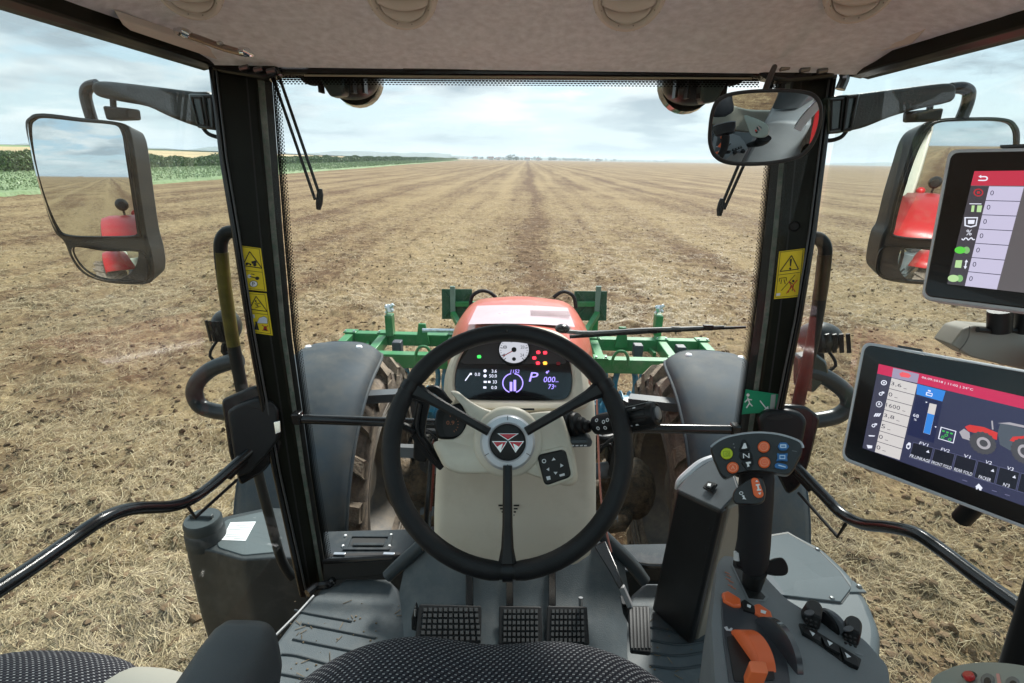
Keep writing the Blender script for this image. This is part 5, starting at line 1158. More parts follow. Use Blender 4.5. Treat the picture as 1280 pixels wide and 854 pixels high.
# right-hand boots and little lever plate
for k, (x, y, r_) in enumerate(((704, 531, 21), (713, 530, 19), (721, 531, 16), (728, 532, 11), (734, 533, 8))):
    c = W(x, y, .935-.004*k); ax = (W(820, 517, .84)-W(704, 533, .94)).normalized(); mb = MB(); rr = r_*.93/640; mb.lathe([(rr*.5, -.006), (rr*.98, -.004), (rr, 0), (rr*.9, .004), (rr*.5, .007)], c, ax, 24); mb.build('rubber_boot', SAT, sc_)
lv_ = thing('control_switch', 'flat black rocker plate on the right side of the steering console', 'switch', W(722, 554, .90))
mb = MB(); mb.prism([W(x, y, .905) for x, y in fillet([(709, 549), (736, 547), (741, 552), (739, 559), (712, 560), (708, 557)], 2.5, 3)], (0, .03, -.006)); mb.build('body', DGR, lv_, bevel=.003)
mb = MB(); mb.prism([W(x, y, .899) for x, y in fillet([(712, 551), (734, 549.5), (735, 554), (713, 555)], 1.5, 3)], (0, .01, -.002)); mb.build('rocker', mat('rocker_slate', (.06, .075, .085), rough=.4), lv_, bevel=.001)
mb = MB(); [mb.bar(W(x, 557.3, .8985), W(x+3.5, 557.0, .8985), .0025, .0006, up=(0,-1,0)) for x in (714, 719.5, 725, 730)]; mb.build('tiny_marks', WHT, lv_)
# stalk
sk = thing('indicator_stalk', 'thick black ribbed stalk with white symbols sticking out right of the steering wheel', 'lever', W(780, 525, .86))
A_, B_ = W(735, 534, .93), W(822, 516.5, .84); ax = (B_-A_).normalized(); L = (B_-A_).length
mb = MB(); mb.lathe([(.006, 0), (.007, L*.07), (.016, L*.12), (.019, L*.2), (.0195, L*.44), (.0195, L*.46)], A_, ax, 28); mb.build('stem', SAT, sk)
mb = MB(); mb.lathe([(.0195, L*.46), (.0215, L*.5), (.022, L*.94), (.020, L*.985), (.016, L*1.0), (.0155, L*.985), (0, L*.985)], A_, ax, 32); mb.build('twist_grip', SAT, sk)
mb = MB()
side = ax.cross(V((0, 0, 1))).normalized(); upv = side.cross(ax)
for k in range(14):
    a = 2*math.pi*k/14; r_ = side*math.cos(a)+upv*math.sin(a); mb.bar(A_+ax*L*.54+r_*.0218, A_+ax*L*.92+r_*.0222, .0035, .0022, up=r_)
mb.build('grip_rib', BLKD, sk)
mb = MB(); mb.lathe([(.0115, L*.985), (.0115, L*1.012), (.008, L*1.02), (0, L*1.02)], A_, ax, 24); mb.build('end_button', mat('button_grey', (.12, .125, .13), rough=.3), sk)
front = (-A_).normalized(); front = (front-ax*front.dot(ax)).normalized(); fu = ax.cross(front)
def stp_(al, ang, r_=.0200): a = R_(ang); return A_+ax*L*al+(front*math.cos(a)+fu*math.sin(a))*r_
mb = MB()
for al, ang in ((.24, 15), (.24, -25), (.34, 20), (.34, -10), (.40, -15)): p = stp_(al, ang); q = (p-A_-ax*L*al).normalized(); mb.ring([p+ax*.0035*math.cos(t)+q.cross(ax)*.0035*math.sin(t)+q*.0006 for t in np.linspace(0, 2*math.pi, 9)[:-1]], [p+ax*.0018*math.cos(t)+q.cross(ax)*.0018*math.sin(t)+q*.0006 for t in np.linspace(0, 2*math.pi, 9)[:-1]])
for al, ang in ((.62, 35), (.78, 35), (.62, -40), (.78, -40), (.70, 35)): p = stp_(al, ang, .0232); q = (p-A_-ax*L*al).normalized(); mb.add([p-ax*.003, p+ax*.003, p+ax*.002+q.cross(ax)*.003, p-ax*.002+q.cross(ax)*.003], [[0, 1, 2, 3]])
mb.build('white_symbol', WHT, sk)
# tilt lever left of the column
tl = thing('column_lever', 'forked black lever with a paddle behind the left side of the steering wheel', 'lever', W(530, 540, .92))
mb = MB(); mb.tube([W(x, y, .93) for x, y in ((500, 484), (514, 493), (526, 496), (538, 487), (548, 489), (556, 499), (562, 506))], [.008, .009, .009, .008, .008, .008, .008], 10, sub=4); mb.build('upper_arm', SAT, tl)
mb = MB(); mb.prism([W(x, y, .925) for x, y in fillet([(523, 497), (537, 504), (532, 526), (530, 544), (541, 560), (557, 581), (550, 589), (533, 573), (516, 550), (512, 541), (518, 520)], 3, 3)], (0, .012, -.004)); mb.build('lower_arm', SAT, tl, bevel=.003)
mb = MB(); mb.tube([W(x, y, .921) for x, y in ((526, 505), (523, 522), (522, 540), (534, 560), (547, 578))], .004, 8, sub=4); mb.build('arm_rib', SAT, tl)
mb = MB(); mb.tube([W(x, y, .92) for x, y in ((498, 531), (508, 534), (518, 541))], .007, 10, sub=3); mb.build('finger', SAT, tl)
mb = MB(); mb.prism([W(x, y, .96) for x, y in fillet([(517, 545), (536, 545), (533, 578), (524, 578), (516, 574)], 3, 3)], (0, .025, -.01)); mb.build('paddle', SAT, tl, bevel=.004)
mb = MB(); mb.prism([W(x, y, 1.0) for x, y in fillet([(492, 559), (520, 560), (522, 573), (495, 572)], 3, 3)], (0, .03, -.01)); mb.build('foot_block', mat('lever_grey', (.12, .13, .14), rough=.4), tl, bevel=.003)

# ================================================================== steering wheel
sw = thing('steering_wheel', 'large black three-spoked steering wheel with silver hub ring in the middle of the cab', 'steering wheel', W(634.5, 558, .84))
SWc = W(634.5, 558.5, .84); SWn = -SWc.normalized(); SP_ = Plane(SWc, SWn)
xr = (SP_.at(780, 558)-SP_.at(490, 558)).normalized(); yr = SWn.cross(xr)
RW = .1912
def wp(a, r, o=0.0): return SWc+(xr*math.cos(R_(a))+yr*math.sin(R_(a)))*r+SWn*o
# rim in leather segments between the spoke collars
spk = [149.0, 31.5, -90.0]
def seg(a0, a1):
    n = max(8, int(abs(a1-a0)/4)); pts = [wp(a0+(a1-a0)*i/n, RW) for i in range(n+1)]
    r = [.0138]+[.0153]*(n-1)+[.0138]; mb = MB(); mb.tube(pts, r, 18, flat=SWn); return mb.build('rim_grip', mat('wheel_leather', (.013, .0135, .015), rough=.5, spec=.3, var=.12, vscale=20, bump=.3, bscale=500), sw, ang=60)
seg(34.5, 146); seg(152, 266.5); seg(-86.5, 28.5)
mb = MB(); mb.tube([wp(a, RW) for a in range(0, 360, 5)], .0128, 14, closed=True, flat=SWn); mb.build('rim_core', BLKD, sw)
HC = SP_.at(634.5, 553, -.022)
for a in spk:
    n = 4; mb = MB(); mb.tube([wp(a-2.2+4.4*i/n, RW) for i in range(n+1)], .0160, 16, flat=SWn); mb.build('rim_collar', mat('collar_satin', (.010, .0105, .012), rough=.35, spec=.3, var=.1), sw)
    e = wp(a, RW-.012); d = (e-HC); L_ = d.length; d.normalize(); sd_ = d.cross(SWn).normalized(); secs = []
    for t, w0, h0, o in ((.20, .0075, .006, .012), (.35, .0075, .007, .013), (.7, .0082, .008, .006), (.88, .0100, .009, .001), (1.0, .0145, .011, .0)):
        p = HC+d*L_*t+SWn*o; secs.append([p+sd_*w0*x+SWn*h0*y for x, y in ((-1, -.5), (-1, .3), (-.6, .9), (.6, .9), (1, .3), (1, -.5), (.5, -1), (-.5, -1))])
    mb = MB(); mb.loft(secs); mb.build('spoke', MATS['collar_satin'], sw, ang=30, bevel=.001)
mb = MB(); mb.lathe([(.030, .006), (.0305, .012), (.033, .0145), (.042, .0135), (.0455, .009), (.0465, .0), (.0465, -.02)], HC, SWn, 56, ref=xr); mb.build('hub_ring', SIL, sw)
for k in range(6):
    a = 90+60*k; q = xr*math.cos(R_(a))+yr*math.sin(R_(a)); mb = MB(); mb.bar(HC+q*.036+SWn*.0147, HC+q*.0435+SWn*.0135, .0010, .0004, up=SWn); mb.build('ring_mark', BLKD, sw)
mb = MB(); mb.lathe([(.0302, .004), (.0300, .010), (.026, .0125), (.0, .0128)], HC, SWn, 48); mb.build('hub_cap', BLKD, sw)
EP = Plane(HC+SWn*.0134, SWn)
# triple-triangle emblem
ex, ey = 633.8, 554.0
REDE = mat('emblem_red', (.50, .010, .025), rough=.25, coat=.6, var=.03); SILE = mat('emblem_silver', (.72, .72, .74), rough=.25, metal=.7, var=.02)
for pts, wd_ in (([(621.5, 542), (648.5, 542), (635, 550.8)], None), ([(615, 551.6), (634.3, 551.6), (625.6, 566)], [(625.6, 565), (621.5, 558.5), (628.5, 554.5)]), ([(635.7, 551.6), (655, 551.6), (644.4, 566)], [(644.4, 565), (648.5, 558.5), (641.5, 554.5)])):
    c = (sum(p[0] for p in pts)/3, sum(p[1] for p in pts)/3)
    mb = MB(); mb.prism(pl(EP, pts, .0004), -EP.n*.001); mb.build('emblem_edge', SILE, sw)
    mb = MB(); mb.prism(pl(EP, [(c[0]+(x-c[0])*.84, c[1]+(y-c[1])*.80) for x, y in pts], .0009), -EP.n*.0006); mb.build('emblem_red', REDE, sw)
    if wd_: mb = MB(); mb.prism(pl(EP, wd_, .0013), -EP.n*.0006); mb.build('emblem_fold', SILE, sw)
mb = MB(); mb.ball(wp(90.5, RW, .0153), (.003, .003, .002)); mb.build('rim_stud', BLK, sw)

# ================================================================== seats
def fabricmat():
    m = bpy.data.materials.new('woven_seat_fabric'); m.use_nodes = True; t = m.node_tree; b = t.nodes['Principled BSDF']; b.inputs['Roughness'].default_value = .95; b.inputs['Specular IOR Level'].default_value = .15
    co = N(t, 'ShaderNodeTexCoord'); s = N(t, 'ShaderNodeSeparateXYZ'); nz = N(t, 'ShaderNodeTexNoise'); nz.inputs['Scale'].default_value = 30; t.links.new(co.outputs['Object'], nz.inputs[0])
    t.links.new(co.outputs['Object'], s.inputs[0]); P_ = .0098
    Y2 = mathn(t, 'SUBTRACT', s.outputs[1], mathn(t, 'MULTIPLY', s.outputs[2], 1.0))
    def grid(ox, oy, wx, wy):
        r = mathn(t, 'ADD', mathn(t, 'DIVIDE', Y2, P_*.62), oy); row = mathn(t, 'FLOOR', r)
        c = mathn(t, 'ADD', mathn(t, 'ADD', mathn(t, 'DIVIDE', s.outputs[0], P_), ox), mathn(t, 'MULTIPLY', mathn(t, 'MODULO', row, 2.0), .5))
        fx = mathn(t, 'ABSOLUTE', mathn(t, 'SUBTRACT', mathn(t, 'FRACT', c), .5)); fy = mathn(t, 'ABSOLUTE', mathn(t, 'SUBTRACT', mathn(t, 'FRACT', r), .5))
        return mathn(t, 'SUBTRACT', 1.0, mathn(t, 'SMOOTH_MAX', mathn(t, 'DIVIDE', fx, wx), mathn(t, 'DIVIDE', fy, wy), .3), clamp=True)
    g1 = grid(0, 0, .42, .40); g2 = grid(.25, .5, .26, .22)
    base = mixc(t, ramp(t, g1, [(0, 0), (.5, 1)]), (.018, .018, .024), (.062, .062, .072))
    col = mixc(t, ramp(t, mathn(t, 'MULTIPLY', g2, mathn(t, 'ADD', nz.outputs[0], .5)), [(.15, 0), (.5, 1)]), base, (.42, .42, .43))
    t.links.new(col, b.inputs['Base Color']); bp = N(t, 'ShaderNodeBump'); bp.inputs['Strength'].default_value = .8; bp.inputs['Distance'].default_value = .002
    t.links.new(g1, bp.inputs['Height']); t.links.new(bp.outputs[0], b.inputs['Normal']); return m
FAB = fabricmat()
seat = thing('driver_seat', 'woven dark grey driver seat whose cushion front shows at the bottom centre', 'seat', (-.035, .2, FZ), )
def cushion(name, cx, y0, yfront, hw, zt, th, par, m, dip=.0, nx=40, ny=26):
    K = []; secs = []
    for j in range(ny+1):
        v = j/ny; row = []
        for i in range(nx+1):
            u = -1+2*i/nx; ang = v*math.pi*.5
            front = yfront-.075*abs(u)**2.6-dip*math.exp(-(u/.28)**2)*.35
            yy_ = y0+(front-y0)*math.sin(ang)**.9 if v < 1 else front
            zz = zt-dip*math.exp(-(u/.30)**2)*(.4+.6*v)-.045*abs(u)**5
            drop = max(0, (v-.45)/.55); zz -= th*(1-math.sqrt(max(0, 1-drop**2.6)))
            row.append(V((cx+u*hw, yy_, zz)))
        secs.append(row)
    # wrap underneath and at the sides
    secs.append([p+V((0, -.01, -th*.8)) for p in secs[-1]])
    mb = MB(); mb.loft(secs, closed=False)
    n0 = len(mb.v); w_ = nx+1
    for sgn, col in ((-1, 0), (1, nx)):
        e = [mb.v[r*w_+col] for r in range(len(secs))]; d = [p+V((sgn*.012, 0, -.03)) for p in e]; d2 = [p+V((sgn*.0, 0, -.12)) for p in e]
        mb.loft([e, d, d2], closed=False)
    return mb.build(name, m, par, ang=80)
cushion('seat_cushion', -.040, .02, .635, .300, -.697, .10, seat, FAB, dip=.018)
mb = MB(); mb.box((-.04, .27, -.90), (.50, .50, .12)); mb.build('seat_base', SAT, seat, bevel=.03)
mb = MB(); mb.box((-.04, .20, -1.10), (.34, .34, .28)); mb.build('pedestal', SAT, seat, bevel=.02)
mb = MB(); mb.ball((-.04, -.30, -.42), (.24, .07, .36), rot=Matrix.Rotation(R_(8), 3, 'X'), e=.6); mb.build('backrest', FAB, seat)
ar = thing('armrest', 'padded charcoal armrest rising from the bottom edge left of the seat', 'armrest', (-.31, .2, -.53))
mb = MB(); mb.loft([[V((-.31+x*.0385, y, -.548+z*.052)) for x, z in [(a_.x, a_.y) for a_ in [V((math.copysign(abs(math.cos(t))**.45, math.cos(t)), math.copysign(abs(math.sin(t))**.55, math.sin(t)), 0))*k for t in np.linspace(0, 2*math.pi, 33)[:-1]]]] for y, k in ((-.10, .9), (.30, 1.0), (.40, 1.0), (.425, .96), (.438, .86), (.443, .6))]); mb.build('pad', DGR, ar, ang=60)
mb = MB(); mb.bar((-.31, -.1, -.62), (-.31, .1, -.62), .03, .05); mb.build('bracket', SAT, ar)
bs = thing('passenger_seat', 'dark woven seat corner at the bottom left edge', 'seat', (-.80, .40, FZ))
mb = MB(); mb.ball((-.745, .43, -.83), (.205, .19, .095), e=.72, nu=40, nv=20); mb.build('cushion', FAB, bs, ang=80)
mb = MB(); mb.box((-.72, .35, -1.05), (.34, .34, .36)); mb.build('base', SAT, bs, bevel=.03)
bb = thing('side_locker', 'smooth beige rounded locker between passenger seat and armrest', 'locker', (-.60, .45, FZ))
mb = MB(); mb.ball((-.60, .46, -.88), (.135, .155, .135), e=.75, nu=40, nv=20); mb.build('lid', mat('locker_beige', (.36, .355, .31), rough=.6, var=.06), bb, ang=80)
mb = MB(); mb.box((-.60, .42, -1.08), (.22, .24, .32)); mb.build('body', MATS['locker_beige'], bb, bevel=.03)

# ================================================================== black tower by the accelerator
tw = thing('side_tower', 'tall matt black tower with beige side standing right of the accelerator pedal', 'console', WZ(840, 790, FZ))
A, B, Cc, D = W(845, 613, 1.20), W(901, 640, 1.06), W(862, 807, 1.40), W(814, 762, 1.51)
ext = V((.12, .075, .0))
mb = MB(); mb.prism([A, B, Cc, D], ext*.18); mb.build('front_panel', mat('tower_black', (.010, .010, .011), rough=.5, var=.1), tw, bevel=.008)
TWP = Plane.three(A, B, Cc)
mb = MB(); mb.ring(pl(TWP, fillet([(840, 650), (884, 680), (858, 780), (825, 752)], 5, 3), .0015), pl(TWP, fillet([(842, 653), (881, 682), (856, 776), (827, 751)], 5, 3), .0015), -TWP.n*.001); mb.build('panel_groove', mat('panel_line', (.03, .03, .032), rough=.5), tw)
for x, y in ((847, 634), (887, 662), (820, 752), (854, 793)): mb = MB(); mb.lathe([(0, .0025), (.003, .002), (.004, 0)], TWP.at(x, y, .001), TWP.n, 10); mb.build('screw', SAT, tw)
mb = MB(); mb.prism([p+ext*.18 for p in (A, B, Cc, D)], ext); mb.build('side_body', mat('tower_beige', (.26, .235, .195), rough=.5, var=.05), tw, bevel=.008)
mb = MB(); cap = [A+V((0,0,.001)), W(858, 597, 1.24), W(876, 584, 1.24), W(895, 573, 1.22), W(918, 590, 1.14), W(926, 612, 1.08), B]
mb.prism(cap, V((0.01, .03, -.03))); mb.build('top_cap', mat('cap_slate', (.060, .070, .078), rough=.45, bump=.2, bscale=900), tw, bevel=.006)
CP = Plane.three(cap[0], cap[4], cap[6])
mb = MB(); plate(mb, CP, [(878, 609), (885, 601), (896, 604), (889, 614)], .010, .006); mb.build('rocker_bezel', BLKD, tw, bevel=.001)
mb = MB(); plate(mb, CP, [(881, 608), (886, 602.5), (893, 605), (888, 611)], .014, .006); mb.build('rocker', SAT, tw, bevel=.001)
mb = MB(); plate(mb, CP, [(885, 604), (889, 604.5), (888, 608), (884, 607)], .0145, .0004); mb.build('switch_symbol', WHT, tw)
mb = MB(); mb.tube([W(x, y, 1.26) for x, y in ((845, 612), (850, 603), (862, 592), (878, 579), (898, 570))], [.004, .010, .012, .011, .007], 10, sub=4); mb.build('silver_arc', SIL, tw)

# ================================================================== door bars and latch boxes
def door_bar(label, pts, xs, rod, rad):
    t = thing('door_bar', label, 'grab bar', WX(*pts[0], xs[0]), 'curved pull bars on the doors')
    w3 = [WX(x, y, xx) for (x, y), xx in zip(pts, xs)]
    mb = MB(); mb.tube(w3, rad, 16, sub=6); mb.build('bar', mat('bar_gloss', (.009, .010, .012), rough=.22, var=.1, coat=.25), t)
    mb = MB(); mb.tube([WX(x, y, xx) for x, y, xx in rod], .0042, 8); mb.build('rod', SAT, t)
    mb = MB(); a, b = w3[1], w3[2]; mb.bar(a+(b-a)*-.3-V((0, 0, .016)), a+(b-a)*.5-V((0, 0, .018)), .016, .014); mb.build('switch_block', SAT, t, bevel=.003)
door_bar('black glossy curved pull bar on the left door, running off the left edge', [(322, 556), (298, 577), (268, 604), (240, 624), (212, 633), (165, 636), (130, 648), (90, 674), (40, 709), (-40, 762)], [-.745, -.77, -.79, -.80, -.80, -.805, -.81, -.82, -.82, -.82],
         [(296, 600, -.775), (244, 647, -.79), (234, 632, -.79)], [.0135]*10)
door_bar('black glossy curved pull bar on the right door, passing below the terminals', [(985, 574), (1003, 592), (1030, 620), (1052, 642), (1078, 655), (1112, 659), (1145, 667), (1180, 690), (1225, 724), (1310, 785)], [.735, .75, .775, .79, .80, .805, .81, .82, .82, .82],
         [(998, 616, .755), (1047, 671, .785), (1057, 655, .79)], [.0135]*10)
def latch(s, label, back, body, dipt, d):
    t = thing('door_latch', label, 'door latch', W(*body[0], d), 'latch boxes on the doors')
    P_ = Plane(W(body[0][0], body[0][1], d), (s*-.25, -1, .25))
    mb = MB(); plate(mb, P_.off(-.03), fillet(back, 6, 4), 0, .03); mb.build('back_plate', BLK, t, bevel=.006)
    mb = MB(); q = pl(P_, fillet(body, 6, 4)); mb.prism(q, -P_.n*.07); mb.build('housing', mat('latch_black', (.012, .0125, .014), rough=.35, spec=.3, var=.15, bump=.15, bscale=800), t, bevel=.010, seg=3)
    mb = MB(); q = pl(P_, fillet(dipt, 2.5, 4), .001); mb.prism(q, -P_.n*.004); mb.build('finger_recess', BLKD, t, bevel=.001)
    return t, P_
t, P_ = latch(-1, 'black door latch box at the foot of the left pillar sticker', [(276, 500), (318, 482), (330, 486), (350, 510), (352, 560), (330, 590), (300, 608), (286, 570)], [(283, 514), (296, 507), (318, 499), (338, 501), (347, 512), (349, 548), (336, 566), (312, 592), (296, 598), (290, 560)], [(309, 506), (334, 504), (340, 509), (322, 512), (312, 509)], 1.40)
mb = MB(); plate(mb, P_, [(342, 528), (350, 526), (351, 540), (344, 543)], .006, .006); mb.build('latch_tongue', CHR, t, bevel=.001)
t, P_ = latch(1, 'black door latch box below the green exit sticker on the right pillar', [(948, 520), (975, 506), (1008, 508), (1026, 522), (1012, 580), (1000, 610), (985, 620), (970, 590), (955, 560)], [(948, 524), (958, 514), (985, 512), (1003, 517), (1010, 527), (1004, 556), (996, 588), (975, 592), (955, 560)], [(957, 522), (985, 518), (992, 522), (975, 526), (962, 526)], 1.40)

# ================================================================== stickers on the pillars
def frame_lines(P_, pts, off, w_, m, name, par):
    mb = MB(); n = len(pts)
    for i in range(n): mb.bar(P_.at(*pts[i], off), P_.at(*pts[(i+1) % n], off), w_, .0004, up=P_.n)
    return mb.build(name, m, par)
def sticker(label, P_, q, m, parts):
    t = thing('warning_sticker', label, 'sticker', P_.at(sum(a for a, b in q)/len(q), sum(b for a, b in q)/len(q), .003))
    mb = MB(); plate(mb, P_, q, .004, .002); mb.build('sheet', m, t)
    parts(t, P_.off(.0044)); return t
def L1(t, P):
    frame_lines(P, [(298.5, 308), (324, 311.5), (331, 363), (305, 360)], 0, .0010, BLKD, 'border', t)
    frame_lines(P, [(312, 314.5), (327.5, 335.5), (303.5, 332)], .0003, .0022, BLKD, 'triangle', t)
    frame_lines(P, [(303, 337.5), (327.5, 340.5)], .0002, .0010, BLKD, 'divider', t)
    mb = MB()
    for c, r in (((308.5, 330), 1.7), ((318.5, 331), 2.2), ((313, 331), 1.2)): mb.prism(pl(P, circ(*c, r, n=12), .0005), -P.n*.0003)
    mb.prism(pl(P, [(314, 327), (320, 325.5), (321, 329), (315, 330)], .0005), -P.n*.0003); mb.prism(pl(P, [(309, 328), (314, 330), (313.6, 331), (308.6, 329.4)], .0005), -P.n*.0003); mb.build('vehicle_symbol', BLKD, t)
    mb = MB(); mb.prism(pl(P, circ(321.5, 348, 2.6, 2.2, 14), .0004), -P.n*.0003); mb.bar(P.at(312, 345.5, .0004), P.at(321, 348, .0004), .0022, .0004, up=P.n); mb.bar(P.at(314, 342.5, .0004), P.at(318, 343.4, .0004), .002, .0004, up=P.n); mb.build('key_symbol', BLKD, t)
    mb = MB(); mb.prism(pl(P, circ(311.5, 345.5, 2.4, 2.2, 14), .0006), -P.n*.0003); mb.prism(pl(P, circ(317, 355, 5.0, 4.0, 20), .0006), -P.n*.0003); mb.build('white_disc', WHT, t)
    mb = MB(); mb.ring(pl(P, circ(317, 355, 5.2, 4.2, 20), .0008), pl(P, circ(317, 355, 4.6, 3.6, 20), .0008)); mb.build('ring', BLKD, t)
    text('P', P, (315.6, 357.4), (318.8, 357.8), (315.2, 352.4), BLKD, 'letter', t, .001)
def L2(t, P):
    frame_lines(P, [(306, 367), (331, 368.5), (338.5, 417.5), (315, 414)], 0, .0010, BLKD, 'border', t)
    frame_lines(P, [(320, 370.5), (334, 389.5), (312, 386.5)], .0003, .0020, BLKD, 'triangle', t)
    frame_lines(P, [(312, 391), (335, 393.5)], .0002, .0010, BLKD, 'divider', t)
    mb = MB(); 
    for a, b in (((320, 377), (323, 384)), ((318.5, 379), (322, 383)), ((319, 385), (326, 383)), ((322, 380), (326, 378.5))): mb.bar(P.at(*a, .0004), P.at(*b, .0004), .0012, .0003, up=P.n)
    mb.prism(pl(P, circ(319.6, 376.4, 1.1), .0005), -P.n*.0002); mb.build('figure_symbol', BLKD, t)
    mb = MB(); mb.prism(pl(P, [(312.5, 392.6), (318, 393.3), (318.6, 397.8), (313.1, 397)], .0005), -P.n*.0003); mb.prism(pl(P, [(321, 404), (324, 397.5), (330, 395.5), (334, 398), (334.5, 404.5)], .0004), -P.n*.0003); mb.build('white_patch', mat('pale_blue_print', (.60, .66, .78), rough=.6), t)
    frame_lines(P, [(321, 404), (324, 397.5), (330, 395.5), (334, 398), (334.5, 404.5)], .0006, .0007, BLKD, 'cab_outline', t)
    mb = MB(); mb.prism(pl(P, [(319.5, 404), (321.5, 404), (324, 413), (318, 412)], .0005), -P.n*.0003); mb.prism(pl(P, circ(320, 403, 1.2), .0005), -P.n*.0003); mb.prism(pl(P, [(330, 408), (333, 408), (334, 414), (329, 413)], .0004), -P.n*.0003); mb.build('figure_symbol', BLKD, t)
    mb = MB(); mb.bar(P.at(327.5, 406, .0009), P.at(335.5, 414, .0009), .0018, .0003, up=P.n); mb.bar(P.at(335, 407, .0009), P.at(328, 413.5, .0009), .0018, .0003, up=P.n); mb.build('red_cross', REDD, t)
sticker('upper yellow warning sticker on the left pillar, showing a key and letter P', LP, [(296.5, 306.5), (326, 310.5), (333.5, 364.5), (304, 361.5)], YEL, L1)
sticker('lower yellow warning sticker on the left pillar, with a red crossed-out figure', LP, [(304.6, 364.5), (333.2, 367), (341, 419.5), (312.5, 415.5)], YEL, L2)
def R1(t, P):
    frame_lines(P, [(975.5, 315.5), (1004, 312), (998, 369.5), (969.5, 372)], 0, .0010, BLKD, 'border', t)
    frame_lines(P, [(989.5, 319.5), (998, 336.5), (975, 339.5)], .0003, .0022, BLKD, 'triangle', t)
    mb = MB(); mb.prism(pl(P, [(987.5, 324), (990, 323.5), (988.8, 333), (987.4, 333)], .0005), -P.n*.0003); mb.prism(pl(P, circ(987.7, 335.8, 1.3), .0005), -P.n*.0003); mb.build('exclamation_mark', BLKD, t)
    frame_lines(P, [(972, 344), (1000, 340.5)], .0002, .0010, BLKD, 'divider', t)
    mb = MB(); mb.bar(P.at(994, 343.5, .0004), P.at(976.5, 363.5, .0004), .0014, .0003, up=P.n); mb.build('slash', BLKD, t)
    mb = MB()
    for a, b in (((974.5, 348), (983, 347)), ((974.5, 348), (974, 352)), ((983, 347), (983, 351)), ((977, 349.5), (976, 355)), ((980, 349.5), (981.5, 355)), ((988, 353), (992, 356)), ((992, 356), (990, 364)), ((989, 357), (985, 366)), ((987, 352), (989, 357))): mb.bar(P.at(*a, .0004), P.at(*b, .0004), .0015, .0003, up=P.n)
    mb.prism(pl(P, circ(991.5, 351.5, 1.5), .0005), -P.n*.0002); mb.build('figure_symbol', BLKD, t)
    mb = MB(); mb.bar(P.at(996.5, 350, .0009), P.at(983, 367, .0009), .0020, .0003, up=P.n); mb.bar(P.at(986, 352, .0009), P.at(994, 365, .0009), .0020, .0003, up=P.n); mb.build('red_cross', REDD, t)
    mb = MB(); mb.prism(pl(P, [(970.5, 367), (975.5, 366.4), (975, 369.6), (970, 370.2)], .0005), -P.n*.0002); mb.build('white_patch', WHT, t)
sticker('yellow warning sticker on the right pillar with a large exclamation triangle', RP, [(974, 314.5), (1006, 310.5), (999.5, 371), (967.5, 374)], YEL, R1)
def R2(t, P):
    mb = MB(); mb.tube([P.at(x, y, .0006) for x, y in ((950, 501), (958, 511))], .0016, 6); mb.prism(pl(P, [(961.5, 514), (960, 507.5), (954.5, 513)], .0008), -P.n*.0004); mb.build('arrow', WHT, t)
    mb = MB()
    for a, b in (((934.5, 497), (937, 504)), ((937, 504), (933, 510)), ((937, 504), (940.5, 508)), ((934.5, 499), (940, 500)), ((934.5, 499.5), (931, 503))): mb.bar(P.at(*a, .0006), P.at(*b, .0006), .0032, .0003, up=P.n)
    mb.prism(pl(P, circ(935, 494, 2.0), .0008), -P.n*.0004); mb.build('running_figure', WHT, t)
    mb = MB(); mb.prism(pl(P, [(964, 493.5), (970, 493), (968, 515), (961.5, 516)], .0005), -P.n*.0003); mb.build('pale_edge', mat('sticker_grey', (.32, .36, .36), rough=.5), t)
sticker('green emergency exit sticker with white running figure and arrow low on the right pillar', RP, [(932, 487), (973, 493), (969, 515), (927, 518)], GRND2, R2)
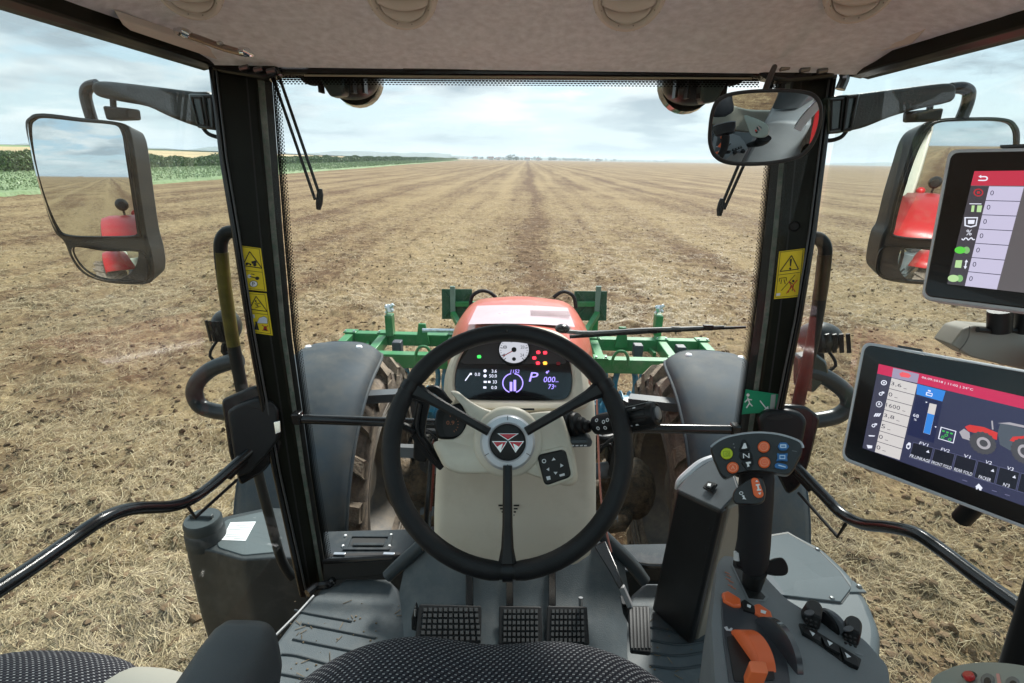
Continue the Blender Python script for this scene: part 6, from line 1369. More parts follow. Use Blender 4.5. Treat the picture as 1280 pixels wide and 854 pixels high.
# ================================================================== air vents in the ceiling
def vent(label, px, py, r_, tilt):
    # centre on the headliner profile
    y_ = None
    for (ya, za), (yb, zb) in zip(prof, prof[1:]):
        P_ = Plane((0, ya, za), (0, -(za-zb)/(ya-yb)*-1, -1)) if False else Plane((0, ya, za), V((0, (zb-za)/(ya-yb)*-1*-1, 1)).cross(V((1, 0, 0))).cross(V((1, 0, 0))))
    c = None
    r0 = ray(px, py)
    for (ya, za), (yb, zb) in zip(prof, prof[1:]):
        # intersection with the strip between two profile stations
        den = r0.z*(ya-yb)-r0.y*(za-zb)
        t_ = (za*(ya-yb)-ya*(za-zb))/den; yh = r0.y*t_
        if min(ya, yb)-1e-6 <= yh <= max(ya, yb)+1e-6: c = r0*t_; break
    c = W(px, py, .90 if px < 1000 else .86); n = V((-c.x*.35, -.70, -.72)).normalized(); t = thing('air_vent', label, 'air vent', c, 'round air vents in the ceiling')
    rr = r_; x = n.cross(V((0, 0, 1))).normalized(); yv = x.cross(n).normalized()
    if yv.y < 0: yv = -yv                      # yv points ahead and down: lower in the picture
    mb = MB(); mb.lathe([(rr*1.08, -.075), (rr*1.03, -.010), (rr, .002), (rr*.95, .009), (rr*.86, .011), (rr*.79, .006), (rr*.76, -.012)], c, n, 48, ref=x); mb.build('ring', BEI2, t, ang=40)
    mb = MB(); mb.lathe([(rr*.77, -.016), (0, -.016)], c, n, 32); mb.build('throat', mat('vent_throat', (.20, .19, .18), rough=.7), t)
    for k in range(5):
        o0 = (-.80+.33*k)*rr; secs = []
        for j in range(6):
            u = j/5; row = []
            for i in range(17):
                s_ = -1+2*i/16; o = o0+u*.36*rr; lim = math.sqrt(max(.0, (rr*.765)**2-min(abs(o), rr*.74)**2))
                bow = .20*rr*(1-s_*s_); bow = min(bow, max(0, math.sqrt(max(0, (rr*.765)**2-(s_*lim)**2))-o)) if o > 0 else bow
                row.append(c+yv*(o+bow)+x*s_*lim+n*(-.013+.017*math.sin(u*math.pi/2)))
            secs.append(row)
        mb = MB(); mb.loft(secs, closed=False); o = mb.build('louvre', BEI2, t, ang=60); so = o.modifiers.new('t', 'SOLIDIFY'); so.thickness = .0022
    for a in (25, 75, 105, 155):
        d_ = x*math.cos(R_(a))+yv*math.sin(R_(a)); mb = MB(); mb.bar(c+d_*rr*.80+n*.0075, c+d_*rr*.98+n*.0055, .0022, .0022, up=n); mb.build('ring_notch', mat('notch_shade', (.36, .34, .32), rough=.6), t)
vent('round beige ceiling air vent near the top left corner', 234, -16, .056, 0)
vent('round beige ceiling air vent left of the top centre', 502, -7, .062, 0)
vent('round beige ceiling air vent right of the top centre', 787, -6, .064, 0)
vent('round beige ceiling air vent near the top right corner', 1076, -12, .054, 0)
gh = thing('ceiling_handle', 'slim chrome and brown pull handle under the ceiling at the top left', 'handle', W(270, 52, 1.12))
mb = MB(); mb.tube([W(x, y, .985) for x, y in ((228, 42), (250, 49), (280, 60), (303, 66))], .0065, 10, sub=4, flat=(0,0,1)); mb.build('bar', mat('brown_chrome', (.32, .25, .22), rough=.2, metal=.6), gh)
for a, b in (((221, 39), (240, 45)), ((300, 64), (314, 68))):
    mb = MB(); mb.tube([W(*a, .99), W((a[0]+b[0])/2, (a[1]+b[1])/2-1, .978), W(*b, .99)], [.007, .009, .006], 10, sub=3); mb.build('end_cap', CHR, gh)
mb = MB(); mb.ball(W(275, 54, .976), (.006, .006, .004)); mb.build('screw', STL, gh)
# ================================================================== inside mirror
im = thing('inside_mirror', 'rounded inside mirror in a black frame before the right pillar, reflecting the cab', 'mirror', W(957, 160, .95))
ic = W(957, 160, .95); inn = V((-.36, -1.62, -.56)).normalized()
IP = Plane(ic, inn)
io = [(a_.x, a_.y) for a_ in catmull([V((x, y, 0)) for x, y in ((885, 165), (889, 138), (899, 122), (922, 114.5), (965, 111.5), (1003, 113), (1022, 120), (1029, 137), (1025, 165), (1012, 189), (992, 201), (955, 207.5), (914, 207), (894, 199), (886, 184))], 5, True)]
c2 = (956, 160); ii = [(c2[0]+(x-c2[0])*.935, c2[1]+(y-c2[1])*.905) for x, y in io]
mb = MB(); mb.taper(pl(IP, io, .004), -inn*.03, .8); mb.build('housing', SAT, im, bevel=.004)
mb = MB(); mb.ring(pl(IP, io, .008), pl(IP, ii, .008), -inn*.006); mb.build('frame', mat('frame_grey', (.030, .032, .036), rough=.35), im, bevel=.002, seg=3)
mb = MB(); q = pl(IP, [(c2[0]+(x-c2[0])*.95, c2[1]+(y-c2[1])*.93) for x, y in io], .0052); cc = sum(q, V((0,0,0)))/len(q); secs = [[cc+(p-cc)*k+inn*(.0030*(1-k*k)) for p in q] for k in (1, .8, .6, .4, .2, .05)]; mb.loft(secs, caps=False); mb.add(secs[-1], [list(range(len(q)))]); mb.build('glass', MIR, im, ang=80)
mb = MB(); mb.tube([W(955, 118, .97), W(960, 103, 1.02), W(968, 84, 1.12)], .006, 10, sub=3); mb.build('mount_arm', SAT, im)
# behind the driver, seen only in the inside mirror
gb = thing('rear_console', 'dark grey cabinet behind the right console, seen in the inside mirror', 'console', (.60, -.30, FZ))
mb = MB(); mb.loft([[V((x, y, z)) for x, y in ((.42, -.1), (.73, -.1), (.73, -.75), (.42, -.75))] for z in (-1.2, -.62)]); mb.build('cabinet', CGR, gb, bevel=.02)
mb = MB(); mb.box((.58, -.45, -.45), (.22, .30, .26), Matrix.Rotation(R_(25), 3, 'Z')); mb.build('box', DGR, gb, bevel=.02)
# ================================================================== multi-function armrest console at the right
ar2 = thing('control_console', 'grey control console with orange switches and scroll wheels at the bottom right', 'control console', (.33, .4, -.6))
# top surface points and depths: nearer towards the bottom of the picture
KA, KB, KC = W(897, 695, .70), W(1112, 835, .56), W(900, 850, .50)
KP_ = Plane.three(KA, KB, KC)
topo = fillet([(896, 704), (903, 693), (924, 697), (952, 716), (982, 748), (1008, 764), (1050, 780), (1082, 800), (1112, 834), (1118, 900), (1105, 960), (905, 960), (893, 860), (888, 780)], 8, 4)
q = pl(KP_, topo); c = sum(q, V((0,0,0)))/len(q)
mb = MB(); lv = [(.985, .0), (1.0, -.004), (1.01, -.014), (1.0, -.06), (.97, -.14)]
secs = [[c+(p-c)*k+V((0, 0, o)) for p in q] for k, o in lv]; mb.loft(secs, caps=False); mb.add(secs[0], [list(range(len(q)))]); mb.build('body', CGR, ar2, ang=50)
sb2 = [(889, 760), (894, 720), (897, 706), (893, 790), (896, 880), (886, 880), (885, 800)]
def kp(name, pts, off, th, m, bev=.001, par=ar2, fil=0): 
    mb = MB(); plate(mb, KP_, fillet(pts, fil, 3) if fil else pts, off, th); return mb.build(name, m, par, bevel=bev)
# recessed dark area for the big orange wheel
kp('wheel_recess', [(901, 744), (915, 752), (945, 766), (962, 778), (975, 800), (985, 830), (992, 880), (915, 880), (904, 800)], .0014, .002, mat('recess_slate', (.045, .048, .056), rough=.3, var=.1), .001, fil=6)
kp('wheel_slot', [(908, 796), (922, 793), (948, 795), (962, 812), (969, 850), (918, 852)], .0022, .002, BLKD, 0, fil=3)
# big orange thumb wheel: a drum with an upright finger pad
wc = KP_.at(936, 826, -.012); axw = (KP_.at(968, 826)-KP_.at(905, 826)).normalized()
def drum(c, ax, r_, hw, m, name, par=ar2, grooves=0):
    mb = MB(); mb.lathe([(0, -hw), (r_*.9, -hw), (r_, -hw*.8), (r_, hw*.8), (r_*.9, hw), (0, hw)], c, ax, 40); return mb.build(name, m, par, ang=40)
drum(wc, axw, .029, .0115, ORA, 'orange_wheel')
mb = MB(); q = pl(KP_, fillet([(936, 826), (957, 827), (961, 842), (938, 840)], 3, 3), .024); mb.prism(q, -KP_.n*.018); mb.build('orange_finger_pad', mat('orange_light', (.85, .17, .05), rough=.35), ar2, bevel=.003)
drum(KP_.at(967, 820, -.014), axw, .038, .0045, mat('wheel_rim_slate', (.05, .052, .060), rough=.2, coat=.4), 'wheel_guard')
# three buttons above it
kp('orange_button', [(903, 740), (910, 738), (926, 748), (927, 757), (918, 757), (905, 750)], .005, .006, ORA, .002, fil=1.5)
kp('dark_button', [(927, 751), (931, 749), (945, 759), (944, 766), (930, 762)], .004, .005, SAT, .001, fil=1)
kp('orange_button', [(943, 755), (949, 754), (964, 764), (967, 774), (960, 775), (944, 765)], .005, .006, ORA, .002, fil=1.5)
kp('button_symbol', [(951, 762), (958, 764), (957, 767.5), (951, 765.5)], .0056, .0004, WHT, 0); kp('button_symbol', [(934, 755), (939, 757), (938, 760), (934, 758)], .0046, .0004, WHT, 0)
kp('printed_mark', [(905, 784), (909, 783), (911, 787), (914, 784.5), (916, 786), (914, 789), (908, 788)], .0024, .0004, mat('pale_print', (.5, .5, .52), rough=.6), 0)
mb = MB()
for i, (x, y) in enumerate(((909, 715), (911, 719), (910, 723), (914, 726), (913, 731), (917, 734))): mb.bar(KP_.at(x-3, y, .0006), KP_.at(x+3, y+2.5, .0006), .0012, .0003, up=KP_.n)
mb.build('orange_script', mat('orange_print', (.6, .16, .06), rough=.5), ar2)
# slot of the joystick
mb = MB(); mb.ring(pl(KP_, [(914, 706), (923, 706), (961, 746), (956, 752), (935, 750)], .001), pl(KP_, [(917, 708), (922, 708), (957, 746), (954, 749.5), (936, 748)], .001), -KP_.n*.0006); mb.build('slot_frame', mat('slot_line', (.20, .21, .22), rough=.4), ar2)
kp('joystick_slot', [(917, 708), (922, 708), (957, 746), (954, 749.5), (936, 748)], .0012, .002, BLKD, 0)
# black thumb knobs, scroll disc and the three arrow buttons
for x, y, lab in ((1012, 776, 1), (1061, 796, 2)):
    mb = MB(); cK = KP_.at(x, y, .0); q = pl(KP_, fillet([(x-12, y-13), (x-4, y-17), (x+8, y-12), (x+14, y-3), (x+12, y+14), (x-2, y+8), (x-11, y-2)], 4, 3), .0); mb.taper(q, KP_.n*.016, .8); mb.build('thumb_knob', SAT, ar2, bevel=.002)
    mb = MB(); q = pl(KP_, circ(x-1, y-9, 6.5, 3.5, 16), .016); mb.prism(q, KP_.n*.002); mb.build('knob_cap', mat('knob_cap_grey', (.07, .072, .08), rough=.35), ar2, bevel=.001)
    for k in range(3):
        mb = MB()
        for j in range(3): mb.box(KP_.at(x-4+k*6, y-2+j*5+k*2, .016-.003*j), (.0022, .0022, .0014))
        mb.build('grip_dots', BLKD, ar2)
ax3 = (KP_.at(1048, 776)-KP_.at(1022, 790)).normalized()
drum(KP_.at(1035, 786, -.006), ax3, .022, .004, mat('disc_grey', (.10, .105, .115), rough=.28), 'scroll_disc')
drum(KP_.at(1027, 783, -.006), ax3, .020, .0035, SAT, 'scroll_disc')
kp('button_tray', [(998, 779), (1006, 780), (1077, 824), (1073, 837), (1062, 833), (1002, 790)], .0012, .002, BLKD, 0, fil=2)
for pts, ar_ in (([(1002, 783), (1006, 782.5), (1025, 795), (1027, 803), (1004, 790)], [(1012, 788), (1019, 792), (1016, 795)]), ([(1027, 795), (1030, 797), (1047, 806), (1051, 817), (1032, 807)], [(1034, 800), (1041, 804), (1037, 807)]), ([(1050, 808), (1054, 809), (1072, 823), (1074, 834), (1056, 825)], [(1056, 815), (1064, 821), (1059, 822)])):
    kp('arrow_button', pts, .005, .005, SAT, .0012, fil=1); kp('arrow_symbol', ar_, .0055, .0004, WHT, 0)
kp('fine_mark', [(1069, 815), (1079, 818), (1078, 820), (1069, 817)], .0006, .0004, MATS['slot_line'], 0)
# lower far side wall of the armrest
mb = MB(); mb.bar((.33, .05, -.72), (.33, .40, -.72), .18, .18); mb.build('under_box', DGR, ar2, bevel=.02)

# ================================================================== joystick
js = thing('joystick', 'tall black joystick with a fan-shaped head of coloured buttons at the right of the seat', 'joystick', W(938, 735, .64))
JD = .60
mb = MB(); mb.tube([W(936, 748, .665), W(940, 730, .65), W(944, 712, .635)], [.010, .012, .014], 14, sub=3); mb.build('shaft', BLKD, js)
secs = []
for y, l, r, d in ((716, 925, 963, .632), (706, 923, 965, .625), (690, 926, 967, .618), (660, 928, 969, .608), (630, 927, 971, .60), (605, 929, 972, .592), (585, 934, 968, .590)):
    cpt = W((l+r)/2, y, d); hw = (W(r, y, d)-W(l, y, d)).length/2; x = (W(r, y, d)-W(l, y, d)).normalized(); f_ = V((0, 1, .35)).normalized()
    secs.append([cpt+x*hw*math.cos(t)+f_*hw*.95*math.sin(t)+f_*.012 for t in np.linspace(0, 2*math.pi, 25)[:-1]])
mb = MB(); mb.loft(secs); mb.build('grip', mat('joystick_grip', (.020, .021, .024), rough=.6, spec=.2, var=.1, bump=.25, bscale=900), js, ang=60)
mb = MB(); q = [W(x, y, .628) for x, y in [(a_.x, a_.y) for a_ in catmull([V((x, y, 0)) for x, y in ((921, 703), (924, 695), (935, 702), (950, 706), (966, 700), (978, 697), (985, 706), (985, 717), (975, 720), (955, 716), (935, 713), (923, 709))], 4, True)]]
mb.prism(q, V((0, .01, -.010))); mb.build('wrist_flange', SAT, js, bevel=.003)
mb = MB(); mb.tube([W(921, 700, .63), W(921, 690, .63)], .004, 8); mb.build('side_pin', mat('pin_white', (.6, .6, .6), rough=.4), js)
HPn = Plane(W(945, 570, .572), (W(945, 570, .572)*-1).normalized()+V((0, -.05, .2)))
hd = [(a_.x, a_.y) for a_ in catmull([V((x, y, 0)) for x, y in ((888, 563), (892, 556), (905, 548), (925, 543), (948, 541), (972, 543), (993, 549), (1002, 555), (1003, 566), (996, 581), (990, 591), (982, 594), (960, 590), (938, 589), (918, 593), (908, 598), (901, 594), (894, 580))], 4, True)]
q = pl(HPn, hd); c = sum(q, V((0,0,0)))/len(q); mb = MB(); secs = [[c+(p-c)*k+HPn.n*o for p in q] for k, o in ((.955, .003), (.985, .001), (1.0, -.004), (1.0, -.018), (.85, -.034))]; mb.loft(secs, caps=False); mb.add(secs[0], [list(range(len(q)))]); mb.add(secs[-1], [list(range(len(q)))]); mb.build('head', mat('joystick_head', (.020, .021, .023), rough=.38, var=.1, bump=.15, bscale=900), js, ang=50)
mb = MB(); mb.tube([HPn.at(x, y, .0015) for x, y in [p for p in hd if p[1] < 560]], .0016, 8); mb.build('silver_edge', mat('edge_silver', (.35, .37, .40), rough=.3, metal=.4), js)
HQ = HPn.off(.003)
def jb(name, pts, m, h=.0035, par=js, b=.0012): mb = MB(); plate(mb, HQ, pts, h, h+.002); return mb.build(name, m, par, bevel=b)
LIMl = mat('symbol_dark_lime', (.30, .40, .01), rough=.5); ORl = mat('symbol_pale_orange', (.90, .42, .28), rough=.5); BLl = mat('symbol_pale_blue', (.50, .66, .85), rough=.5)
for (x, y, m, sy) in ((908.5, 567, LIM, None), (916, 584.5, ORA, 'A'), (954.8, 558.6, ORA, 'C1'), (955.5, 578, ORA, 'C2')):
    rg_ = MB(); rg_.ring(pl(HQ, circ(x, y, 8.6, 8.2, 24), .0012), pl(HQ, circ(x, y, 7.8, 7.4, 24), .0012), -HQ.n*.001); rg_.build('button_ring', BLKD, js)
    b = jb('round_button', circ(x, y, 7.6, 7.2, 28), m)
    if sy:
        mb = MB(); mb.ring(pl(HQ, circ(x, y, 5.4, 5.0, 22), .0042), pl(HQ, circ(x, y, 4.8, 4.4, 22), .0042)); mb.build('symbol_ring', ORl, js)
        text(sy, HQ, (x-2.6, y+2.2), (x+2.8, y+2.2), (x-2.6, y-2.4), ORl, 'letter', js, .0042)
    else:
        mb = MB(); mb.ring(pl(HQ, [(x-4.6, y-3), (x+3.6, y-3.4), (x+4.4, y+3.4), (x-4, y+3.8)], .0042), pl(HQ, [(x-3.8, y-2.2), (x+2.9, y-2.6), (x+3.6, y+2.6), (x-3.2, y+3)], .0042)); mb.ring(pl(HQ, circ(x+.6, y+.6, 2.2, 2.0, 14), .0042), pl(HQ, circ(x+.6, y+.6, 1.3, 1.1, 14), .0042)); mb.build('symbol', LIMl, js)
jb('upper_button', fillet([(924, 562), (928, 550), (931, 549), (938, 560), (937, 563), (925, 564)], 1.5, 3), SAT); jb('neutral_button', fillet([(924.5, 566), (939, 565.5), (941, 571), (941, 574), (926.5, 574.5), (924.5, 571)], 1, 3), SAT); jb('lower_button', fillet([(927, 576), (942, 575), (942, 580), (937, 588), (934, 589), (928, 581)], 1.5, 3), SAT)
text('N', HQ, (929, 573), (937, 572.6), (928.6, 567), WHT, 'letter', js, .0042)
mb = MB()
for pts in ([(927, 561), (930, 554), (932, 554), (934, 560), (931, 561)], [(932, 578), (938, 577), (939, 579), (936, 580), (937, 583), (934, 584), (934, 581)]): mb.prism(pl(HQ, pts, .0044), -HQ.n*.0004)
mb.build('vehicle_symbol', WHT, js)
for pts in (fillet([(972, 558), (975, 553), (983, 553), (987, 558), (983, 563), (975, 563)], 1.5, 3), [(971, 566), (975, 567), (981, 567), (985, 566), (984, 572), (985, 577), (980, 576), (974, 576), (970, 577), (972, 572)], fillet([(968, 581), (972, 578), (984, 581), (985, 586), (978, 587), (969, 585)], 2, 3)): jb('blue_button', pts, BLUP)
mb = MB(); mb.ring(pl(HQ, [(975, 555.5), (983, 555.5), (983, 560), (975, 560)], .0044), pl(HQ, [(976.4, 557), (981.6, 557), (981.6, 558.6), (976.4, 558.6)], .0044)); mb.ring(pl(HQ, [(974.4, 569), (981.6, 569), (981.6, 574), (974.4, 574)], .0044), pl(HQ, [(975.4, 570), (980.6, 570), (980.6, 573), (975.4, 573)], .0044)); mb.bar(HQ.at(973, 581.5, .0044), HQ.at(982, 584, .0044), .0012, .0003, up=HQ.n); mb.build('symbol', BLl, js)
mb = MB(); [mb.prism(pl(HQ, circ(x, y, .9, n=8), .001), -HQ.n*.001) for x, y in ((917, 555), (918, 559.5))]; mb.bar(HQ.at(990, 563.5, .0006), HQ.at(996, 564.5, .0006), .0006, .0003, up=HQ.n); mb.build('tiny_mark', mat('mark_grey', (.16, .16, .17), rough=.5), js)
# thumb pad under the head
mb = MB(); TPd = HPn.off(.004); q = pl(TPd, fillet([(915, 620), (918, 612), (930, 603), (940, 597), (953, 596), (958, 612), (956, 628), (945, 631), (918, 630)], 5, 4)); c = sum(q, V((0,0,0)))/len(q); secs = [[c+(p-c)*k+TPd.n*o for p in q] for k, o in ((.93, .002), (1.0, -.002), (1.0, -.014))]; mb.loft(secs, caps=False); mb.add(secs[0], [list(range(len(q)))]); mb.build('thumb_pad', MATS['joystick_head'], js, ang=50)
TQ = TPd.off(.0022)
mb = MB(); plate(mb, TQ, fillet([(938.5, 599), (943, 596.5), (948, 598.5), (955, 618), (953, 622), (947, 623), (942, 619)], 2.5, 4), .0025, .003); mb.build('orange_rocker', ORA, js, bevel=.001)
mb = MB(); mb.prism(pl(TQ, [(944, 602.5), (946, 600), (948, 602.5)], .0032), -TQ.n*.0004); mb.prism(pl(TQ, [(947.5, 616), (951.5, 615.5), (950, 618.8)], .0032), -TQ.n*.0004)
mb.prism(pl(TQ, [(944.5, 605.5), (950, 605), (949.3, 607), (948.2, 607), (949.4, 611.5), (951.4, 611.5), (951.6, 613.4), (946.2, 613.6), (946, 612), (947.2, 611.6), (946.2, 607.2), (945, 607.4)], .0032), -TQ.n*.0004)
mb.prism(pl(TQ, [(927, 619.5), (930, 619), (931, 622), (933, 624.5), (930, 624), (928, 624), (929, 622)], .0006), -TQ.n*.0004); mb.ring(pl(TQ, circ(926.5, 616.5, 2.6, 2.2, 12), .0006), pl(TQ, circ(926.5, 616.5, 1.7, 1.3, 12), .0006)); mb.build('symbol', WHT, js)

# ================================================================== terminals
SCR_BG = glow('screen_navy', (.030, .033, .075), .42); SCR_GR = glow('screen_grey', (.12, .115, .135), .42); SCR_RED = glow('screen_crimson', (.50, .022, .085), .42); SCR_LIL = glow('screen_lilac', (.50, .47, .62), .42)
SCR_W = glow('screen_ivory', (.56, .53, .52), .42); SCR_BL = glow('screen_blue', (.03, .20, .62), .42); SCR_DK = glow('screen_black', (.008, .009, .018), .42); SCR_TX = glow('screen_text', (.72, .74, .85), .42); SCR_GRN = glow('screen_green', (.05, .42, .08), .42)
SCR_TD = glow('screen_dark_text', (.05, .05, .07), .42); SCR_LG = glow('screen_pale_green', (.42, .62, .30), .42); SCR_TY = glow('screen_tyre', (.06, .06, .07), .42); SCR_HUB = glow('screen_hub', (.35, .33, .36), .42); SCR_BORD = glow('screen_line', (.07, .075, .14), .42); SCR_SLATE = glow('screen_slate', (.045, .045, .075), .42)
BEZ = mat('terminal_bezel', (.006, .006, .007), rough=.16, var=.1, coat=.3)
class Inv:
    """a second flat picture plane on which the screen was measured"""
    pass
def clampx(p): return p
lt = thing('terminal', 'lower terminal tablet whose screen shows date, work values and a picture of a red tractor', 'display', W(1170, 540, .72))
LT = Plane.three(W(1080, 428, .80), W(1280, 462, .66), W(1053, 572, .78))
lo = fillet([(1078, 426), (1385, 480), (1397, 705), (1050, 574)], 12, 6)
mb = MB(); q = pl(LT, lo); mb.prism(q, -LT.n*.028+V((.0, 0, 0))); mb.build('case', mat('terminal_case', (.62, .65, .70), rough=.35, metal=0, var=.05), lt, bevel=.004)
def shrink(pts, k, c): return [(c[0]+(x-c[0])*k, c[1]+(y-c[1])*k) for x, y in pts]
mb = MB(); plate(mb, LT, fillet([(1081.5, 430.5), (1382, 483), (1392, 699), (1054, 571)], 10, 6), .002, .01); mb.build('bezel', BEZ, lt, bevel=.0015)
mb = MB(); plate(mb, LT, [(1122, 431.4), (1152, 436.5), (1152, 439), (1122, 434)], -.006, .01); mb.build('top_button', DGR, lt)
LS = LT.off(.0026)
def sp(name, pts, m, lvl=0, par=lt, P_=None): mb = MB(); mb.sheet(pl(P_ or LS, pts, .0004*lvl)); return mb.build(name, m, par)
# picture edges continue outside the frame: extend the straight lines measured in the photograph
sp('screen', [(1098.5, 455), (1400, 523.2), (1420, 683), (1078, 560)], SCR_BG)
sp('title_bar', [(1098.5, 455), (1400, 523.2), (1402, 541), (1096.5, 467)], SCR_RED, 1)
sp('title_tab', [(1116.5, 459.8), (1149, 467.8), (1146.5, 479), (1114.5, 472)], glow('screen_tab', (.30, .27, .38), .42), 2)
sp('tractor_icon', [(1124, 467), (1128, 465), (1136, 467), (1139, 470), (1136, 472.5), (1126, 471)], glow('screen_redlight', (.75, .10, .12), .42), 3)
text('06.09.2018 | 11:02 | 24°C', LS, (1152, 473.5), (1216, 489.5), (1152.7, 470.2), SCR_TX, 'readout', lt, .0012)
sp('value_strip', [(1114.5, 472.5), (1146.5, 480.5), (1124.5, 575), (1093.5, 565)], SCR_W, 1)
for k, s_ in enumerate(('3,6', '0', '1600', '3,8', '5', '0', '0')):
    v = k/7; x0 = 1114.5+(1093.5-1114.5)*v; y0 = 472.5+(565-472.5)*v; x1 = 1146.5+(1124.5-1146.5)*v; y1 = 480.5+(575-480.5)*v
    if k: mb = MB(); mb.bar(LS.at(x0, y0, .0008), LS.at(x1, y1, .0008), .0008, .0001, up=LS.n); mb.build('divider', SCR_TD, lt)
    xx = x0-.2; w_ = 4.2*len(s_)+.5; sl = (y1-y0)/(x1-x0); yb = y0+9.2; text(s_, LS, (xx-1, yb+.2), (xx-1+w_, yb+w_*sl+.2), (xx-.1, yb-4.8), SCR_TD, 'readout', lt, .0010)
    mb = MB(); mb.bar(LS.at(xx+w_+2, yb+(w_+2)*sl, .001), LS.at(xx+w_+6, yb+(w_+6)*sl, .001), .0006, .0001, up=LS.n); mb.build('unit_mark', SCR_TD, lt)
    ix, iy = x0-9.6, y0+6.0
    if k == 0: mb = MB(); mb.ring(pl(LS, circ(ix, iy, 3.8, 3.2, 16), .001), pl(LS, circ(ix, iy, 2.6, 2.1, 16), .001)); mb.prism(pl(LS, circ(ix, iy, 1.2, 1.2, 8), .001), LS.n*.0001)
    elif k == 2: mb = MB(); mb.ring(pl(LS, circ(ix, iy+.5, 4.0, 3.8, 16), .001), pl(LS, circ(ix, iy+.5, 3.2, 3.0, 16), .001)); mb.add(pl(LS, [(ix-1.8, iy+2.2), (ix, iy-2.4), (ix+1.8, iy+2.4), (ix, iy+.8)], .001), [[0, 1, 2, 3]])
    elif k == 3: mb = MB(); [mb.add(pl(LS, [(ix-4+j*2.6, iy+2.4), (ix-1.4+j*2.6, iy-1.6), (ix+.4+j*2.6, iy-1.2), (ix-2.2+j*2.6, iy+2.8)], .001), [[0, 1, 2, 3]]) for j in range(3)]
    elif k == 5: mb = MB(); mb.add(pl(LS, [(ix-4.4, iy-.6), (ix+4, iy), (ix+3, iy+1.2), (ix-3.6, iy+1)], .001), [[0, 1, 2, 3]])
    elif k == 6: mb = MB(); mb.add(pl(LS, [(ix-3.6, iy-1.6), (ix+3.6, iy-.6), (ix+3, iy+2.6), (ix-2, iy+2.8)], .001), [[0, 1, 2, 3]])
    else: mb = MB(); mb.ring(pl(LS, circ(ix-1, iy+.8, 2.4, 2.2, 12), .001), pl(LS, circ(ix-1, iy+.8, 1.4, 1.2, 12), .001)); mb.add(pl(LS, [(ix, iy-2.4), (ix+3.6, iy-1.8), (ix+3.2, iy+.4), (ix+1.6, iy+.2)], .001), [[0, 1, 2, 3]])
    mb.build('side_icon', SCR_TX, lt)
sp('side_column', [(1096.5, 467), (1114, 472), (1093.2, 565), (1078.5, 560)], SCR_SLATE, .5)
sp('engine_tile', [(1146.5, 480), (1182, 489), (1178, 502), (1145.5, 493)], SCR_BL, 1)
sp('engine_panel', [(1145.5, 494), (1178, 503), (1167, 554), (1134, 543)], glow('screen_panel', (.012, .016, .06), .42), .6)
mb = MB(); mb.ring(pl(LS, [(1158, 490), (1166, 492), (1165, 496), (1157, 494)], .0011), pl(LS, [(1159.2, 491.2), (1165, 492.8), (1164.3, 494.9), (1158.4, 493.2)], .0011)); mb.add(pl(LS, [(1160, 487.4), (1163.6, 488.4), (1163.2, 490), (1159.8, 489)], .0011), [[0, 1, 2, 3]]); mb.build('engine_icon', SCR_TX, lt)
sp('bar_back', [(1162, 504), (1171, 506), (1162.5, 543.5), (1154, 541)], SCR_W, 1.5); sp('bar_level', [(1159.4, 516.5), (1168, 518.8), (1162.3, 543.2), (1154.2, 541)], SCR_BL, 2)
text('68', LS, (1141, 520.5), (1148, 522.6), (1141.9, 516.6), SCR_TX, 'readout', lt, .001); text('%', LS, (1142, 525.6), (1145.6, 526.4), (1142.6, 523), SCR_TX, 'readout', lt, .001)
sp('marker', [(1157, 502), (1159.6, 502.8), (1157.4, 504)], SCR_TX, 2); sp('marker', [(1168, 533), (1170.5, 533), (1170, 535)], SCR_TX, 2)
mb = MB(); mb.ring(pl(LS, [(1176, 533.5), (1195.5, 539), (1192, 554.5), (1172.5, 548.5)], .0011), pl(LS, [(1177, 534.7), (1194.2, 539.6), (1191.2, 553.2), (1173.8, 548)], .0011)); mb.build('driveline_frame', SCR_TX, lt)
mb = MB()
for x, y in ((1179.5, 539), (1184.5, 540.6), (1189.5, 542)): mb.add(pl(LS, [(x-1.6, y-1.4), (x+1.6, y-.5), (x+1.2, y+1.4), (x-1.9, y+.5)], .0012), [[0, 1, 2, 3]])
for x, y in ((1178.4, 546.6), (1187.2, 549.4), (1182.8, 544.2)): mb.ring(pl(LS, circ(x, y, 2.2, 1.9, 10), .0012), pl(LS, circ(x, y, 1.3, 1.1, 10), .0012))
mb.build('driveline_icon', SCR_GRN, lt)
# picture of the tractor on the screen
RT = glow('screen_tractor_red', (.55, .035, .035), .42)
sp('pictured_bonnet', [(1206, 533.5), (1212, 531), (1230, 534), (1247, 541), (1246, 550), (1232, 545), (1210, 539)], RT, 2); sp('pictured_cab', [(1247, 541), (1250, 530), (1262, 530.5), (1282, 537), (1284, 560), (1262, 563), (1250, 556)], glow('screen_cab', (.07, .085, .11), .42), 1.6)
sp('pictured_roof', [(1247, 529), (1262, 528), (1290, 534), (1290, 537), (1262, 531)], SCR_HUB, 2.2); sp('pictured_fender', [(1262, 551), (1266, 546), (1282, 545), (1290, 549), (1290, 553), (1270, 553)], RT, 2.6); sp('pictured_hitch', [(1199, 540), (1205, 536), (1212, 541), (1213, 551), (1203, 548)], SCR_HUB, 1.6); sp('pictured_exhaust', [(1239, 526), (1241, 526), (1242, 537), (1240, 537)], SCR_HUB, 1.5)
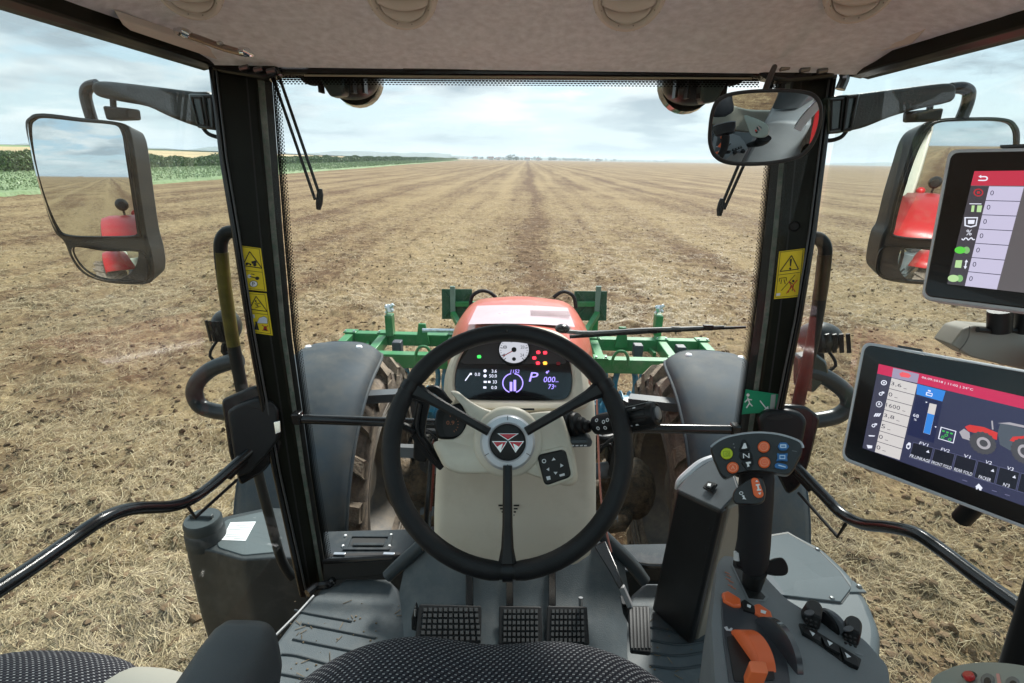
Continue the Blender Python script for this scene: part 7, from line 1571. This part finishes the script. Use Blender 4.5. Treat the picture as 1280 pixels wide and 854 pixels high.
for x, y, rx, ry in ((1228.5, 554, 17.5, 14.5), (1279, 564, 16, 16)):
    q_ = [(x+rx*(1 if i % 2 else .92)*math.cos(2*math.pi*i/36), y+ry*(1 if i % 2 else .92)*math.sin(2*math.pi*i/36)+.22*rx*math.cos(2*math.pi*i/36)*.8) for i in range(36)]; sp('pictured_tyre', q_, SCR_TY, 3)
    sp('pictured_wheel', [(a, b+.2*(a-x)) for a, b in circ(x+1, y, rx*.5, ry*.52, 20)], SCR_HUB, 3.6); sp('pictured_hub', [(a, b+.2*(a-x)) for a, b in circ(x+1, y, rx*.3, ry*.3, 16)], SCR_TY, 4)
# valve tiles along the bottom
tl_ = [('FV1', 'FR.LINKAGE'), ('FV2', 'FRONT FOLD'), ('V1', 'REAR FOLD'), ('V2', 'PACKER'), ('V3', "N'3"), ('V4', 'N4')]
def bot(u, v):   # u tile 0..6, v 0..1
    x = 1141.5+27*u-3.3*v*1.8; y = 549.5+7.6*u+22*v+u*v*.8; return (x, y)
for k, (a, b) in enumerate(tl_):
    sp('valve_tile', [bot(k+.03, .14), bot(k+.97, .14), bot(k+.97, 1.0), bot(k+.03, 1.0)], SCR_DK, 1)
    mb = MB(); mb.ring(pl(LS, [bot(k+.02, .12), bot(k+.98, .12), bot(k+.98, 1.02), bot(k+.02, 1.02)], .0006), pl(LS, [bot(k+.05, .16), bot(k+.95, .16), bot(k+.95, .98), bot(k+.05, .98)], .0006)); mb.build('tile_border', SCR_BORD, lt)
    w_ = .12+.09*len(a); text(a, LS, bot(k+.5-w_/2, .16), bot(k+.5+w_/2, .16), bot(k+.5-w_/2+.02, .00), SCR_TX, 'tile_title', lt, .001)
    w_ = min(.92, .09*len(b)+.02); text(b, LS, bot(k+.5-w_/2, .97), bot(k+.5+w_/2, .97), bot(k+.5-w_/2+.02, .80), SCR_TX, 'tile_caption', lt, .001)
    if k in (0, 3, 4): sp('tile_icon', [bot(k+.70, .42), bot(k+.84, .42), bot(k+.84, .46), bot(k+.79, .44), bot(k+.78, .32), bot(k+.75, .44), bot(k+.70, .46)], SCR_TX, 2)
sp('bottle_icon', [(1133, 556), (1136, 553), (1138.6, 554), (1138, 560), (1135.5, 562), (1132.6, 560)], SCR_TX, 2); sp('bottle_inner', [(1134.2, 556.5), (1137.2, 556.8), (1136.6, 560), (1134, 559.6)], SCR_BG, 2.5)
sp('home_icon', [(1219, 608.5), (1223.5, 604.5), (1228.5, 610.5), (1227, 611), (1226.6, 613.4), (1224, 612.8), (1223.6, 610.8), (1222, 610.6), (1221.6, 612), (1220, 611.6), (1220.2, 609)], SCR_TX, 2)
for x, y in ((1203, 600), (1240, 613), (1256, 618)): mb = MB(); mb.bar(LS.at(x, y, .001), LS.at(x+6, y+1.8, .001), .001, .0001, up=LS.n); mb.build('soft_key', glow('screen_dim', (.13, .13, .22), .42), lt)
mb = MB(); c = LT.at(1290, 640, -.03); mb.tube([c, c+V((.05, .10, -.04)), c+V((.06, .14, -.12))], .014, 12, sub=4); mb.build('rear_bracket', SAT, lt)

ut = thing('terminal', 'upper terminal tablet with crimson header and a column of zero readings', 'display', W(1240, 280, .66))
UT = Plane.three(W(1186, 186, .68), W(1280, 184, .60), W(1153, 372, .68))
mb = MB(); plate(mb, UT, fillet([(1184, 186), (1420, 181), (1420, 408), (1149, 374)], 13, 6), 0, .026); mb.build('case', MATS['terminal_case'], ut, bevel=.004)
mb = MB(); plate(mb, UT, fillet([(1188.5, 190.5), (1415, 186), (1415, 402), (1154, 370)], 11, 6), .002, .01); mb.build('bezel', mat('terminal_bezel_brown', (.016, .013, .011), rough=.2, var=.1, coat=.3), ut, bevel=.0015)
mb = MB(); plate(mb, UT, [(1250, 181.5), (1290, 179.5), (1290, 183), (1250, 184.5)], -.004, .016); mb.build('top_button', DGR, ut)
US = UT.off(.0026)
def su(name, pts, m, lvl=0): return sp(name, pts, m, lvl, ut, US)
su('screen', [(1218, 214), (1400, 212), (1400, 380), (1184, 355)], glow('screen_taupe', (.105, .095, .10), .42)); su('title_bar', [(1218, 214), (1400, 212), (1398, 233), (1213.5, 232)], glow('screen_rose', (.46, .035, .065), .42), 1)
mb = MB(); mb.tube([US.at(x, y, .001) for x, y in ((1223, 225.5), (1232, 225.5), (1234, 223), (1232, 221), (1226, 221))], .0007, 6, sub=3); mb.add(pl(US, [(1223, 220.8), (1226.5, 218.8), (1226.5, 222.8)], .001), [[0, 1, 2]]); mb.build('back_icon', SCR_TX, ut)
su('icon_column', [(1213.5, 232.5), (1236.5, 233), (1206, 357.5), (1184.3, 354.6)], glow('screen_plum', (.055, .05, .06), .42), .6); su('value_column', [(1236.5, 233), (1280, 233.5), (1246, 362), (1206, 357.5)], SCR_LIL, 1)
def uc(u, v): xL = 1236.5+(1206-1236.5)*v; yL = 233+(357.5-233)*v; xR = 1280+(1246-1280)*v; yR_ = 233.5+(362-233.5)*v; return (xL+(xR-xL)*u, yL+(yR_-yL)*u)
for k in range(7):
    if k: mb = MB(); mb.bar(US.at(*uc(0, k/7), .0008), US.at(*uc(1, k/7), .0008), .0008, .0001, up=US.n); mb.build('divider', SCR_SLATE, ut)
    c_ = uc(.10, (k+.45)/7); text('0', US, (c_[0]-1.5, c_[1]+3.2), (c_[0]+3.0, c_[1]+3.4), (c_[0]-.5, c_[1]-3), SCR_SLATE, 'readout', ut, .001)
ic_ = [uc(-.27, (k+.42)/7) for k in range(7)]
x, y = ic_[0]; mb = MB(); mb.ring(pl(US, circ(x, y+.5, 6.2, 5, 16), .001), pl(US, circ(x, y+.5, 4.6, 3.6, 16), .001)); mb.add(pl(US, circ(x, y+.5, 2.2, 1.8, 10), .001), [list(range(10))]); mb.build('red_icon', glow('screen_reddark', (.42, .03, .04), .42), ut)
x, y = ic_[1]; su('green_bars', [(x-4, y-1), (x-.5, y-1), (x-1.5, y+7), (x-5, y+7)], SCR_LG, 2); su('green_bars', [(x+3, y-1), (x+9, y-1), (x+7.4, y+7.4), (x+2, y+7.2)], SCR_LG, 2); su('mark', [(x-7, y-3.6), (x+8, y-3.4), (x+8, y-2.4), (x-7, y-2.6)], SCR_TX, 2)
x, y = ic_[2]; mb = MB(); mb.ring(pl(US, [(x-9, y-4), (x+8, y-4), (x+6, y+7), (x-1, y+9), (x-9, y+7)], .001), pl(US, [(x-7.4, y-2.6), (x+6.4, y-2.6), (x+4.8, y+5.8), (x-1, y+7.4), (x-7.2, y+5.8)], .001)); mb.add(pl(US, [(x-4.5, y-.5), (x+4, y-.5), (x+3, y+4.4), (x-4.6, y+4.4)], .001), [[0, 1, 2, 3]]); mb.build('frame_icon', SCR_TX, ut)
x, y = ic_[3]; text('%', US, (x-3, y+1), (x+4, y+1.2), (x-2, y-6), SCR_TX, 'percent_sign', ut, .001); mb = MB(); mb.tube([US.at(x-8+i*2, y+5.5+1.5*math.sin(i*1.9), .001) for i in range(9)], .0006, 5, sub=3); mb.build('wave_icon', SCR_TX, ut)
for k in (4, 6):
    x, y = ic_[k]; su('toggle', [(x-6+a*.0+6*math.cos(t)*1.15, y+2+4.4*math.sin(t)) for t in np.linspace(0, 2*math.pi, 21)[:-1] for a in (0,)], glow('screen_toggle', (.10, .55, .06), .42) if k == 4 else SCR_LG, 2); su('toggle_knob', circ(x+2, y+2, 4.2, 4.4, 16), glow('screen_toggle_dark', (.20, .42, .16), .42), 1.6)
x, y = ic_[5]; su('green_block', [(x-7, y-3), (x+1, y-3), (x-.6, y+6.6), (x-8.6, y+6)], SCR_LG, 2); mb = MB(); mb.bar(US.at(x+6, y-2, .001), US.at(x+4.6, y+6, .001), .0012, .0001, up=US.n); mb.add(pl(US, [(x+4, y-.6), (x+6.2, y-4), (x+8.2, y-.6)], .001), [[0, 1, 2]]); mb.add(pl(US, [(x+2.6, y+4.4), (x+7, y+4.8), (x+4.4, y+8)], .001), [[0, 1, 2]]); mb.build('height_icon', SCR_TX, ut)
# bracket that carries both
tb_ = thing('terminal_bracket', 'taupe moulded bracket with two black posts between the two terminals', 'bracket', W(1250, 430, .74))
q = [W(x, y, .76) for x, y in fillet([(1189, 431), (1204, 411), (1218, 407), (1300, 414), (1340, 420), (1340, 470), (1282, 463), (1215, 447)], 3, 3)]
mb = MB(); mb.prism(q, V((.02, .06, -.01))); mb.build('arm', mat('bracket_taupe', (.27, .25, .21), rough=.4, var=.05), tb_, bevel=.005)
mb = MB(); plate(mb, Plane(W(1245, 430, .757), -W(1245, 430, .757).normalized()), [(1236, 424), (1240, 421), (1238, 431), (1234, 433)], 0, .003); mb.build('slot', BLKD, tb_)
mb = MB(); mb.tube([W(x, y, .755) for x, y in ((1212, 408), (1211, 420), (1206, 430), (1199, 438))], .0009, 6, sub=3); mb.build('seam', mat('seam_taupe', (.12, .11, .095), rough=.6), tb_)
for x0 in (1250, 1284): mb = MB(); mb.tube([W(x0, 388, .74), W(x0-1, 414, .75)], .0145, 16); mb.build('post', SAT, tb_)
for x0 in (1236, 1271): mb = MB(); mb.tube([W(x0-14, 412, .75), W(x0+14, 415, .75)], .004, 8); mb.build('post_foot', BLKD, tb_)
mb = MB(); mb.tube([W(1300, 440, .80), V((.72, .60, -.30)), V((.73, .55, -.8)), V((.70, .5, -1.2))], .022, 12, sub=4); mb.build('mast', SAT, tb_)
# pale hand controller in the corner
hc = thing('hand_controller', 'pale grey-green controller with a red button in the bottom right corner', 'controller', W(1225, 860, .47))
HPc = Plane.three(W(1165, 860, .46), W(1280, 850, .44), W(1225, 833, .49))
q = pl(HPc, [(a_.x, a_.y) for a_ in catmull([V((x, y, 0)) for x, y in ((1163, 856), (1180, 842), (1205, 834), (1240, 831.5), (1285, 836), (1330, 850), (1340, 900), (1250, 930), (1170, 900))], 4, True)])
c = sum(q, V((0,0,0)))/len(q); mb = MB(); secs = [[c+(p-c)*k+HPc.n*o for p in q] for k, o in ((.90, .004), (.97, .002), (1, -.004), (1, -.02))]; mb.loft(secs, caps=False); mb.add(secs[0], [list(range(len(q)))]); mb.build('body', mat('controller_sage', (.33, .37, .33), rough=.45, var=.05), hc, ang=60)
for (x, y, rx, ry, m, nm, h) in ((1211, 843, 10, 5, BLKD, 'button_socket', .005), (1209.5, 842, 7.5, 4, mat('red_button', (.60, .03, .03), rough=.3), 'red_button', .009), (1234, 849, 9, 8, mat('socket_grey', (.16, .18, .18), rough=.4), 'socket', .005), (1234, 851, 5, 5, BLKD, 'socket_hole', .0056), (1265, 852, 9, 7, MATS['socket_grey'], 'socket', .005), (1266, 854, 5, 4, BLKD, 'socket_hole', .0056)):
    mb = MB(); plate(mb, HPc, circ(x, y, rx, ry, 20), h, .004); mb.build(nm, m, hc, bevel=.001)
mb = MB(); plate(mb, HPc, [(1245, 842), (1249, 842), (1252, 856), (1247, 856)], .0052, .0006); mb.build('pink_mark', mat('pink_print', (.75, .35, .30), rough=.5), hc)
cN = W(1250, 862, .48); mb = MB(); mb.tube([cN+V((0, 0, -.01)), cN+V((-.01, -.03, -.08)), V((.40, .22, -.66)), V((.36, .20, -.72))], [.03, .028, .026, .03], 14, sub=4); mb.build('neck', SAT, hc)
# haze over the far country
HAZE = True
if HAZE:
    hz = MB(); hz.box((0, 0, GZ+24), (12960, 12960, 52)); m = bpy.data.materials.new('thin_air'); m.use_nodes = True; t = m.node_tree; t.nodes.clear()
    pv = N(t, 'ShaderNodeVolumePrincipled'); pv.inputs['Density'].default_value = .00020; pv.inputs['Color'].default_value = (.80, .90, 1.0, 1); pv.inputs['Anisotropy'].default_value = .2; o_ = N(t, 'ShaderNodeOutputMaterial'); t.links.new(pv.outputs[0], o_.inputs['Volume'])
    o = hz.build('haze', m, org=(0, 0, GZ+24)); tag(o, 'pale thin haze hanging over the far fields', 'haze', kind='stuff')
